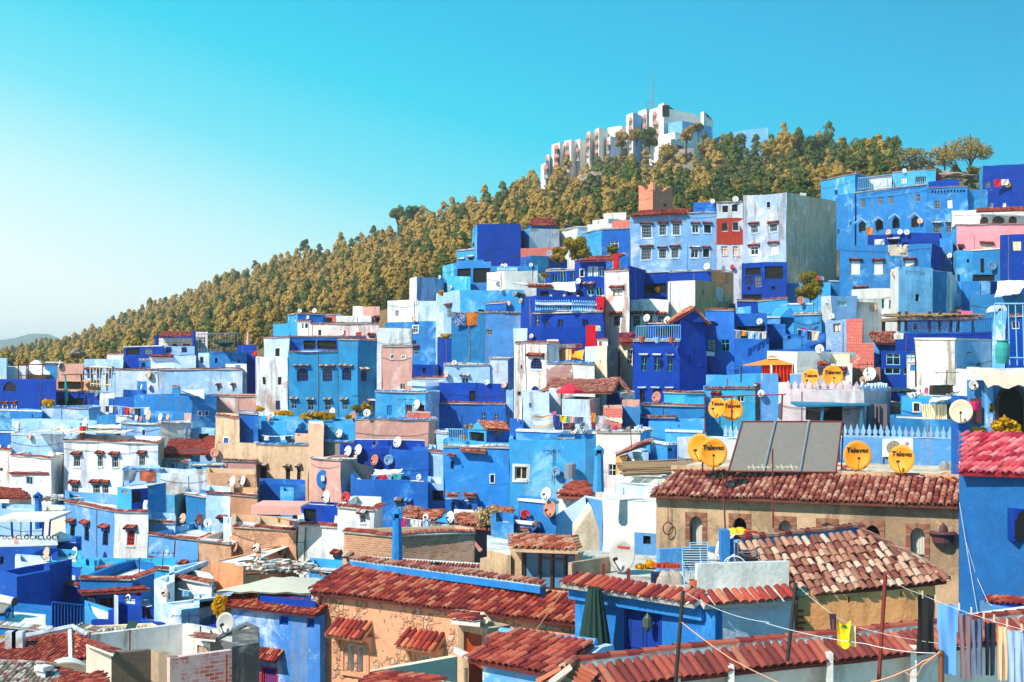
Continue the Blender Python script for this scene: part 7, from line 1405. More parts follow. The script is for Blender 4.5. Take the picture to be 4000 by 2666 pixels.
# --- bottom: plaster parapet with tiles before the salmon wall
T('f');z=P(960,1475,38).z;a=atz(955,1478,z);b=atz(1610,1362,z);o,*_=wbx('parapet_wall',a,b,-16,z,'CR',None,.25);tag(o,'cream plaster parapet running below the salmon house','wall');a2=atz(960,1482,z-.01);b2=atz(1640,1600,z-.01);o,*_=wbx('parapet_wall',a2,b2,-16,z-.01,'CR',None,.22);tag(o,'cream plaster parapet at the bottom edge','wall')
m=MB();tp(m,[P(845,1590,36.2),P(1500,1680,33.5),P(1480,1560,35.2),P(960,1492,37.4)],.23,.37,seg=6);tag(m.build('tiled_roof',['T:TR','chan']),'row of tiles cut by the bottom edge before the cream parapet','roof')
H('1580,41 1700,40',1330,'TE','plaster strip beside the rusty door','n',dep=1,par=0)
# --- curved tiled wall with white beams along the bottom right
T('g');random.seed(12);z=P(510,1400,30).z;pts=[('g',500,1402),('g',1290,1305),('g',2047,1228),('h',600,1175),('h',1180,1110),('h',1700,1052),('h',2200,1005)];V_=[]
for t,x,y in pts:T(t);V_.append(atz(x,y,z))
r_=empty('tiled_wall',V_[2]-Vc((0,0,1.5)),'long curving garden wall with ridge tiles and white brackets along the bottom right','wall');m=MB();t2=MB();w=MB()
off=[]
for i,v in enumerate(V_):d=(V_[min(i+1,6)]-V_[max(i-1,0)]).normalized();n=Vc((d.y,-d.x,0));off.append(n if n.y<0 else-n)
for i in range(6):
 a,b=V_[i],V_[i+1];na,nb_=off[i],off[i+1];rt_(m,a,b,.12,.42);up=Vc((0,0,1))
 t2_e=[a+na*.62-up*.5,b+nb_*.62-up*.5,b+nb_*.1-up*.15,a+na*.1-up*.15];tp(t2,t2_e,.235,.7,jit=.012,seg=6,h=.55)
 w.add([a+na*.1+up*.02,b+nb_*.1+up*.02,b+nb_*.1-up*.3,a+na*.1-up*.3,a-na*.15+up*.02,b-nb_*.15+up*.02,b-nb_*.15-up*6,a-na*.15-up*6,a+na*.3-up*.55,b+nb_*.3-up*.55,b-nb_*.3-up*2.6,a-na*.3-up*2.6],[(0,1,2,3),(4,7,6,5),(3,2,9,8),(8,9,10,11)])
m.build('ridge_tiles','T:TC',r_);t2 .build('tiles',['T:TD','chan'],r_);w.build('wall','HW',r_)
for t,x,y0,y1 in[('g',1748,1430,1600),('h',490,1330,1640),('h',1155,1270,1640),('g',1320,1510,1640)]:
 T(t);X_,_=full(x,0);Dw=interp(X_,[2244,2630,3000,3293,3576,3830,4075],[v.y for v in V_])-.75;p=P(x-24,y0,Dw);q=P(x+24,y1,Dw);b=MB();b.box(p.x,q.x,Dw-.1,Dw+.5,q.z-2,p.z);b.build('beam','HW' if x!=1320 else 'GC',r_)
T('g');m=MB();a=V_[0];e=atz(240,1600,z);rt_(m,a,e,.13,.42);tp(m,[a+Vc((.65,-.9,-.6)),e+Vc((.6,-.9,-.9)),e+Vc((.1,0,-.1)),a+Vc((.1,0,-.1))],.235,.5,seg=6);tp(m,[e+Vc((-1.4,-.2,-.75)),a+Vc((-.75,.0,-.75)),a+Vc((-.1,0,-.05)),e+Vc((-.1,0,-.05))],.235,.5,seg=6);m.build('corner_tiles',['T:TS','mortar'],r_)
T('h');H('-200,33.8 2200,39.4',1290,'BCW','shaded plaster wall under the long curving tiled wall','n',dep=.5,par=0)
# poles and clotheslines in front
def pole(x0,y0,x1,y1,D,mat,label,r=.045):m=MB();m.tube([P(x0,y0,D),P(x1,y1,D)],r,6);return tag(m.build('pole',mat),label,'pole')
T('h');pole(155,1400,222,775,30.2,'iron','dark metal pole before the orange house, left one');pole(885,1570,940,695,30.4,'rust','rusty leaning pole in front of the orange house');T('g');pole(1305,1600,1368,835,29.5,'iron','tall black pole beside the blue room');T('h');pole(1385,1640,1385,1315,28.5,'wood','square wooden post behind the hanging blue tunic',.06);pole(42,335,36,-300,47,'rust','thin brown aerial pole crossing the tan house, right one',.03)
T('g');antenna(1715,600,-90,'thin brown aerial with a comb of rods above the tan house, left one',46,9,2.2,'rust',.03,-28);T('h');antenna(42,330,-180,'tall brown aerial before the solar panels',47.6,11,1.6,'cream',.028,-5)
T('h');D=28.3
a=P(940,700,30.4);b=P(1190,850,29.3);c=P(2150,1175,26.3);line([a,b,c],'white clothesline carrying the row of trousers and shirts','white',.004,sag=.06)
T('h');line([P(222,780,30.2),P(500,1012,29.6),P(730,1130,29.5),P(1345,1255,29),P(2100,1330,27)],'lower white clothesline with the yellow cloth','white',.004,sag=.03);T('g');line([P(1368,840,29.5),P(2047+10,1090,29.7)],'twisted cord from the black pole towards the orange house','white',.008,sag=.12);line([P(1345,1080,29.5),P(1750,1380,28.6),P(2200,1600,28)],'pale rope falling to the lower right from the black pole','rope',.013,sag=.02);T('h');line([P(-20,1095,29.7),P(780,1260,29.4),P(1340,1335,28.6)],'thin cord running to the wooden post','white',.008,sag=.05)
line([P(820,1568,29),P(1090,1480,28.8),P(1240,1400,28.6),P(1375,1325,28.4)],'orange rope knotted to the wooden post','rope',.018,sag=.03);line([P(1375,1325,28.4),P(1235,1430,28.6),P(1180,1530,28.7),P(1090,1480,28.8)],'hanging loop of orange rope','rope',.014,sag=.02)
T('f');line([P(2210,1190,41),P(2500,770,43)],'white cord from the blue room corner to the lower tile roof','rope',.012,sag=.02)
T('h');line([P(1530,130,50.2),P(1590,500,50.1),P(1680,1040,49.6)],'loose white wire down the tall blue wall','white',.01,sag=.0);line([P(1580,440,50.0),P(1670,730,49.9),P(1760,930,48.4),P(1850,1010,48.2)],'second thin wire down the tall blue wall','white',.008,sag=0)
rnd_=[('robe',1262,850,155,480,'robe','long black hooded robe hanging first on the line'),('shirt',1434,920,200,610,'robeblue','long light blue tunic on the line'),('pants',1578,1005,96,520,'mauve','mauve grey trousers beside the blue tunic'),('pants',1675,1045,94,485,'jeansd','shiny grey blue trousers in the middle of the line'),('pants',1775,1070,100,465,'navyd','dark navy trousers on the line'),('pants',1872,1100,84,480,'peach','peach coloured trousers on the line'),('pants',1970,1130,126,470,'jeans','bleached pale jeans at the right end of the line'),('sheet',2060,1150,60,420,'jeans','pale cloth cut by the right edge')]
random.seed(44)
for kind,x,y,w,h,mat,lab_ in rnd_:
 D=interp(x,[1190,2150],[29.3,26.3]);g_=cs(kind,px(w*ru(.82,1),D),px(h*ru(.9,1.03),D),P(x,y+14,D-.02),mat,lab_,ang=-.3+ru(-.25,.25),fold=ru(.7,1.9))
for k,x in enumerate((1235,1338,1528,1625,1725,1808,1912,2028)):
 D=interp(x,[1190,2150],[29.3,26.3]);y=interp(x,[1190,2150],[850,1175]);m=MB();c=P(x,y+6,D-.05);m.box(c.x-.012,c.x+.012,c.y-.02,c.y+.02,c.z-.06,c.z+.09);tag(m.build('clothes_peg','beige'),['peg on the black robe','peg between the robe and the blue tunic','peg between the tunic and the mauve trousers','peg right of the mauve trousers','peg left of the navy trousers','peg right of the navy trousers','peg right of the peach trousers','peg on the bleached jeans'][k]+' on the clothesline','clothes peg','clothes pegs on the line')
cs('sheet',px(110,29.5),px(200,29.5),P(608,1062,29.5),'printY','yellow cloth with green and white print on the lower line',ang=-.5,fold=1.6,sag=.1);cs('pants',px(55,29.5),px(130,29.5),P(518,1018,29.5),'purple','small dark purple garment left of the yellow cloth',ang=-.5);cs('sheet',px(42,29.5),px(165,29.5),P(680,1118,29.5),'khakil','narrow cream cloth right of the yellow one',ang=-.4)
m=MB();T('h');c=P(1400,380,54);m.lathe(c,[(.5,.0),(.55,.02),(.42,.12),(.4,-.32),(.02,-.34)],14);m.lathe(c,[(.16,.12),(.12,.3),(.02,.42)],10);tag(m.build('wall_lamp','dishk'),'round dark wall lamp at the right end of the tan house','lamp');T('g');m=MB();c=P(1248,338,57.8);m.tube([c+Vc((.2*math.cos(k*.45),0,.25*math.sin(k*.45)))for k in range(15)],.025,4);m.tube([c+Vc((0,0,.25)),c+Vc((0,0,1))],.015,4);tag(m.build('rope_ring','rust'),'hanging ring on a string at the left of the tan house','ring')
# ================= lower left foreground
random.seed(51);T('e')
YZ=P(700,1190,46).z
a=atz(700,1192,YZ);b=atz(1460,1100,YZ);c=atz(1850,1170,YZ)
wallbox_=wbx('yard_wall',a,b,-18,YZ,'GWY',None,.22);tag(wallbox_[0],'long white yard wall stained at its foot, at lower left','wall',None)
o,*_=wbx('yard_wall',b,c,-18,YZ,'GWY',None,.22);tag(o,'right hand piece of the white yard wall at lower left','wall')
m=MB();fl=[atz(690,1460,YZ-2.6),atz(1900,1460,YZ-2.6)];m.add([(-13,36,YZ-2.9),(-2,36,YZ-2.9),(-1,49,YZ-2.9),(-14,49,YZ-2.9)],[(0,1,2,3)]);m.build('yard_floor','RG')['kind']='structure'
H('1560,45.2 1680,44.6',1232,'HW','white doorway hut with a green framed wooden door','n','dn 1622 1242 96 110 doorw',2.5,0)
m=MB();tp(m,[P(1532,1212,44.2),P(1722,1232,43.6),P(1728,1196,44.6),P(1580,1178,45.2)],.12,.3,seg=6);tag(m.build('door_hood',['T:TO','mortar']),'short tile hood over the green framed door','hood')
r_=H('1680,44.4 1855,43.4 2075,45.6',1222,'GD/GD','dark stained flat roofed wall carrying the big grey dish','n','',3,.05,roof='RG')
CZ=P(890,1340,40.5).z;q0=atz(690,1262,CZ);q1=atz(890,1342,CZ);q2=atz(1207,1310,CZ);q3=atz(1362,1368,CZ);
for p_,q_,mt,lb in((q0,q1,'CRW','whitish end wall with a tile coping at the lower left'),(q1,q2,'BC','bare concrete block wall in the lower left'),(q2,q3,'BC2','concrete wall piece coloured as sunlit, beside the peeling brick wall')):o,*_=wbx('concrete_wall' if mt!='CRW' else 'end_wall',p_,q_,-18,CZ,mt,None,.24);tag(o,lb,'wall')  # one concrete wall, with shade and sunlight put into its two colours
q4=atz(1855,1305,CZ);o,*_=wbx('brick_wall',q3+Vc((0,-.05,0)),q4,-18,CZ-.02,'BP',None,.2);tag(o,'pink peeling brick wall with red bricks showing, lower left','wall')
q5=atz(2100,1240,CZ);H('1856,41.6 2066,42.2',1285,'GD2/GD2','black stained rendered wall right of the peeling brick wall','n','',2.5,0,roof='GD2')
m=MB();tp(m,[P(688,1262,41.6),P(905,1345,39.6),P(935,1308,41),P(735,1235,43)],.12,.3,seg=6);tag(m.build('tile_coping',['T:TC','mortar']),'row of roof tiles capping the whitish end wall','roof')
m=MB();p=P(1000,1140,48.8);m.add([P(1000,1148,48.2),P(1068,1140,48),P(1108,1078,49.3),P(1030,1075,49.5)]+[v-Vc((0,0,.05))for v in(P(1000,1148,48.2),P(1068,1140,48),P(1108,1078,49.3),P(1030,1075,49.5))],[(0,1,2,3),(7,6,5,4),(0,4,5,1)]);tag(m.build('hatch','green'),'dark green metal hatch standing open on the concrete slab','hatch')
for x,y0,y1,D_,lb in((1038,1318,1148,44,'thin dark rod on the white yard wall'),(1603,1175,1118,46,'short red rod by the white yard wall'),(1812,1600,1348,40,'thin pipe down the peeling brick wall'),(718,1240,1168,44,'short rusty rod above the tile coping')):pole(x,y0,x,y1,D_,'rust',lb,.025)
# tiled roofs in the bottom left corner
T('e');z=P(20,1390,44).z;r_=empty('house',P(250,1400,44)-Vc((0,0,3)),'low house under the wide weathered tile roof at the lower left corner','house','houses packed up the hillside')
e0=atz(-30,1392,z);e1=atz(572,1412,z);r1=atz(560,1175,z+.42);r0=onpl(-30,1272,e0,e1,r1);m=MB();tp(m,[e0,e1,r1,r0],.12,.2,jit=.012,seg=6);rt_(m,r0,r1,.07,.25);m.build('tiled_roof',['T:TC','chans'],r_)
m=MB();tp(m,[e1+Vc((-.1,0,0)),atz(700,1370,z+.08),atz(692,1200,z+.4),r1],.12,.2,jit=.012,seg=6);m.build('tiled_roof',['T:TR','chan'],r_)
m=MB();m.tube([e1+Vc((0,-.05,.05)),r1+Vc((0,0,.08))],.07,6);m.build('valley','HW',r_);m=MB();rw=[r0+Vc((0,.1,.05)),r1+Vc((0,.1,.05)),atz(700,1195,z+.42)+Vc((0,.1,0))];m.tube([rw[0]+Vc((0,.2,0)),rw[1]+Vc((0,.2,.1)),rw[2]],.1,6);m.build('ridge_wall','GW',r_);wbx('wall',e0+Vc((0,.3,0)),atz(700,1385,z)+Vc((0,.3,0)),-18,z-.05,'CR',r_)
r_=empty('house',P(200,1560,38)-Vc((0,0,2)),'house with grey brown tiles cut by the bottom left corner','house','houses packed up the hillside');z=P(100,1600,37).z;e0=atz(-60,1640,z);e1=atz(520,1640,z);m=MB();tp(m,[e0,e1,atz(425,1428,z+.3),atz(-60,1402,z+.3)],.125,.21,jit=.014,seg=6);rt_(m,atz(-60,1402,z+.3),atz(432,1422,z+.3),.07,.25);m.build('tiled_roof',['T:TG','mortar'],r_);wbx('wall',e0+Vc((0,.4,0)),e1+Vc((0,.4,0)),-18,z-.05,'CR',r_)
r_=empty('house',P(560,1500,38)-Vc((0,0,2)),'white vaulted roof and small tile slope beside the whitish end wall','house','houses packed up the hillside');m=MB();c0=P(430,1440,39.2);g=[]
for j in range(9):
 for i in range(9):X,Y=432+(690-432)*i/8,1455;u=i/8;v=j/8;pnt=P(X,1445,38.6+v*2.6);g.append(pnt+Vc((0,0,.28*math.sin(math.pi*min(1,u*.7+.2))*math.sin(math.pi*min(1,v*.75+.15)))))
m.add(g,[(j*9+i,j*9+i+1,(j+1)*9+i+1,(j+1)*9+i)for j in range(8)for i in range(8)]);m.build('vault_roof','RW',r_,True);m=MB();tp(m,[P(395,1555,37.2),P(700,1600,36.6),P(695,1510,37.9),P(430,1455,38.7)],.12,.2,seg=6);tp(m,[P(440,1580,36.2),P(880,1600,35.6),P(830,1495,37),P(800,1490,37)],.12,.2,seg=6);m.build('tiled_roof',['T:TR','chan'],r_);wbx('wall',P(395,1560,37.5),P(700,1600,37),-18,P(395,1560,37.5).z-.1,'CR',r_)
H('290,37.4 362,37.2',1470,'GW','small square grey chimney in the bottom left tiles','l',dep=.8,par=0,cat='chimney',name='chimney')
for x,lb in((68,'left'),(122,'right')):p=P(x-20,1162,44.8);q=P(x+12,1275,44.8);m=MB();m.box(p.x,p.x+.34,44.7,45,q.z-1.5,p.z);tag(m.build('chimney','GW'),lb+' one of the two leaning pale posts before the yellow hedge','chimney')
shrub(225,1205,190,90,46.2,'yellow flowering hedge right of the pale posts','flowers',700,leaf=.09);shrub(15,1225,120,90,46,'dark yellow hedge at the left edge','flowers',500,leaf=.09);shrub(1760,960,130,190,51,'yellow green creeper hanging beside the blue patched wall','flowers',800,leaf=.08)
# blue patched house with the red tile strip
T('e');z=P(1760,975,50.5).z;e0=atz(1745,955,z);T('f');e1=atz(470,1040,z);r_=empty('house',(e0+e1)/2-Vc((0,0,4)),'blue house with flaking white patches under a red tile strip','house','houses packed up the hillside');nb=Vc((-(e1-e0).normalized().y,(e1-e0).normalized().x,0));m=MB();tp(m,[e0,e1,e1+nb*1.1+Vc((0,0,.36)),e0+nb*1.1+Vc((0,0,.36))],.12,.22,jit=.012,seg=6);m.build('tiled_roof',['T:TR','chan'],r_)
pw=e0+nb*.3;qw=e1+nb*.3;hs=[];p2_=Vc((pw.x,pw.y));dw=(Vc((qw.x,qw.y))-p2_).normalized()
for x,y,w,h in((222,1036,74,76),(436,1055,62,80),(105,1432,135,200)):u0,z1=onwall(p2_,dw,x-w/2,y);u1,_=onwall(p2_,dw,x+w/2,y);_,z0=onwall(p2_,dw,x,y+h);hs.append((u0,u1,z0,z1))
o,pf,*_=wbx('wall',pw,qw,-18,z-.03,'FLK',r_,.3,hs)
for k,(u0,u1,z0,z1)in enumerate(hs):
 m=MB();bxx(m,pf,u0,u1,z0,z1,.12,.16)if k<2 else(bxx(m,pf,u0,u0+.07,z0,z1,.0,.1),bxx(m,pf,u1-.07,u1,z0,z1,.0,.1),bxx(m,pf,u0+.07,u1-.07,z1-.07,z1,.0,.1),[bxx(m,pf,u0+(u1-u0)*j/9-.01,u0+(u1-u0)*j/9+.01,z0,z0+(z1-z0)*.7,-.05,-.03)for j in range(10)])
 w=m.build('shutter' if k<2 else 'window','DB' if k<2 else 'redc',r_)
 if k==2:m=MB();bxx(m,pf,u0,u1,z0,z1,.26,.28);m.build('pane','void',w);m=MB();tp(m,[Vc(pf(u0-.45,z1+.3,-.5)),Vc(pf(u1+.3,z1+.3,-.5)),Vc(pf(u1+.3,z1+.6,0)),Vc(pf(u0-.45,z1+.6,0))],.13,.4,seg=6);m.build('hood',['T:TR','chan'],r_)
# ================= cloths, tents, dishes, aerials
def tent(pts,D,mat,label,name='canopy',cat='canopy',drop=0):
 q=[P(x,y,d)for x,y,d in pts];m=MB();n=8;g=[]
 for j in range(n+1):
  for i in range(n+1):u,v=i/n,j/n;p=q[0]*(1-u)*(1-v)+q[1]*u*(1-v)+q[2]*u*v+q[3]*(1-u)*v;g.append(p-Vc((0,0,drop*math.sin(math.pi*u)*math.sin(math.pi*v)-.03*math.sin(u*19+v*7))))
 k=n+1;m.add(g,[(j*k+i,j*k+i+1,(j+1)*k+i+1,(j+1)*k+i)for j in range(n)for i in range(n)]);m.add([p-Vc((0,0,.04))for p in g],[(j*k+i,(j+1)*k+i,(j+1)*k+i+1,j*k+i+1)for j in range(n)for i in range(n)]);return tag(m.build(name,mat,None,True),label,cat)
T('f');tent([(-320,840,51),(440,855,50.4),(600,738,54.5),(130,728,55.5)],0,'clothc','big bulging cream canvas over a courtyard, left of the salmon house',drop=-.22);m=MB()
for x in(20,158,222):m.tube([P(x,845,50.8),P(x,960,50.8)],.04,5)
tag(m.build('canopy_posts','iron'),'thin dark posts carrying the bulging canvas','frame');H('30,50.6 475,49.4',880,'DB','deep blue wall below the bulging canvas','n',dep=1,par=.1)
T('e');m=MB();a=P(-10,262,76.5);b=P(412,262,75.6);m.box(a.x,b.x,75.3,79,a.z,a.z+.14);tag(m.build('terrace_roof','HW'),'flat white cafe roof on blue posts at the left edge','roof');
for k,x in enumerate((92,245,345,400)):pole(x,470,x,265,75.4,'DB',['first','second','third','last'][k]+' blue post from the left under the flat white cafe roof',.06)
m=MB();a=P(-40,478,73.8);b=P(450,398,73.6);m.add([(a.x,a.y,a.z),(b.x,a.y,P(450,468,73.6).z),(b.x,a.y,P(450,390,73.6).z),(a.x,a.y,P(-40,398,73.6).z),(a.x,a.y+.03,a.z),(b.x,a.y+.03,P(450,468,73.6).z),(b.x,a.y+.03,P(450,390,73.6).z),(a.x,a.y+.03,P(-40,398,73.6).z)],[(0,1,2,3),(7,6,5,4)]);r_=tag(empty('banner',(a+b)/2,'white cafe banner lettered CLOCK three times, at the left edge','banner'),None);m.build('cloth','white',r_)
for x,s_ in((40,.62),(215,.7),(392,.7)):
 cu=bpy.data.curves.new('lettering','FONT');cu.body='CLOCK';cu.size=s_*.46;cu.align_x='CENTER';cu.extrude=.003;cu.offset=.006;cu.space_character=1.15;to=bpy.data.objects.new('lettering',cu);S.collection.objects.link(to);cu.materials.append(MT('black'));lettering(to,r_,Matrix.Translation(P(x,425,73.75)-r_.location)@Matrix.Rotation(math.pi/2,4,'X'))
for x in(132,308):m=MB();p=P(x-26,405,73.78);q=P(x+26,462,73.78);m.box(p.x,q.x,73.76,73.79,q.z,p.z);m.build('printed_panel','awnp',r_)
parasol(218,372,130,77,'white','white parasol under the flat cafe roof',1.5);parasol(478,358,190,78,'white','wide white parasol right of the cafe roof',1.8)
T('a');tent([(185,580,168),(440,590,167),(400,520,170),(260,525,171)],0,'white','white peaked tent at far left','tent','tent',-1.2);m=MB()
for x in(160,245,372):m.tube([P(x,655,150),P(x,500,150)],.07,4)
m.tube([P(155,502,150),P(510,500,150)],.07,4);m.tube([P(158,600,150),P(400,610,150)],.04,4);tag(m.build('pergola','rust'),'rusty terrace frame in front of the white tent','frame');m=MB()
m.box(P(570,600,141).x,P(940,600,141).x,140,144,P(570,592,141).z,P(570,584,141).z);
for x in(575,720,810,935):m.tube([P(x,590,140.5),P(x,735,140.5)],.09,5)
tag(m.build('pergola','wood'),'brown flat pergola over the cafe terrace at far left','pergola');railing([P(790,695,139.5),P(975,700,139.5)],1.9,'cream slatted balustrade at far left','cream',.26,.05,'balustrade')
parasol(575,592,36,139.8,'tealc','closed teal parasol on the far left terrace',3,True);shrub(415,840,150,60,131,'yellow blooms at the corner of the pale blue roof','flowers',260,leaf=.16)
tent([(690,1055,116),(1060,1060,115),(1050,1020,117),(760,1045,118)],0,'white','white cloth awning with a dark red stripe in the left town',drop=.3);tent([(1575,725,133),(1790,800,132.4),(1780,715,133.5),(1600,728,134)],0,'white','white sheet spread on the large blue house roof','sheet','sheet',.3);tent([(1010,950,125),(1165,960,124.8),(1150,950,125),(1010,950,125.3)],0,'white','limp white sheet on the teal parapet','sheet','sheet',0);cs('sheet',px(160,125),px(70,125),P(1085,950,125),'cloth','grey white sheet hanging over the teal parapet')
m=MB();m.lathe(P(725,1115,114),[(.0,0),(.24,0),(.3,.7),(.0,.7)],10);tag(m.build('bin','redc'),'red tub on the left town roof','tub')
m=MB();a=P(270,1240,113);
for k in range(14):m.box(a.x+k*.55,a.x+k*.55+.5,112.2+.1*(k%3),115.6,a.z+1.3,a.z+1.36+.02*(k%3))
tag(m.build('plank_roof','canopy'),'loose plank roof in the left town','roof')
T('m')
# tents and cloths on the right
T('k');tent([(1765,1255,117.2),(1975,1225,117),(2060,1110,119),(1785,1120,119)],0,'cloth','creased white cloth draped over the blue wall at the right','cloth','cloth',.2);cs('sheet',px(175,142.8),px(92,142.8),P(915,797,142.8),'carpW','pale cloth with dark flowers hung over the blue parapet',ang=0);cs('sheet',px(62,172),px(66,172),P(664,648,170),'orangec','orange cloth hanging under the pointed window hoods');cs('sheet',px(85,156),px(45,156),P(750,757,156.2),'cloth','white and pink cloth on the deep blue wall');cs('sheet',px(66,183.5),px(64,183.5),P(1787,228,183.5),'magentar','bright red cloth by the deep blue corner house window');cs('sheet',px(60,183.5),px(50,183.5),P(1850,230,183.4),'cloth','white cloth right of the bright red one')
cs('sheet',px(70,178.5),px(40,178.5),P(765,262,178.5),'cloth','white washing on the turquoise roof terrace');railing([P(565,325,173.5),P(1160,262,165.5)],1.5,'pale lattice railing along the long blue house roof','lblue',.3,.03)
b_=P(1512,1400,91);tag((m:=MB(),m.box(P(1458,0,96).x,P(1568,0,96).x,95.8,96.4,P(0,1435,96).z,P(0,1385,96).z),[m.box(P(1458+k*24,0,96).x,P(1470+k*24,0,96).x,95.81,96.39,P(0,1385,96).z,P(0,1372,96).z)for k in range(5)],m.build('pink_parapet','pink'))[3],'tiny pink crenellated parapet behind the pergola','parapet');parasol(1570,1410,42,95.5,'tealc','closed teal parasol beside the pink crenellated parapet',2.5,True)
T('j');bigtree(2400+2000/2.6133,700+1280/2.6133,128,122,127,'rounded tree with yellow tips below the bare concrete wall','leafY',.06,1500,leaf=.2)
T('i');T('o');bigtree(2258,1045,122,125,158,'big round dark green tree between the red brick wall and the blue house','leafY',.05,1900,leaf=.24);bigtree(2185,1040,75,70,156,'smaller yellow green tree at the left of the big round tree','leafY',.05,700,leaf=.24);bigtree(2395,1015,60,55,160,'small olive tree behind the red chimney','leafY',.1,420,leaf=.22)
T('i');tent([(865,912,117.8),(1450,905,117),(1450,985,114.6),(1040,935,115.4)],0,'white','white sail canopy spread over the mansion terrace',drop=.25);shed(1035,945,114.6,1270,945,114.2,1230,925,116,1050,928,116.4,'TS',empty('roof_canopy',P(1150,945,115),'short salmon tile awning below the white sail canopy','roof'),.26,ridge=False)
cs('sheet',px(124,135.2),px(106,135.2),P(435,1172,135.3),'carpB','blue and white carpet hung over the blue terrace wall','carpet','carpet');cs('sheet',px(154,135),px(112,135),P(576,1168,135.2),'carpO','orange carpet with red border hung over the blue terrace wall','carpet','carpet');cs('sheet',px(76,181),px(42,181),P(1390,402,181),'navy','dark blue cloth on the low white roof by the pines')
shrub(285,985,55,50,138.5,'pot plant on the corner of the light blue roof','flowers',160,leaf=.16);shrub(320,1375,100,34,139.2,'yellow plants on the deep blue ledge','flowers',260,leaf=.16);shrub(1180,845,60,40,120.5,'small plant beside the glazed terrace room','leafY',160,leaf=.15);shrub(960,1025,80,50,117,'plants at the foot of the mansion steps','leafY',220,leaf=.14);shrub(2168,965,36,36,119,'yellow plant in the deep blue balcony','flowers',120,leaf=.13)
T('c');parasol(507,665,240,84.5,'parar','red and white parasol on the terrace in the middle',1.8,drop=.42);cs('sheet',px(50,103),px(90,103),P(490,370,101.5),'strO','orange striped cloth at the blue terrace corner');tent([(515,440,100.6),(620,465,100),(625,370,101.5),(545,385,102)],0,'strO','orange and white striped awning over the blue terrace',drop=.15)
cs('sheet',px(200,77.6),px(150,77.6),P(270,925,77.6),'strB','large pale striped blanket on the roof terrace line',ang=-.1,sag=.1);D_=77.4
wash(165,922,700,965,77.5,[('sheet',390,62,108,'navyb','deep blue towel right of the striped blanket'),('sheet',447,62,55,'yellow','yellow towel on the terrace line'),('sheet',488,30,60,'tealc','teal cloth on the terrace line'),('sheet',520,42,60,'awnp','pink print cloth on the terrace line'),('sheet',585,85,62,'jeansd','dark blue cloth at the right of the terrace line')],'washing line over the middle roof terrace');cs('sheet',px(40,77),px(30,77),P(372,920,77),'pink','small pink cloth above the navy towel');cs('sheet',px(105,76.5),px(60,76.5),P(495,1020,76.5),'dishk','dark red rug hanging in the shade of the terrace')
cs('sheet',px(92,77),px(130,77),P(775,950,77),'net','patterned white shawl on the cluttered terrace');cs('sheet',px(38,77),px(85,77),P(710,930,76.9),'orangec','orange cloth bundle left of the patterned shawl');tent([(820,990,76.5),(960,1015,76),(965,965,78),(825,960,78.4)],0,'cream','cream cloth awning on the cluttered terrace',drop=.1)
random.seed(77);
for k,(x,y,w,h,mt,lb)in enumerate([(835,1070,50,34,'grey','grey box in the clutter of the terrace'),(905,1075,40,30,'magenta','pink tub in the clutter of the terrace'),(985,1078,36,26,'green','green pot in the clutter of the terrace'),(1050,1072,40,30,'iron','dark box in the clutter of the terrace'),(1120,1078,60,36,'pale','pale box at the right of the cluttered terrace')]):
 c=P(x,y,74);m=MB();w_=px(w,74);h_=px(h,74);m.lathe(c,[(w_*.3,0),(w_*.45,h_*.2),(w_*.5,h_),(w_*.42,h_),(w_*.35,h_*.3)],10);tag(m.build('tub',mt),lb,'tub')
r_=empty('bench',P(462,1180,77),'long dark red bench on the bright blue flat front','bench');m=MB();p=P(382,1158,77);q=P(545,1195,77);m.box(p.x,q.x,76.8,77.2,q.z,p.z);m.build('panel','dishr2',r_);m=MB();p=P(448,1156,76.7);q=P(456,1197,76.7);m.box(p.x,q.x,76.68,76.8,q.z,p.z);m.box(P(382,0,76.7).x,P(545,0,76.7).x,76.7,77.3,P(0,1158,76.7).z,P(0,1154,76.7).z);m.build('rail','white',r_)
tent([(395,860,85.6),(560,862,85.2),(560,862,85.1),(395,860,85.5)],0,'white','thin white ledge cloth','cloth','cloth')if False else None
railing([P(1085,295,97),P(1470,292,95.5)],1.0,'light blue ornamental railing on the deep blue terrace','lblue',.16,.018);
for x,mt,lb in((1133,'clay','orange pot hanging on the ornamental railing'),(1258,'pale','white pot hanging on the ornamental railing'),(1385,'clay','second orange pot on the ornamental railing')):c=P(x,300,95.4);m=MB();m.lathe(c-Vc((0,0,.1)),[(.1,0),(.22,.3),(.24,.36),(.2,.36),(.1,.1)],10);tag(m.build('flower_pot',mt),lb,'flower pot','pots on the railing')
cs('sheet',px(150,104.5),px(45,104.5),P(1005,222,104.5),'carpF','flowered dark rug on the roof rail behind the red tiles','carpet','carpet')
wash(1950,205,2225,225,95.8,[('sheet',1982,50,68,'grey','grey cloth on the laundry balcony'),('sheet',2035,45,42,'orangec','orange cloth on the laundry balcony'),('shirt',2095,60,60,'pale','pale blue shirt on the laundry balcony'),('sheet',2150,40,60,'jeans','light jeans cloth on the laundry balcony'),('sheet',2200,34,55,'canopy','beige cloth on the laundry balcony')],'washing line along the laundry balcony');cs('sheet',px(75,98.6),px(40,98.6),P(1740,388,98.6),'cloth','white cloth hanging below the teal window')
m=MB();c=P(505,1500,76);m.lathe(c,[(.0,0),(.28,0),(.3,.75),(.26,.8),(0,.8)],10);tag(m.build('water_tank','grey'),'small grey tank on the bright blue flat front','tank')
T('c');m=MB();random.seed(88)
for k in range(42):y_=ru(0,4);a=P(965,1488,63.4)+Vc((ru(-.1,.3),y_,.05+rr_()*.35));m.tube([a,a+Vc((ru(4.2,5.0),ru(-.3,.5),ru(-.05,.25)))],.045,5)
tag(m.build('bamboo_canes','bamboo'),'bundles of dry bamboo canes on the low white roof','bamboo canes',kind='stuff')
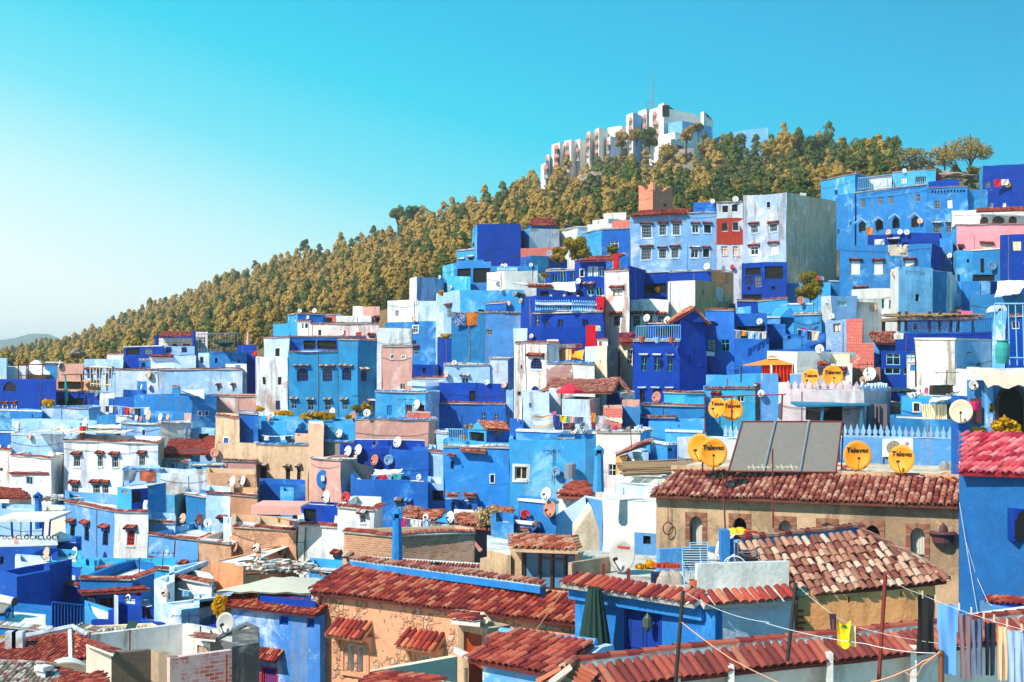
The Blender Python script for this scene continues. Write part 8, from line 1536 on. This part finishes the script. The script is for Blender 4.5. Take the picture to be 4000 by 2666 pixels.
# orange tent
T('d');r_=empty('garden_tent',P(100,660,84),'orange roofed gazebo with bright red curtains','gazebo');m=MB();c=P(40,440,83);b=[P(-260,512,84.5),P(232,508,83.5),P(300,500,80.5),P(-200,500,81)];b=[P(-250,512,81),P(235,508,81),P(225,500,84),P(-240,500,84)];t_=[P(0,462,82.2),P(85,462,82.2),P(85,458,83),P(0,458,83)];ap=P(42,438,82.6);m.add(b+t_,[(0,1,5,4),(1,2,6,5),(2,3,7,6),(3,0,4,7)]);m.add([v+Vc((0,0,.12))for v in t_]+[ap+Vc((0,0,.1))],[(0,1,4),(1,2,4),(2,3,4),(3,0,4)]);m.build('canopy','orangec',r_)
cu_=[(-235,-120,.15),(50,215,.15)];
for x0,x1,_ in((50,215,0),(-60,20,0)):
 g=MB();n=24
 for i in range(n):xa=x0+(x1-x0)*i/n;xb=x0+(x1-x0)*(i+1)/n;da=81.2+.12*math.sin(i*1.3);db=81.2+.12*math.sin((i+1)*1.3);g.quad(P(xa,655,da),P(xb,655,db),P(xb,505,db),P(xa,505,da))
 g.build('curtain','orangered',r_)
m=MB();[m.tube([P(x,660,81),P(x,508,81)],.04,5)for x in(-235,45,225)];m.build('pole','iron',r_);H('-60,80 88,80',588,'UB','small pale blue parapet before the gazebo, left piece','n',dep=1.5,par=0);H('190,80 320,79.6',592,'UB','small pale blue parapet behind the left orange dish','n',dep=1.5,par=0)
wash(262,190,450,222,96.5,[('sheet',283,26,50,'black','black sock pair on the deep blue terrace line'),('sheet',320,50,45,'bluec','blue cloth on the deep blue terrace line'),('pants',362,36,75,'black','black trousers on the deep blue terrace line'),('sheet',412,60,75,'beige','brown patterned towel on the deep blue terrace line')],'short washing line left of the brick tower');cs('sheet',px(40,97),px(18,97),P(312,180,97),'magenta','small magenta cloth left of the brick tower');cs('sheet',px(75,97),px(30,97),P(395,168,97),'jeansd','blue tarp cloth behind the short washing line')
for k in range(7):cs('sheet',px(38,70),px(ru(165,200),70),P(1375+k*33,838+k*2,71.2-k*.05),'strW',['first','second','third','fourth','fifth','sixth','last'][k]+' of the cream fringed cloths from the left, hung before the bright blue house',fold=1.6)
line([P(1340,838,71.3),P(1660,850,70.8)],'line with the cream fringed cloths');cs('sheet',px(45,71),px(185,71),P(1598,842,70.8),'green','dark green cloth right of the cream fringed ones');tent([(1420,830,70.6),(1672,795,70),(1672,770,72),(1440,785,72.6)],0,'cloth','folded white canvas above the fringed cloths',drop=.12);tent([(1090,755,76),(1300,742,75.4),(1290,722,77),(1075,715,77.6)],0,'green','dark green tarpaulin on the rubble roof','tarpaulin','tarpaulin',.15);tent([(1560,760,72),(1680,735,71.6),(1690,690,73.4),(1600,715,74)],0,'cloth','white canvas heap left of the beige canopy',drop=.1);cs('sheet',px(65,70),px(110,70),P(1862,645,64),'clay','rust orange cloth hanging from the beige canopy');cs('sheet',px(36,74),px(50,74),P(1383,705,73.5),'pink','pink cloth beside the two grey dishes')
m=MB();c=P(1515,765,72.5);m.box(c.x-.5,c.x+.5,72.2,72.8,c.z,c.z+.5);[m.box(c.x-.52,c.x+.52,72.15,72.19,c.z+.07+.13*k,c.z+.13+.13*k)for k in range(4)];tag(m.build('crate','iron'),'black crate on the blue wall left of the beige canopy','crate')
random.seed(90);T('d');shrub(2085,1050,260,190,52.6,'orange yellow leaved bush before the dark arch','flowers',620,leaf=.11);shrub(1850,1085,130,80,53.3,'low dark bush at the corner of the arch terrace','leafY',420,leaf=.08);shrub(1820,845,60,50,55.6,'spiky plant in a pink hanging pot','leafY',160,leaf=.09);m=MB();c=P(1815,905,55.6);m.lathe(c,[(.08,0),(.2,.25),(.24,.36),(.2,.36)],10);tag(m.build('flower_pot','magenta'),'bright pink hanging pot on the arcade wall','flower pot');shrub(1960,880,36,90,54.1,'trailing plant on the pale blue post','leafY',120,leaf=.08)
m=MB();c=P(2045,515,70.5);m.lathe(c+Vc((0,0,.1)),[(.26,0),(.36,.4),(.36,.8),(.27,1.1),(.34,1.2)],14);tag(m.build('plant_tub','tealc'),'large teal tub behind the white railing','flower pot');shrub(2045,380,130,60,70.5,'orange flowers in the large teal tub','flowers',320,leaf=.1)
# rooftop vines
T('b');random.seed(95);shrub(540,945,330,70,110.4,'long yellow flowering vine on the bright blue terrace wall','flowers',900,leaf=.13);shrub(250,930,180,40,111.5,'yellow vine at the left of the bright blue terrace wall','flowers',360,leaf=.13);shrub(800,960,60,36,110,'yellow vine piece right of the white dish','flowers',160,leaf=.13);shrub(955,890,90,110,110.5,'yellow creeper arch beside the grey dish','flowers',320,leaf=.13);shrub(870,900,90,80,111,'dark green bush in front of the teal house','leafY',320,leaf=.12);shrub(38,895,80,40,112.5,'yellow plant under the little lamp','flowers',200,leaf=.13);shrub(1850,1050,90,50,89.2,'dry thorny plant left of the tiled kiosk','scrub2',160,leaf=.08);shrub(1800,1150,50,60,88.3,'flowering plant on the kiosk balcony','flowers',120,leaf=.09)
railing([P(1680,1205,87.2),P(1812,1205,86.8)],1.0,'small white railing beside the tiled kiosk','lblue',.12,.018);tent([(905,1490,90.6),(1010,1540,90),(1020,1400,92),(835,1350,93.5)],0,'tarp','dark tarpaulin stretched over the blue courtyard','tarpaulin','tarpaulin',.25);tent([(1020,1475,90.4),(1275,1440,90.2),(1270,1415,92),(1035,1430,92.4)],0,'cloth','ragged white cloth roof over the courtyard laundry',drop=.3)
wash(1010,1470,1300,1455,89.4,[('sheet',1038,44,56,'bluec','dark blue cloth at the left of the courtyard line'),('sheet',1115,76,56,'magentar','crimson rug with pale medallions in the courtyard'),('sheet',1175,34,60,'jeans','pale striped cloth in the courtyard'),('sheet',1245,76,72,'tealc','spotted teal towel in the courtyard')],'courtyard washing line under the ragged cloth')
wash(50,1118,330,1125,105.8,[('sheet',90,46,38,'cloth','white cloth in the shaded blue terrace recess'),('sheet',235,40,34,'white','second white cloth in the shaded blue terrace recess'),('sheet',285,50,36,'black','dark cloth in the shaded blue terrace recess')],'washing line in the shaded blue terrace')
T('a');wash(915,868,1315,878,126.5,[('sheet',935,36,50,'navy','navy cloth at the left end of the left town line'),('sheet',965,30,60,'cloth','white and pink cloth on the left town line'),('sheet',1008,36,40,'jeansd','blue striped cloth on the left town line'),('pants',1048,40,66,'jeans','grey trousers on the left town line'),('sheet',1113,44,64,'redc','bright red towel on the left town line'),('sheet',1160,46,50,'awnp','striped cloth on the left town line'),('pants',1215,50,70,'black','black trousers on the left town line'),('shirt',1290,46,56,'cloth','white shirt at the right end of the left town line')],'washing line across the left town')
cs('sheet',px(130,98.8),px(85,98.8),P(1292,1440,98),'clay','faded rust rug hung on the pale wall','carpet','carpet');cs('sheet',px(110,98.8),px(85,98.8),P(1145,1430,98.6),'grey','grey blanket hung beside the rust rug');tent([(1880,320,164),(2060,310,163),(2060,285,165),(1870,285,166)],0,'green','dark green netting on the fenced roof','netting','netting',.6);parasol(2170,212,44,168,'awnp','closed pink parasol at the edge of the forest',3.2,True);cs('sheet',px(44,166),px(44,166),P(2225,385,166),'redc','red towel at the foot of the forest')
T('e');cs('sheet',px(62,80),px(110,80),P(1370,378,79.8),'DB','deep blue blanket hung from the blue and white house');cs('sheet',px(46,80),px(110,80),P(1315,385,79.9),'jeans','pale blanket beside the deep blue one');wash(1130,950,1215,955,53.6,[('sheet',1148,22,100,'black','black garment on the shaded yard line'),('sheet',1170,20,80,'magentar','red garment on the shaded yard line'),('sheet',1192,22,90,'navy','navy garment on the shaded yard line')],'short washing line in the shaded yard');cs('sheet',px(260,55),px(46,55),P(1065,905,54.6),'cloth','white sheet stretched behind the deep blue boxes');wash(1430,820,1580,835,57.4,[('sheet',1470,30,50,'jeans','blue white cloth in the whitewashed yard'),('sheet',1500,26,44,'cyan','turquoise cloth in the whitewashed yard')],'washing line in the whitewashed yard')
T('f');wash(160,245,400,270,69.2,[('sheet',195,26,38,'yellow','yellow cloth under the pink awning'),('sheet',292,32,42,'pink','pink cloth under the pink awning'),('sheet',325,34,46,'jeans','pale cloth under the pink awning'),('sheet',365,28,26,'orangec','orange cloth under the pink awning')],'washing line under the pink awning');wash(1168,248,1400,275,62.4,[('sheet',1188,36,92,'magenta','magenta and white cloth right of the blue chimney tower'),('sheet',1225,34,64,'jeansd','checked blue cloth right of the blue chimney tower'),('shirt',1270,60,100,'cloth','white shirt right of the blue chimney tower'),('sheet',1310,30,70,'white','white cloth with magenta hem'),('sheet',1365,60,60,'pale','pale sheet before the tile roof')],'washing line between the blue chimney tower and the white dish');wash(500,675,690,690,57.6,[('sheet',520,24,36,'orangec','small orange cloth in the blue yard'),('sheet',600,90,40,'navy','dark cloths in the blue yard')],'washing line in the blue yard')
r_=H('425,60 700,59',650,'LB','bright blue yard behind the bulging canvas','w',dep=3)
random.seed(101)
def rubble(x,y,w,h,D,label,n=60):
 m=MB();c=P(x,y,D);W_=px(w,D)
 for _ in range(n):
  M=Matrix.Translation(c+Vc((ru(-.5,.5)*W_,ru(0,2),ru(0,px(h,D)))))@Matrix.Rotation(ru(0,3),4,'Z')@Matrix.Rotation(ru(-.3,.3),4,'X');l=ru(.1,.5);m.box(-l,l,-.06,.06,-.03,.03,random.randrange(4),M)
 tag(m.build('rubble',['canopy','wood','GC','white']),label,'rubble',kind='stuff')
rubble(190,700,420,60,56.5,'planks, poles and rubble piled on the roof left of the bulging canvas',150);T('e');rubble(420,120,330,40,92,'broken canes and boards on the roof by the cafe',90);rubble(1990,660,130,50,59.5,'loose boards on the edge of the orange plaster house',40);T('g');rubble(1180,740,400,14,44.2,'scattered sticks and rags on the junk roof',60)
T('f');tile_=MB();tp(tile_,[P(1172,268,65.6),P(1430,272,64.8),P(1535,200,67),P(1215,178,68.6)],.25,.36);r_=empty('roof',P(1350,270,65.5),'salmon tile roof with blue gable behind the washing line','roof');tile_.build('tiled_roof',['T:TS','chans'],r_);m=MB();m.add([P(1430,275,64.7),P(1540,200,66.5),P(1530,290,64.7)],[(0,1,2)]);m.build('gable','LB',r_);H('1170,66 1540,64.6',275,'VP','pale low wall under the salmon tile roof','n',dep=2,par=0)
m=MB();tp(m,[P(1650,310,63.4),P(1875,330,62.8),P(1800,232,66),P(1590,240,66.6)],.25,.36,jit=.03);tp(m,[P(1770,262,66),P(2060,262,65.6),P(2060,190,68.4),P(1890,168,69)],.25,.36,jit=.03);tag(m.build('tiled_roof',['T:TS','chans']),'broken tile roofs overgrown with dry vine','roof');shrub(1850,260,230,180,61.8,'dry straw coloured vine climbing over the broken tile roofs','scrub2',900,leaf=.07);H('1590,67 2060,66',262,'PK','rough wall under the broken tile roofs','n',dep=4,par=0)
T('g');r_=H('55,62.4 355,61',125,'MB','blue box kiosk with a red and a white dish','l','on 120 260 100 36',3,.1);m=MB();tp(m,[P(40,375,58.8),P(110,385,58.6),P(215,300,61),P(140,298,61.4)],.24,.36,jit=.02);tag(m.build('tiled_roof',['T:TO','mortar']),'short tile slope at the foot of the white ramp wall','roof')
# dishes: x y w h label mat [front]
DL=[('a',1303,592,46,66,'cream dish high on the long pale house','dishp'),('a',1238,700,24,50,'slim white dish before the teal shade block','dish'),('a',1302,692,32,48,'small white dish right of the slim one','dish'),('a',745,1020,55,92,'narrow tilted white dish beside the white cloth awning','dish'),('a',540,1066,56,72,'white dish on the curved pale wall','dish'),('a',262,1135,34,56,'pink dish at the left edge of the town','dishp'),('a',1192,972,36,50,'smallest white dish of the row before the blue terrace','dish'),('a',1230,980,36,50,'rusty red dish in the row before the blue terrace','dishr'),('a',1300,950,60,90,'largest pinkish dish of the row before the blue terrace','dishp'),('a',1403,967,48,70,'white dish on the flat tile edge','dish'),('a',1467,968,36,62,'pale pink dish at the right of the flat tile edge','dishp'),('a',1797,1270,48,74,'white dish on the plum tile roof','dish'),('a',1880,1275,80,86,'brown orange dish before the tan tower house','dishr'),('a',1300,1412,24,36,'tiny white dish on the pale wall with the rugs','dish'),('a',2035,1530,62,92,'white dish above the crumbling brick wall','dish'),('a',2128,1520,52,88,'second white dish above the crumbling brick wall','dish'),('a',520,500,30,70,'white slanting dish at far left','dish'),('a',845,762,40,50,'pale blue dish on the far left balustrade','dishb'),('b',383,35,36,36,'white dish left of the tiled blue roof by the forest','dish'),('b',513,33,40,42,'white dish on the tiled blue roof by the forest','dish'),('b',452,92,28,34,'small white dish on the blue house wall','dish'),('b',750,228,40,44,'white dish before the red shutters','dish'),('b',1385,98,46,56,'pink dish on the white house front','dishp'),('b',1736,488,44,34,'white dish on top of the pale blue house','dish'),('b',1663,592,42,60,'cream dish on the tiled white wall','dishp'),('b',2020,660,36,46,'white dish on the brown ledge','dish'),('b',2172,682,44,56,'cream orange dish on the brown ledge','dishp'),('b',145,945,36,50,'small white dish at the left of the flowering terrace','dish'),('b',108,975,36,50,'small pink dish at the left of the flowering terrace','dishp'),('b',412,955,34,50,'white dish among the yellow vine','dish'),('b',473,925,44,44,'grey blue dish behind the yellow vine','dishd'),('b',560,955,36,54,'red dish in the yellow vine','dishr'),('b',668,925,58,84,'big white dish over the yellow vine','dish'),('b',848,950,58,66,'red and white dish at the end of the flowering terrace','dishr'),('b',972,928,66,60,'pale round dish by the creeper arch','dish'),('b',1408,855,58,84,'white dish before the wooden windows','dish'),('b',730,1108,58,74,'white dish in the bright blue recess','dish'),('b',1240,1182,72,92,'white dish before the peeling pinkish house','dish'),('b',806,1262,66,90,'left one of the twin white dishes above the pink house','dish'),('b',897,1250,66,90,'right one of the twin white dishes above the pink house','dish'),('b',1040,1340,68,92,'rusty pink dish over the courtyard','dishr'),('b',1162,1340,86,90,'pale blue dish over the courtyard','dishb'),('b',1425,1490,42,52,'white plate like dish on the courtyard wall','dish'),('b',2110,1085,74,80,'grey blue dish on the tiled kiosk','dishd'),('b',450,930,1,1,'',''),('c',170,255,34,42,'white dish on the small red roof of the stone house','dish'),('c',1180,97,52,64,'white dish over the weathered facade, left one','dish'),('c',1360,117,54,64,'white dish over the weathered facade, right one','dish'),('c',2168,127,48,54,'white dish above the laundry balcony','dish'),('c',1265,788,70,92,'pink dish before the deep blue house','dishr'),('c',632,1058,74,90,'grey blue dish on the laundry terrace','dishd'),('c',542,1080,50,66,'cream dish on the laundry terrace','dish'),('c',2180,757,54,62,'pale dish beside the pinkish orange wall','dish'),('c',385,1440,78,84,'pale dish before the bright blue flat front','dishb'),('c',60,987,28,26,'tiny white dish at the laundry terrace','dish'),('d',452,368,78,74,'white dish behind the white house roof','dish'),('d',890,588,100,118,'grey silver dish right of the orange dishes','dish'),('d',833,640,62,56,'orange pink dish below the silver dish','dishp'),('d',558,82,44,52,'white dish on the small pale blue house','dish'),('d',922,8,58,46,'salmon dish on the white house wall','dishp'),('d',1325,730,80,76,'pale grey dish beside the pink cloth','dish'),('d',1262,770,60,40,'low grey dish behind the bright blue house','dish'),('d',1690,915,188,200,'large cream dish before the blue pier','dishl'),('d',1800,685,84,84,'round white basin dish under the canopy edge','dish'),('e',1463,258,60,78,'pink white dish on the stained wall','dishp'),('e',1598,268,76,96,'dark brown dish over the blue and white house','dishk'),('e',1665,295,70,40,'flat white dish beside the dark brown one','dish'),('e',373,542,70,104,'pinkish dish on the turquoise parapet','dishp'),('e',595,538,68,100,'white dish on the turquoise parapet','dish'),('e',1880,488,44,72,'rust pink dish on the flat white roof','dishp'),('e',2038,498,40,60,'white dish at the back of the flat white roof','dish'),('e',1325,852,44,74,'cream dish on the whitewashed block','dishp'),('e',1025,890,44,50,'small white dish on the deep blue box','dish'),('e',1805,1095,152,160,'large grey dish on the dark stained roof','dishd2'),('f',565,85,60,96,'white dish on the terrace house roof','dish'),('f',718,88,76,84,'red rusty dish beside the white one','dishrr'),('f',210,515,58,84,'white dish above the rubble roof','dish'),('f',8,490,40,66,'white dish over the orange plaster house','dish'),('f',1357,248,46,52,'small white dish behind the white shirts','dish'),('f',1555,248,62,92,'white dish with a dirty rim by the salmon roof','dish'),('f',168,30,1,1,'',''),('g',275,62,76,98,'white dish standing above the blue kiosk','dish'),('g',305,185,92,126,'rusty red dish at the right of the blue kiosk','dishr'),('g',105,225,74,46,'bright red bowl dish in the blue kiosk','dishrr'),('i',1225,652,50,54,'grey dish on the red brick wall','dishd'),('i',1063,752,34,34,'white dish left of the round tree','dish'),('i',838,757,36,28,'right one of two white dishes on the pale box','dish'),('i',808,755,22,26,'left one of two white dishes on the pale box','dish'),('i',775,918,46,46,'grey dish on the white rounded house','dishd'),('i',800,965,40,40,'white dish under the grey one','dish'),('i',920,1002,38,44,'dark blue grey dish on the mansion stairs','dishd'),('i',1477,895,42,54,'white dish on the glazed deep blue house','dish'),('i',358,948,28,36,'pink dish on the stair wall','dishp'),('i',863,1092,38,48,'cream dish on the small blue roof box','dishp'),('i',975,1068,34,42,'pink dish beside the mansion','dishp'),('i',1485,985,46,46,'dark round dish on the deep blue wall','dishdk'),('i',262,860,24,36,'small white dish behind the mottled grey side','dish'),('j',1002,228,48,48,'white dish over the blue roof room','dish'),('j',1237,207,64,34,'white dish on the narrow red fronted house','dish'),('j',945,893,58,72,'big white dish over the deep blue parapet','dish'),('j',1115,905,36,46,'blue grey dish above the orange side wall','dishb'),('j',1203,898,34,50,'red dish above the orange side wall','dishrr'),('j',1055,1225,54,60,'left white dish before the orange side wall','dish'),('j',1130,1217,66,76,'right white dish before the orange side wall','dish'),('j',1905,1240,80,66,'red and white dish left of the yellow tipped tree','dishr'),('j',2118,1020,46,50,'pale green dish right of the yellow tipped tree','dishb'),('j',2078,1010,34,50,'red dish right of the yellow tipped tree','dishrr'),('j',1910,157,34,26,'small dish behind the tall grey corner house','dish'),('j',1943,160,34,24,'second small dish behind the tall grey corner house','dish'),('k',830,690,36,50,'speckled dish below the pointed hoods','dishp'),('k',932,688,40,46,'left white dish below the pointed hoods','dish'),('k',990,690,50,50,'right white dish below the pointed hoods','dish'),('k',1107,592,48,50,'pinkish round dish at the last pointed window','dishp'),('k',1872,272,54,54,'orange dish by the white and red cloths','dishor'),('k',1740,985,76,66,'blue dish on the teal balcony block','dishb'),('k',872,1052,42,52,'pink dish at the white edge of the light blue tower','dishp'),('k',700,1350,62,60,'salmon dish on the white walled house','dishp'),('k',1365,895,34,44,'small white dish beside the bright blue house','dish'),('k',970,152,40,18,'white dish on the turquoise penthouse roof','dish')]
for e in DL:
 if not e[5]:continue
 T(e[0]);dish(e[1],e[2],e[3],e[4],e[5],e[6])
for k,x,yb,yt,lb,els in[('a',452,1180,1062,'thin aerial on the curved pale wall',0),('a',622,1120,1040,'dark aerial beside the white dish on the curved wall',0),('a',1385,720,560,'aerial with side bars above the long pale house',5),('b',905,960,765,'tall aerial before the big teal house',6),('b',1305,1000,795,'aerial mast before the wooden windows',3),('b',672,1075,1042,'short aerial in the bright blue recess',4),('b',1930,830,640,'tall mast with a red tip before the dark door',0),('b',1792,1080,945,'thin aerial left of the tiled kiosk',0),('c',357,1540,1245,'tall aerial with cross bars before the blue front',5),('c',1975,575,535,'small aerial on the light blue parapet',4),('c',962,640,520,'dark thin rod above the long sloping roof',0),('c',628,330,265,'leaning rod on the stone house',0),('c',1040,1230,1050,'dark rod before the peeling pink white house',0),('d',1563,715,550,'dark aerial before the big white blank wall',3),('d',870,560,485,'yellowish aerial by the silver dish',5),('e',1115,700,575,'aerial with top bar on the turquoise parapet',3),('e',548,720,630,'low aerial on the turquoise wall',3),('e',1297,690,515,'aerial with horns before the blue and white house',5),('e',1510,1095,1010,'white aerial lying over the whitewashed block',5),('f',400,550,430,'thin aerial before the white house',3),('f',1297,245,172,'small aerial on the salmon tile roof',3),('i',1165,405,368,'aerial on the red tiled roof room',3),('i',1172,905,800,'white pole beside the glazed terrace room',0),('i',1075,900,800,'second white pole near the sail canopy',0),('i',1038,1290,1140,'lamp pole on the mansion flank',0),('k',1580,850,730,'thin rod before the pink house',0),('k',937,1010,895,'bamboo pole with a cross bar by the flowered cloth',2),('m',1602,560,465,'thin mast in front of the forest',0),('j',1470,160,100,'thin rod on the tall grey corner house',0),('j',1795,1300,1190,'thin rod by the yellow tipped tree',0)]:
 T(k);antenna(x,yb,yt,lb,151 if(k,x)==('j',1470)else None,els,1.1)
# ================= the air between here and the far hill
m=MB();m.box(-7400,7400,-30,6500,-33,99);hz=m.build('haze','earth');hz['kind']='stuff';hz['label']='thin bright air paling the hill and the far mountain'
hm=bpy.data.materials.new('haze');hm.use_nodes=True;t=hm.node_tree;t.nodes.clear();v=N(t,'ShaderNodeVolumePrincipled');v.inputs['Density'].default_value=.00018;v.inputs['Color'].default_value=(.9,.99,1,1)
o_=N(t,'ShaderNodeOutputMaterial');t.links.new(v.outputs[0],o_.inputs['Volume']);hz.data.materials.clear();hz.data.materials.append(hm)
T('e');r_=empty('water_heater',P(60,1010,53),'white solar water heater cylinder on a metal stand at the left edge','water heater');m=MB();a=P(-40,890,53);b=P(112,922,52.6);m.tube([a,b],px(32,53),16);m.build('tank','white',r_);m=MB();m.tube([b,b+(b-a).normalized()*.06],px(33,53),16);m.build('end_cap','iron',r_)
m=MB();v=[P(-60,1010,51.6),P(30,1000,51.4),P(90,935,52.8),P(-60,925,53)];m.add(v+[p-Vc((0,0,.06))for p in v],[(0,1,2,3),(7,6,5,4),(0,4,5,1),(1,5,6,2)]);m.build('collector','panelm',r_);m=MB();[m.tube([P(x,925,52.9),P(x2,1095,52.9)],.025,5)for x,x2 in((105,108),(108,45),(60,45),(60,10))];m.tube([P(10,1085,52.9),P(108,1090,52.9)],.025,5);m.build('stand','dblue',r_)
def hose(pts,mat,label,r=.022):
 q=[onterr(x,y)+Vc((0,0,.03+.03*(k%2)))for k,(x,y)in enumerate(pts)];s=[]
 for k in range(len(q)-1):
  p0,p1,p2,p3=q[max(k-1,0)],q[k],q[k+1],q[min(k+2,len(q)-1)]
  for j in range(6):t=j/6;s.append(.5*(2*p1+(p2-p0)*t+(2*p0-5*p1+4*p2-p3)*t*t+(3*p1-p0-3*p2+p3)*t**3))
 m=MB();m.tube(s+[q[-1]],r,5);tag(m.build('hose',mat),label,'hose','hoses and cables on the tan house roof')
T('d');hose([(600,1385),(660,1400),(720,1390),(640,1425),(700,1445),(760,1432),(690,1410),(640,1440),(680,1462),(748,1468)],'orangered','tangled orange hose left of the front lettered dish');hose([(1490,1475),(1560,1462),(1640,1470),(1600,1490),(1520,1485),(1570,1510),(1640,1530)],'orangec','coil of orange hose at the right end of the tan house roof');hose([(780,1430),(860,1450),(960,1462),(1080,1440),(1180,1455),(1280,1480),(1380,1492)],'white','white cable trailing between the two right lettered dishes',.012);hose([(1180,1440),(1240,1425),(1270,1450),(1300,1490),(1360,1500),(1330,1470),(1260,1490)],'white','loops of white cable beside the right lettered dish',.012);T('c');hose([(1650,1400),(1700,1385),(1760,1400),(1740,1430),(1680,1415),(1660,1440),(1730,1452),(1770,1400)],'orangered','orange hose coiled below the left pair of lettered dishes')
T('d')
for k,(x,w)in enumerate(((1545,80),(1620,90))):
 c=onterr(x,1420);m=MB();g=[];random.seed(k)
 for j in range(7):
  for i in range(12):a_=6.2832*i/12;b_=math.pi/2*j/6;r0_=px(w/2,c.y)*math.cos(b_)*(1+.2*rr_());g.append(c+Vc((math.cos(a_)*r0_,math.sin(a_)*r0_*.7,math.sin(b_)*px(w*.8,c.y))))
 m.add(g,[(j*12+i,j*12+(i+1)%12,(j+1)*12+(i+1)%12,(j+1)*12+i)for j in range(6)for i in range(12)]);tag(m.build('stone','GC'),['left','right'][k]+' of two grey stones by the pale blue merlon wall','stone','stones on the roof')
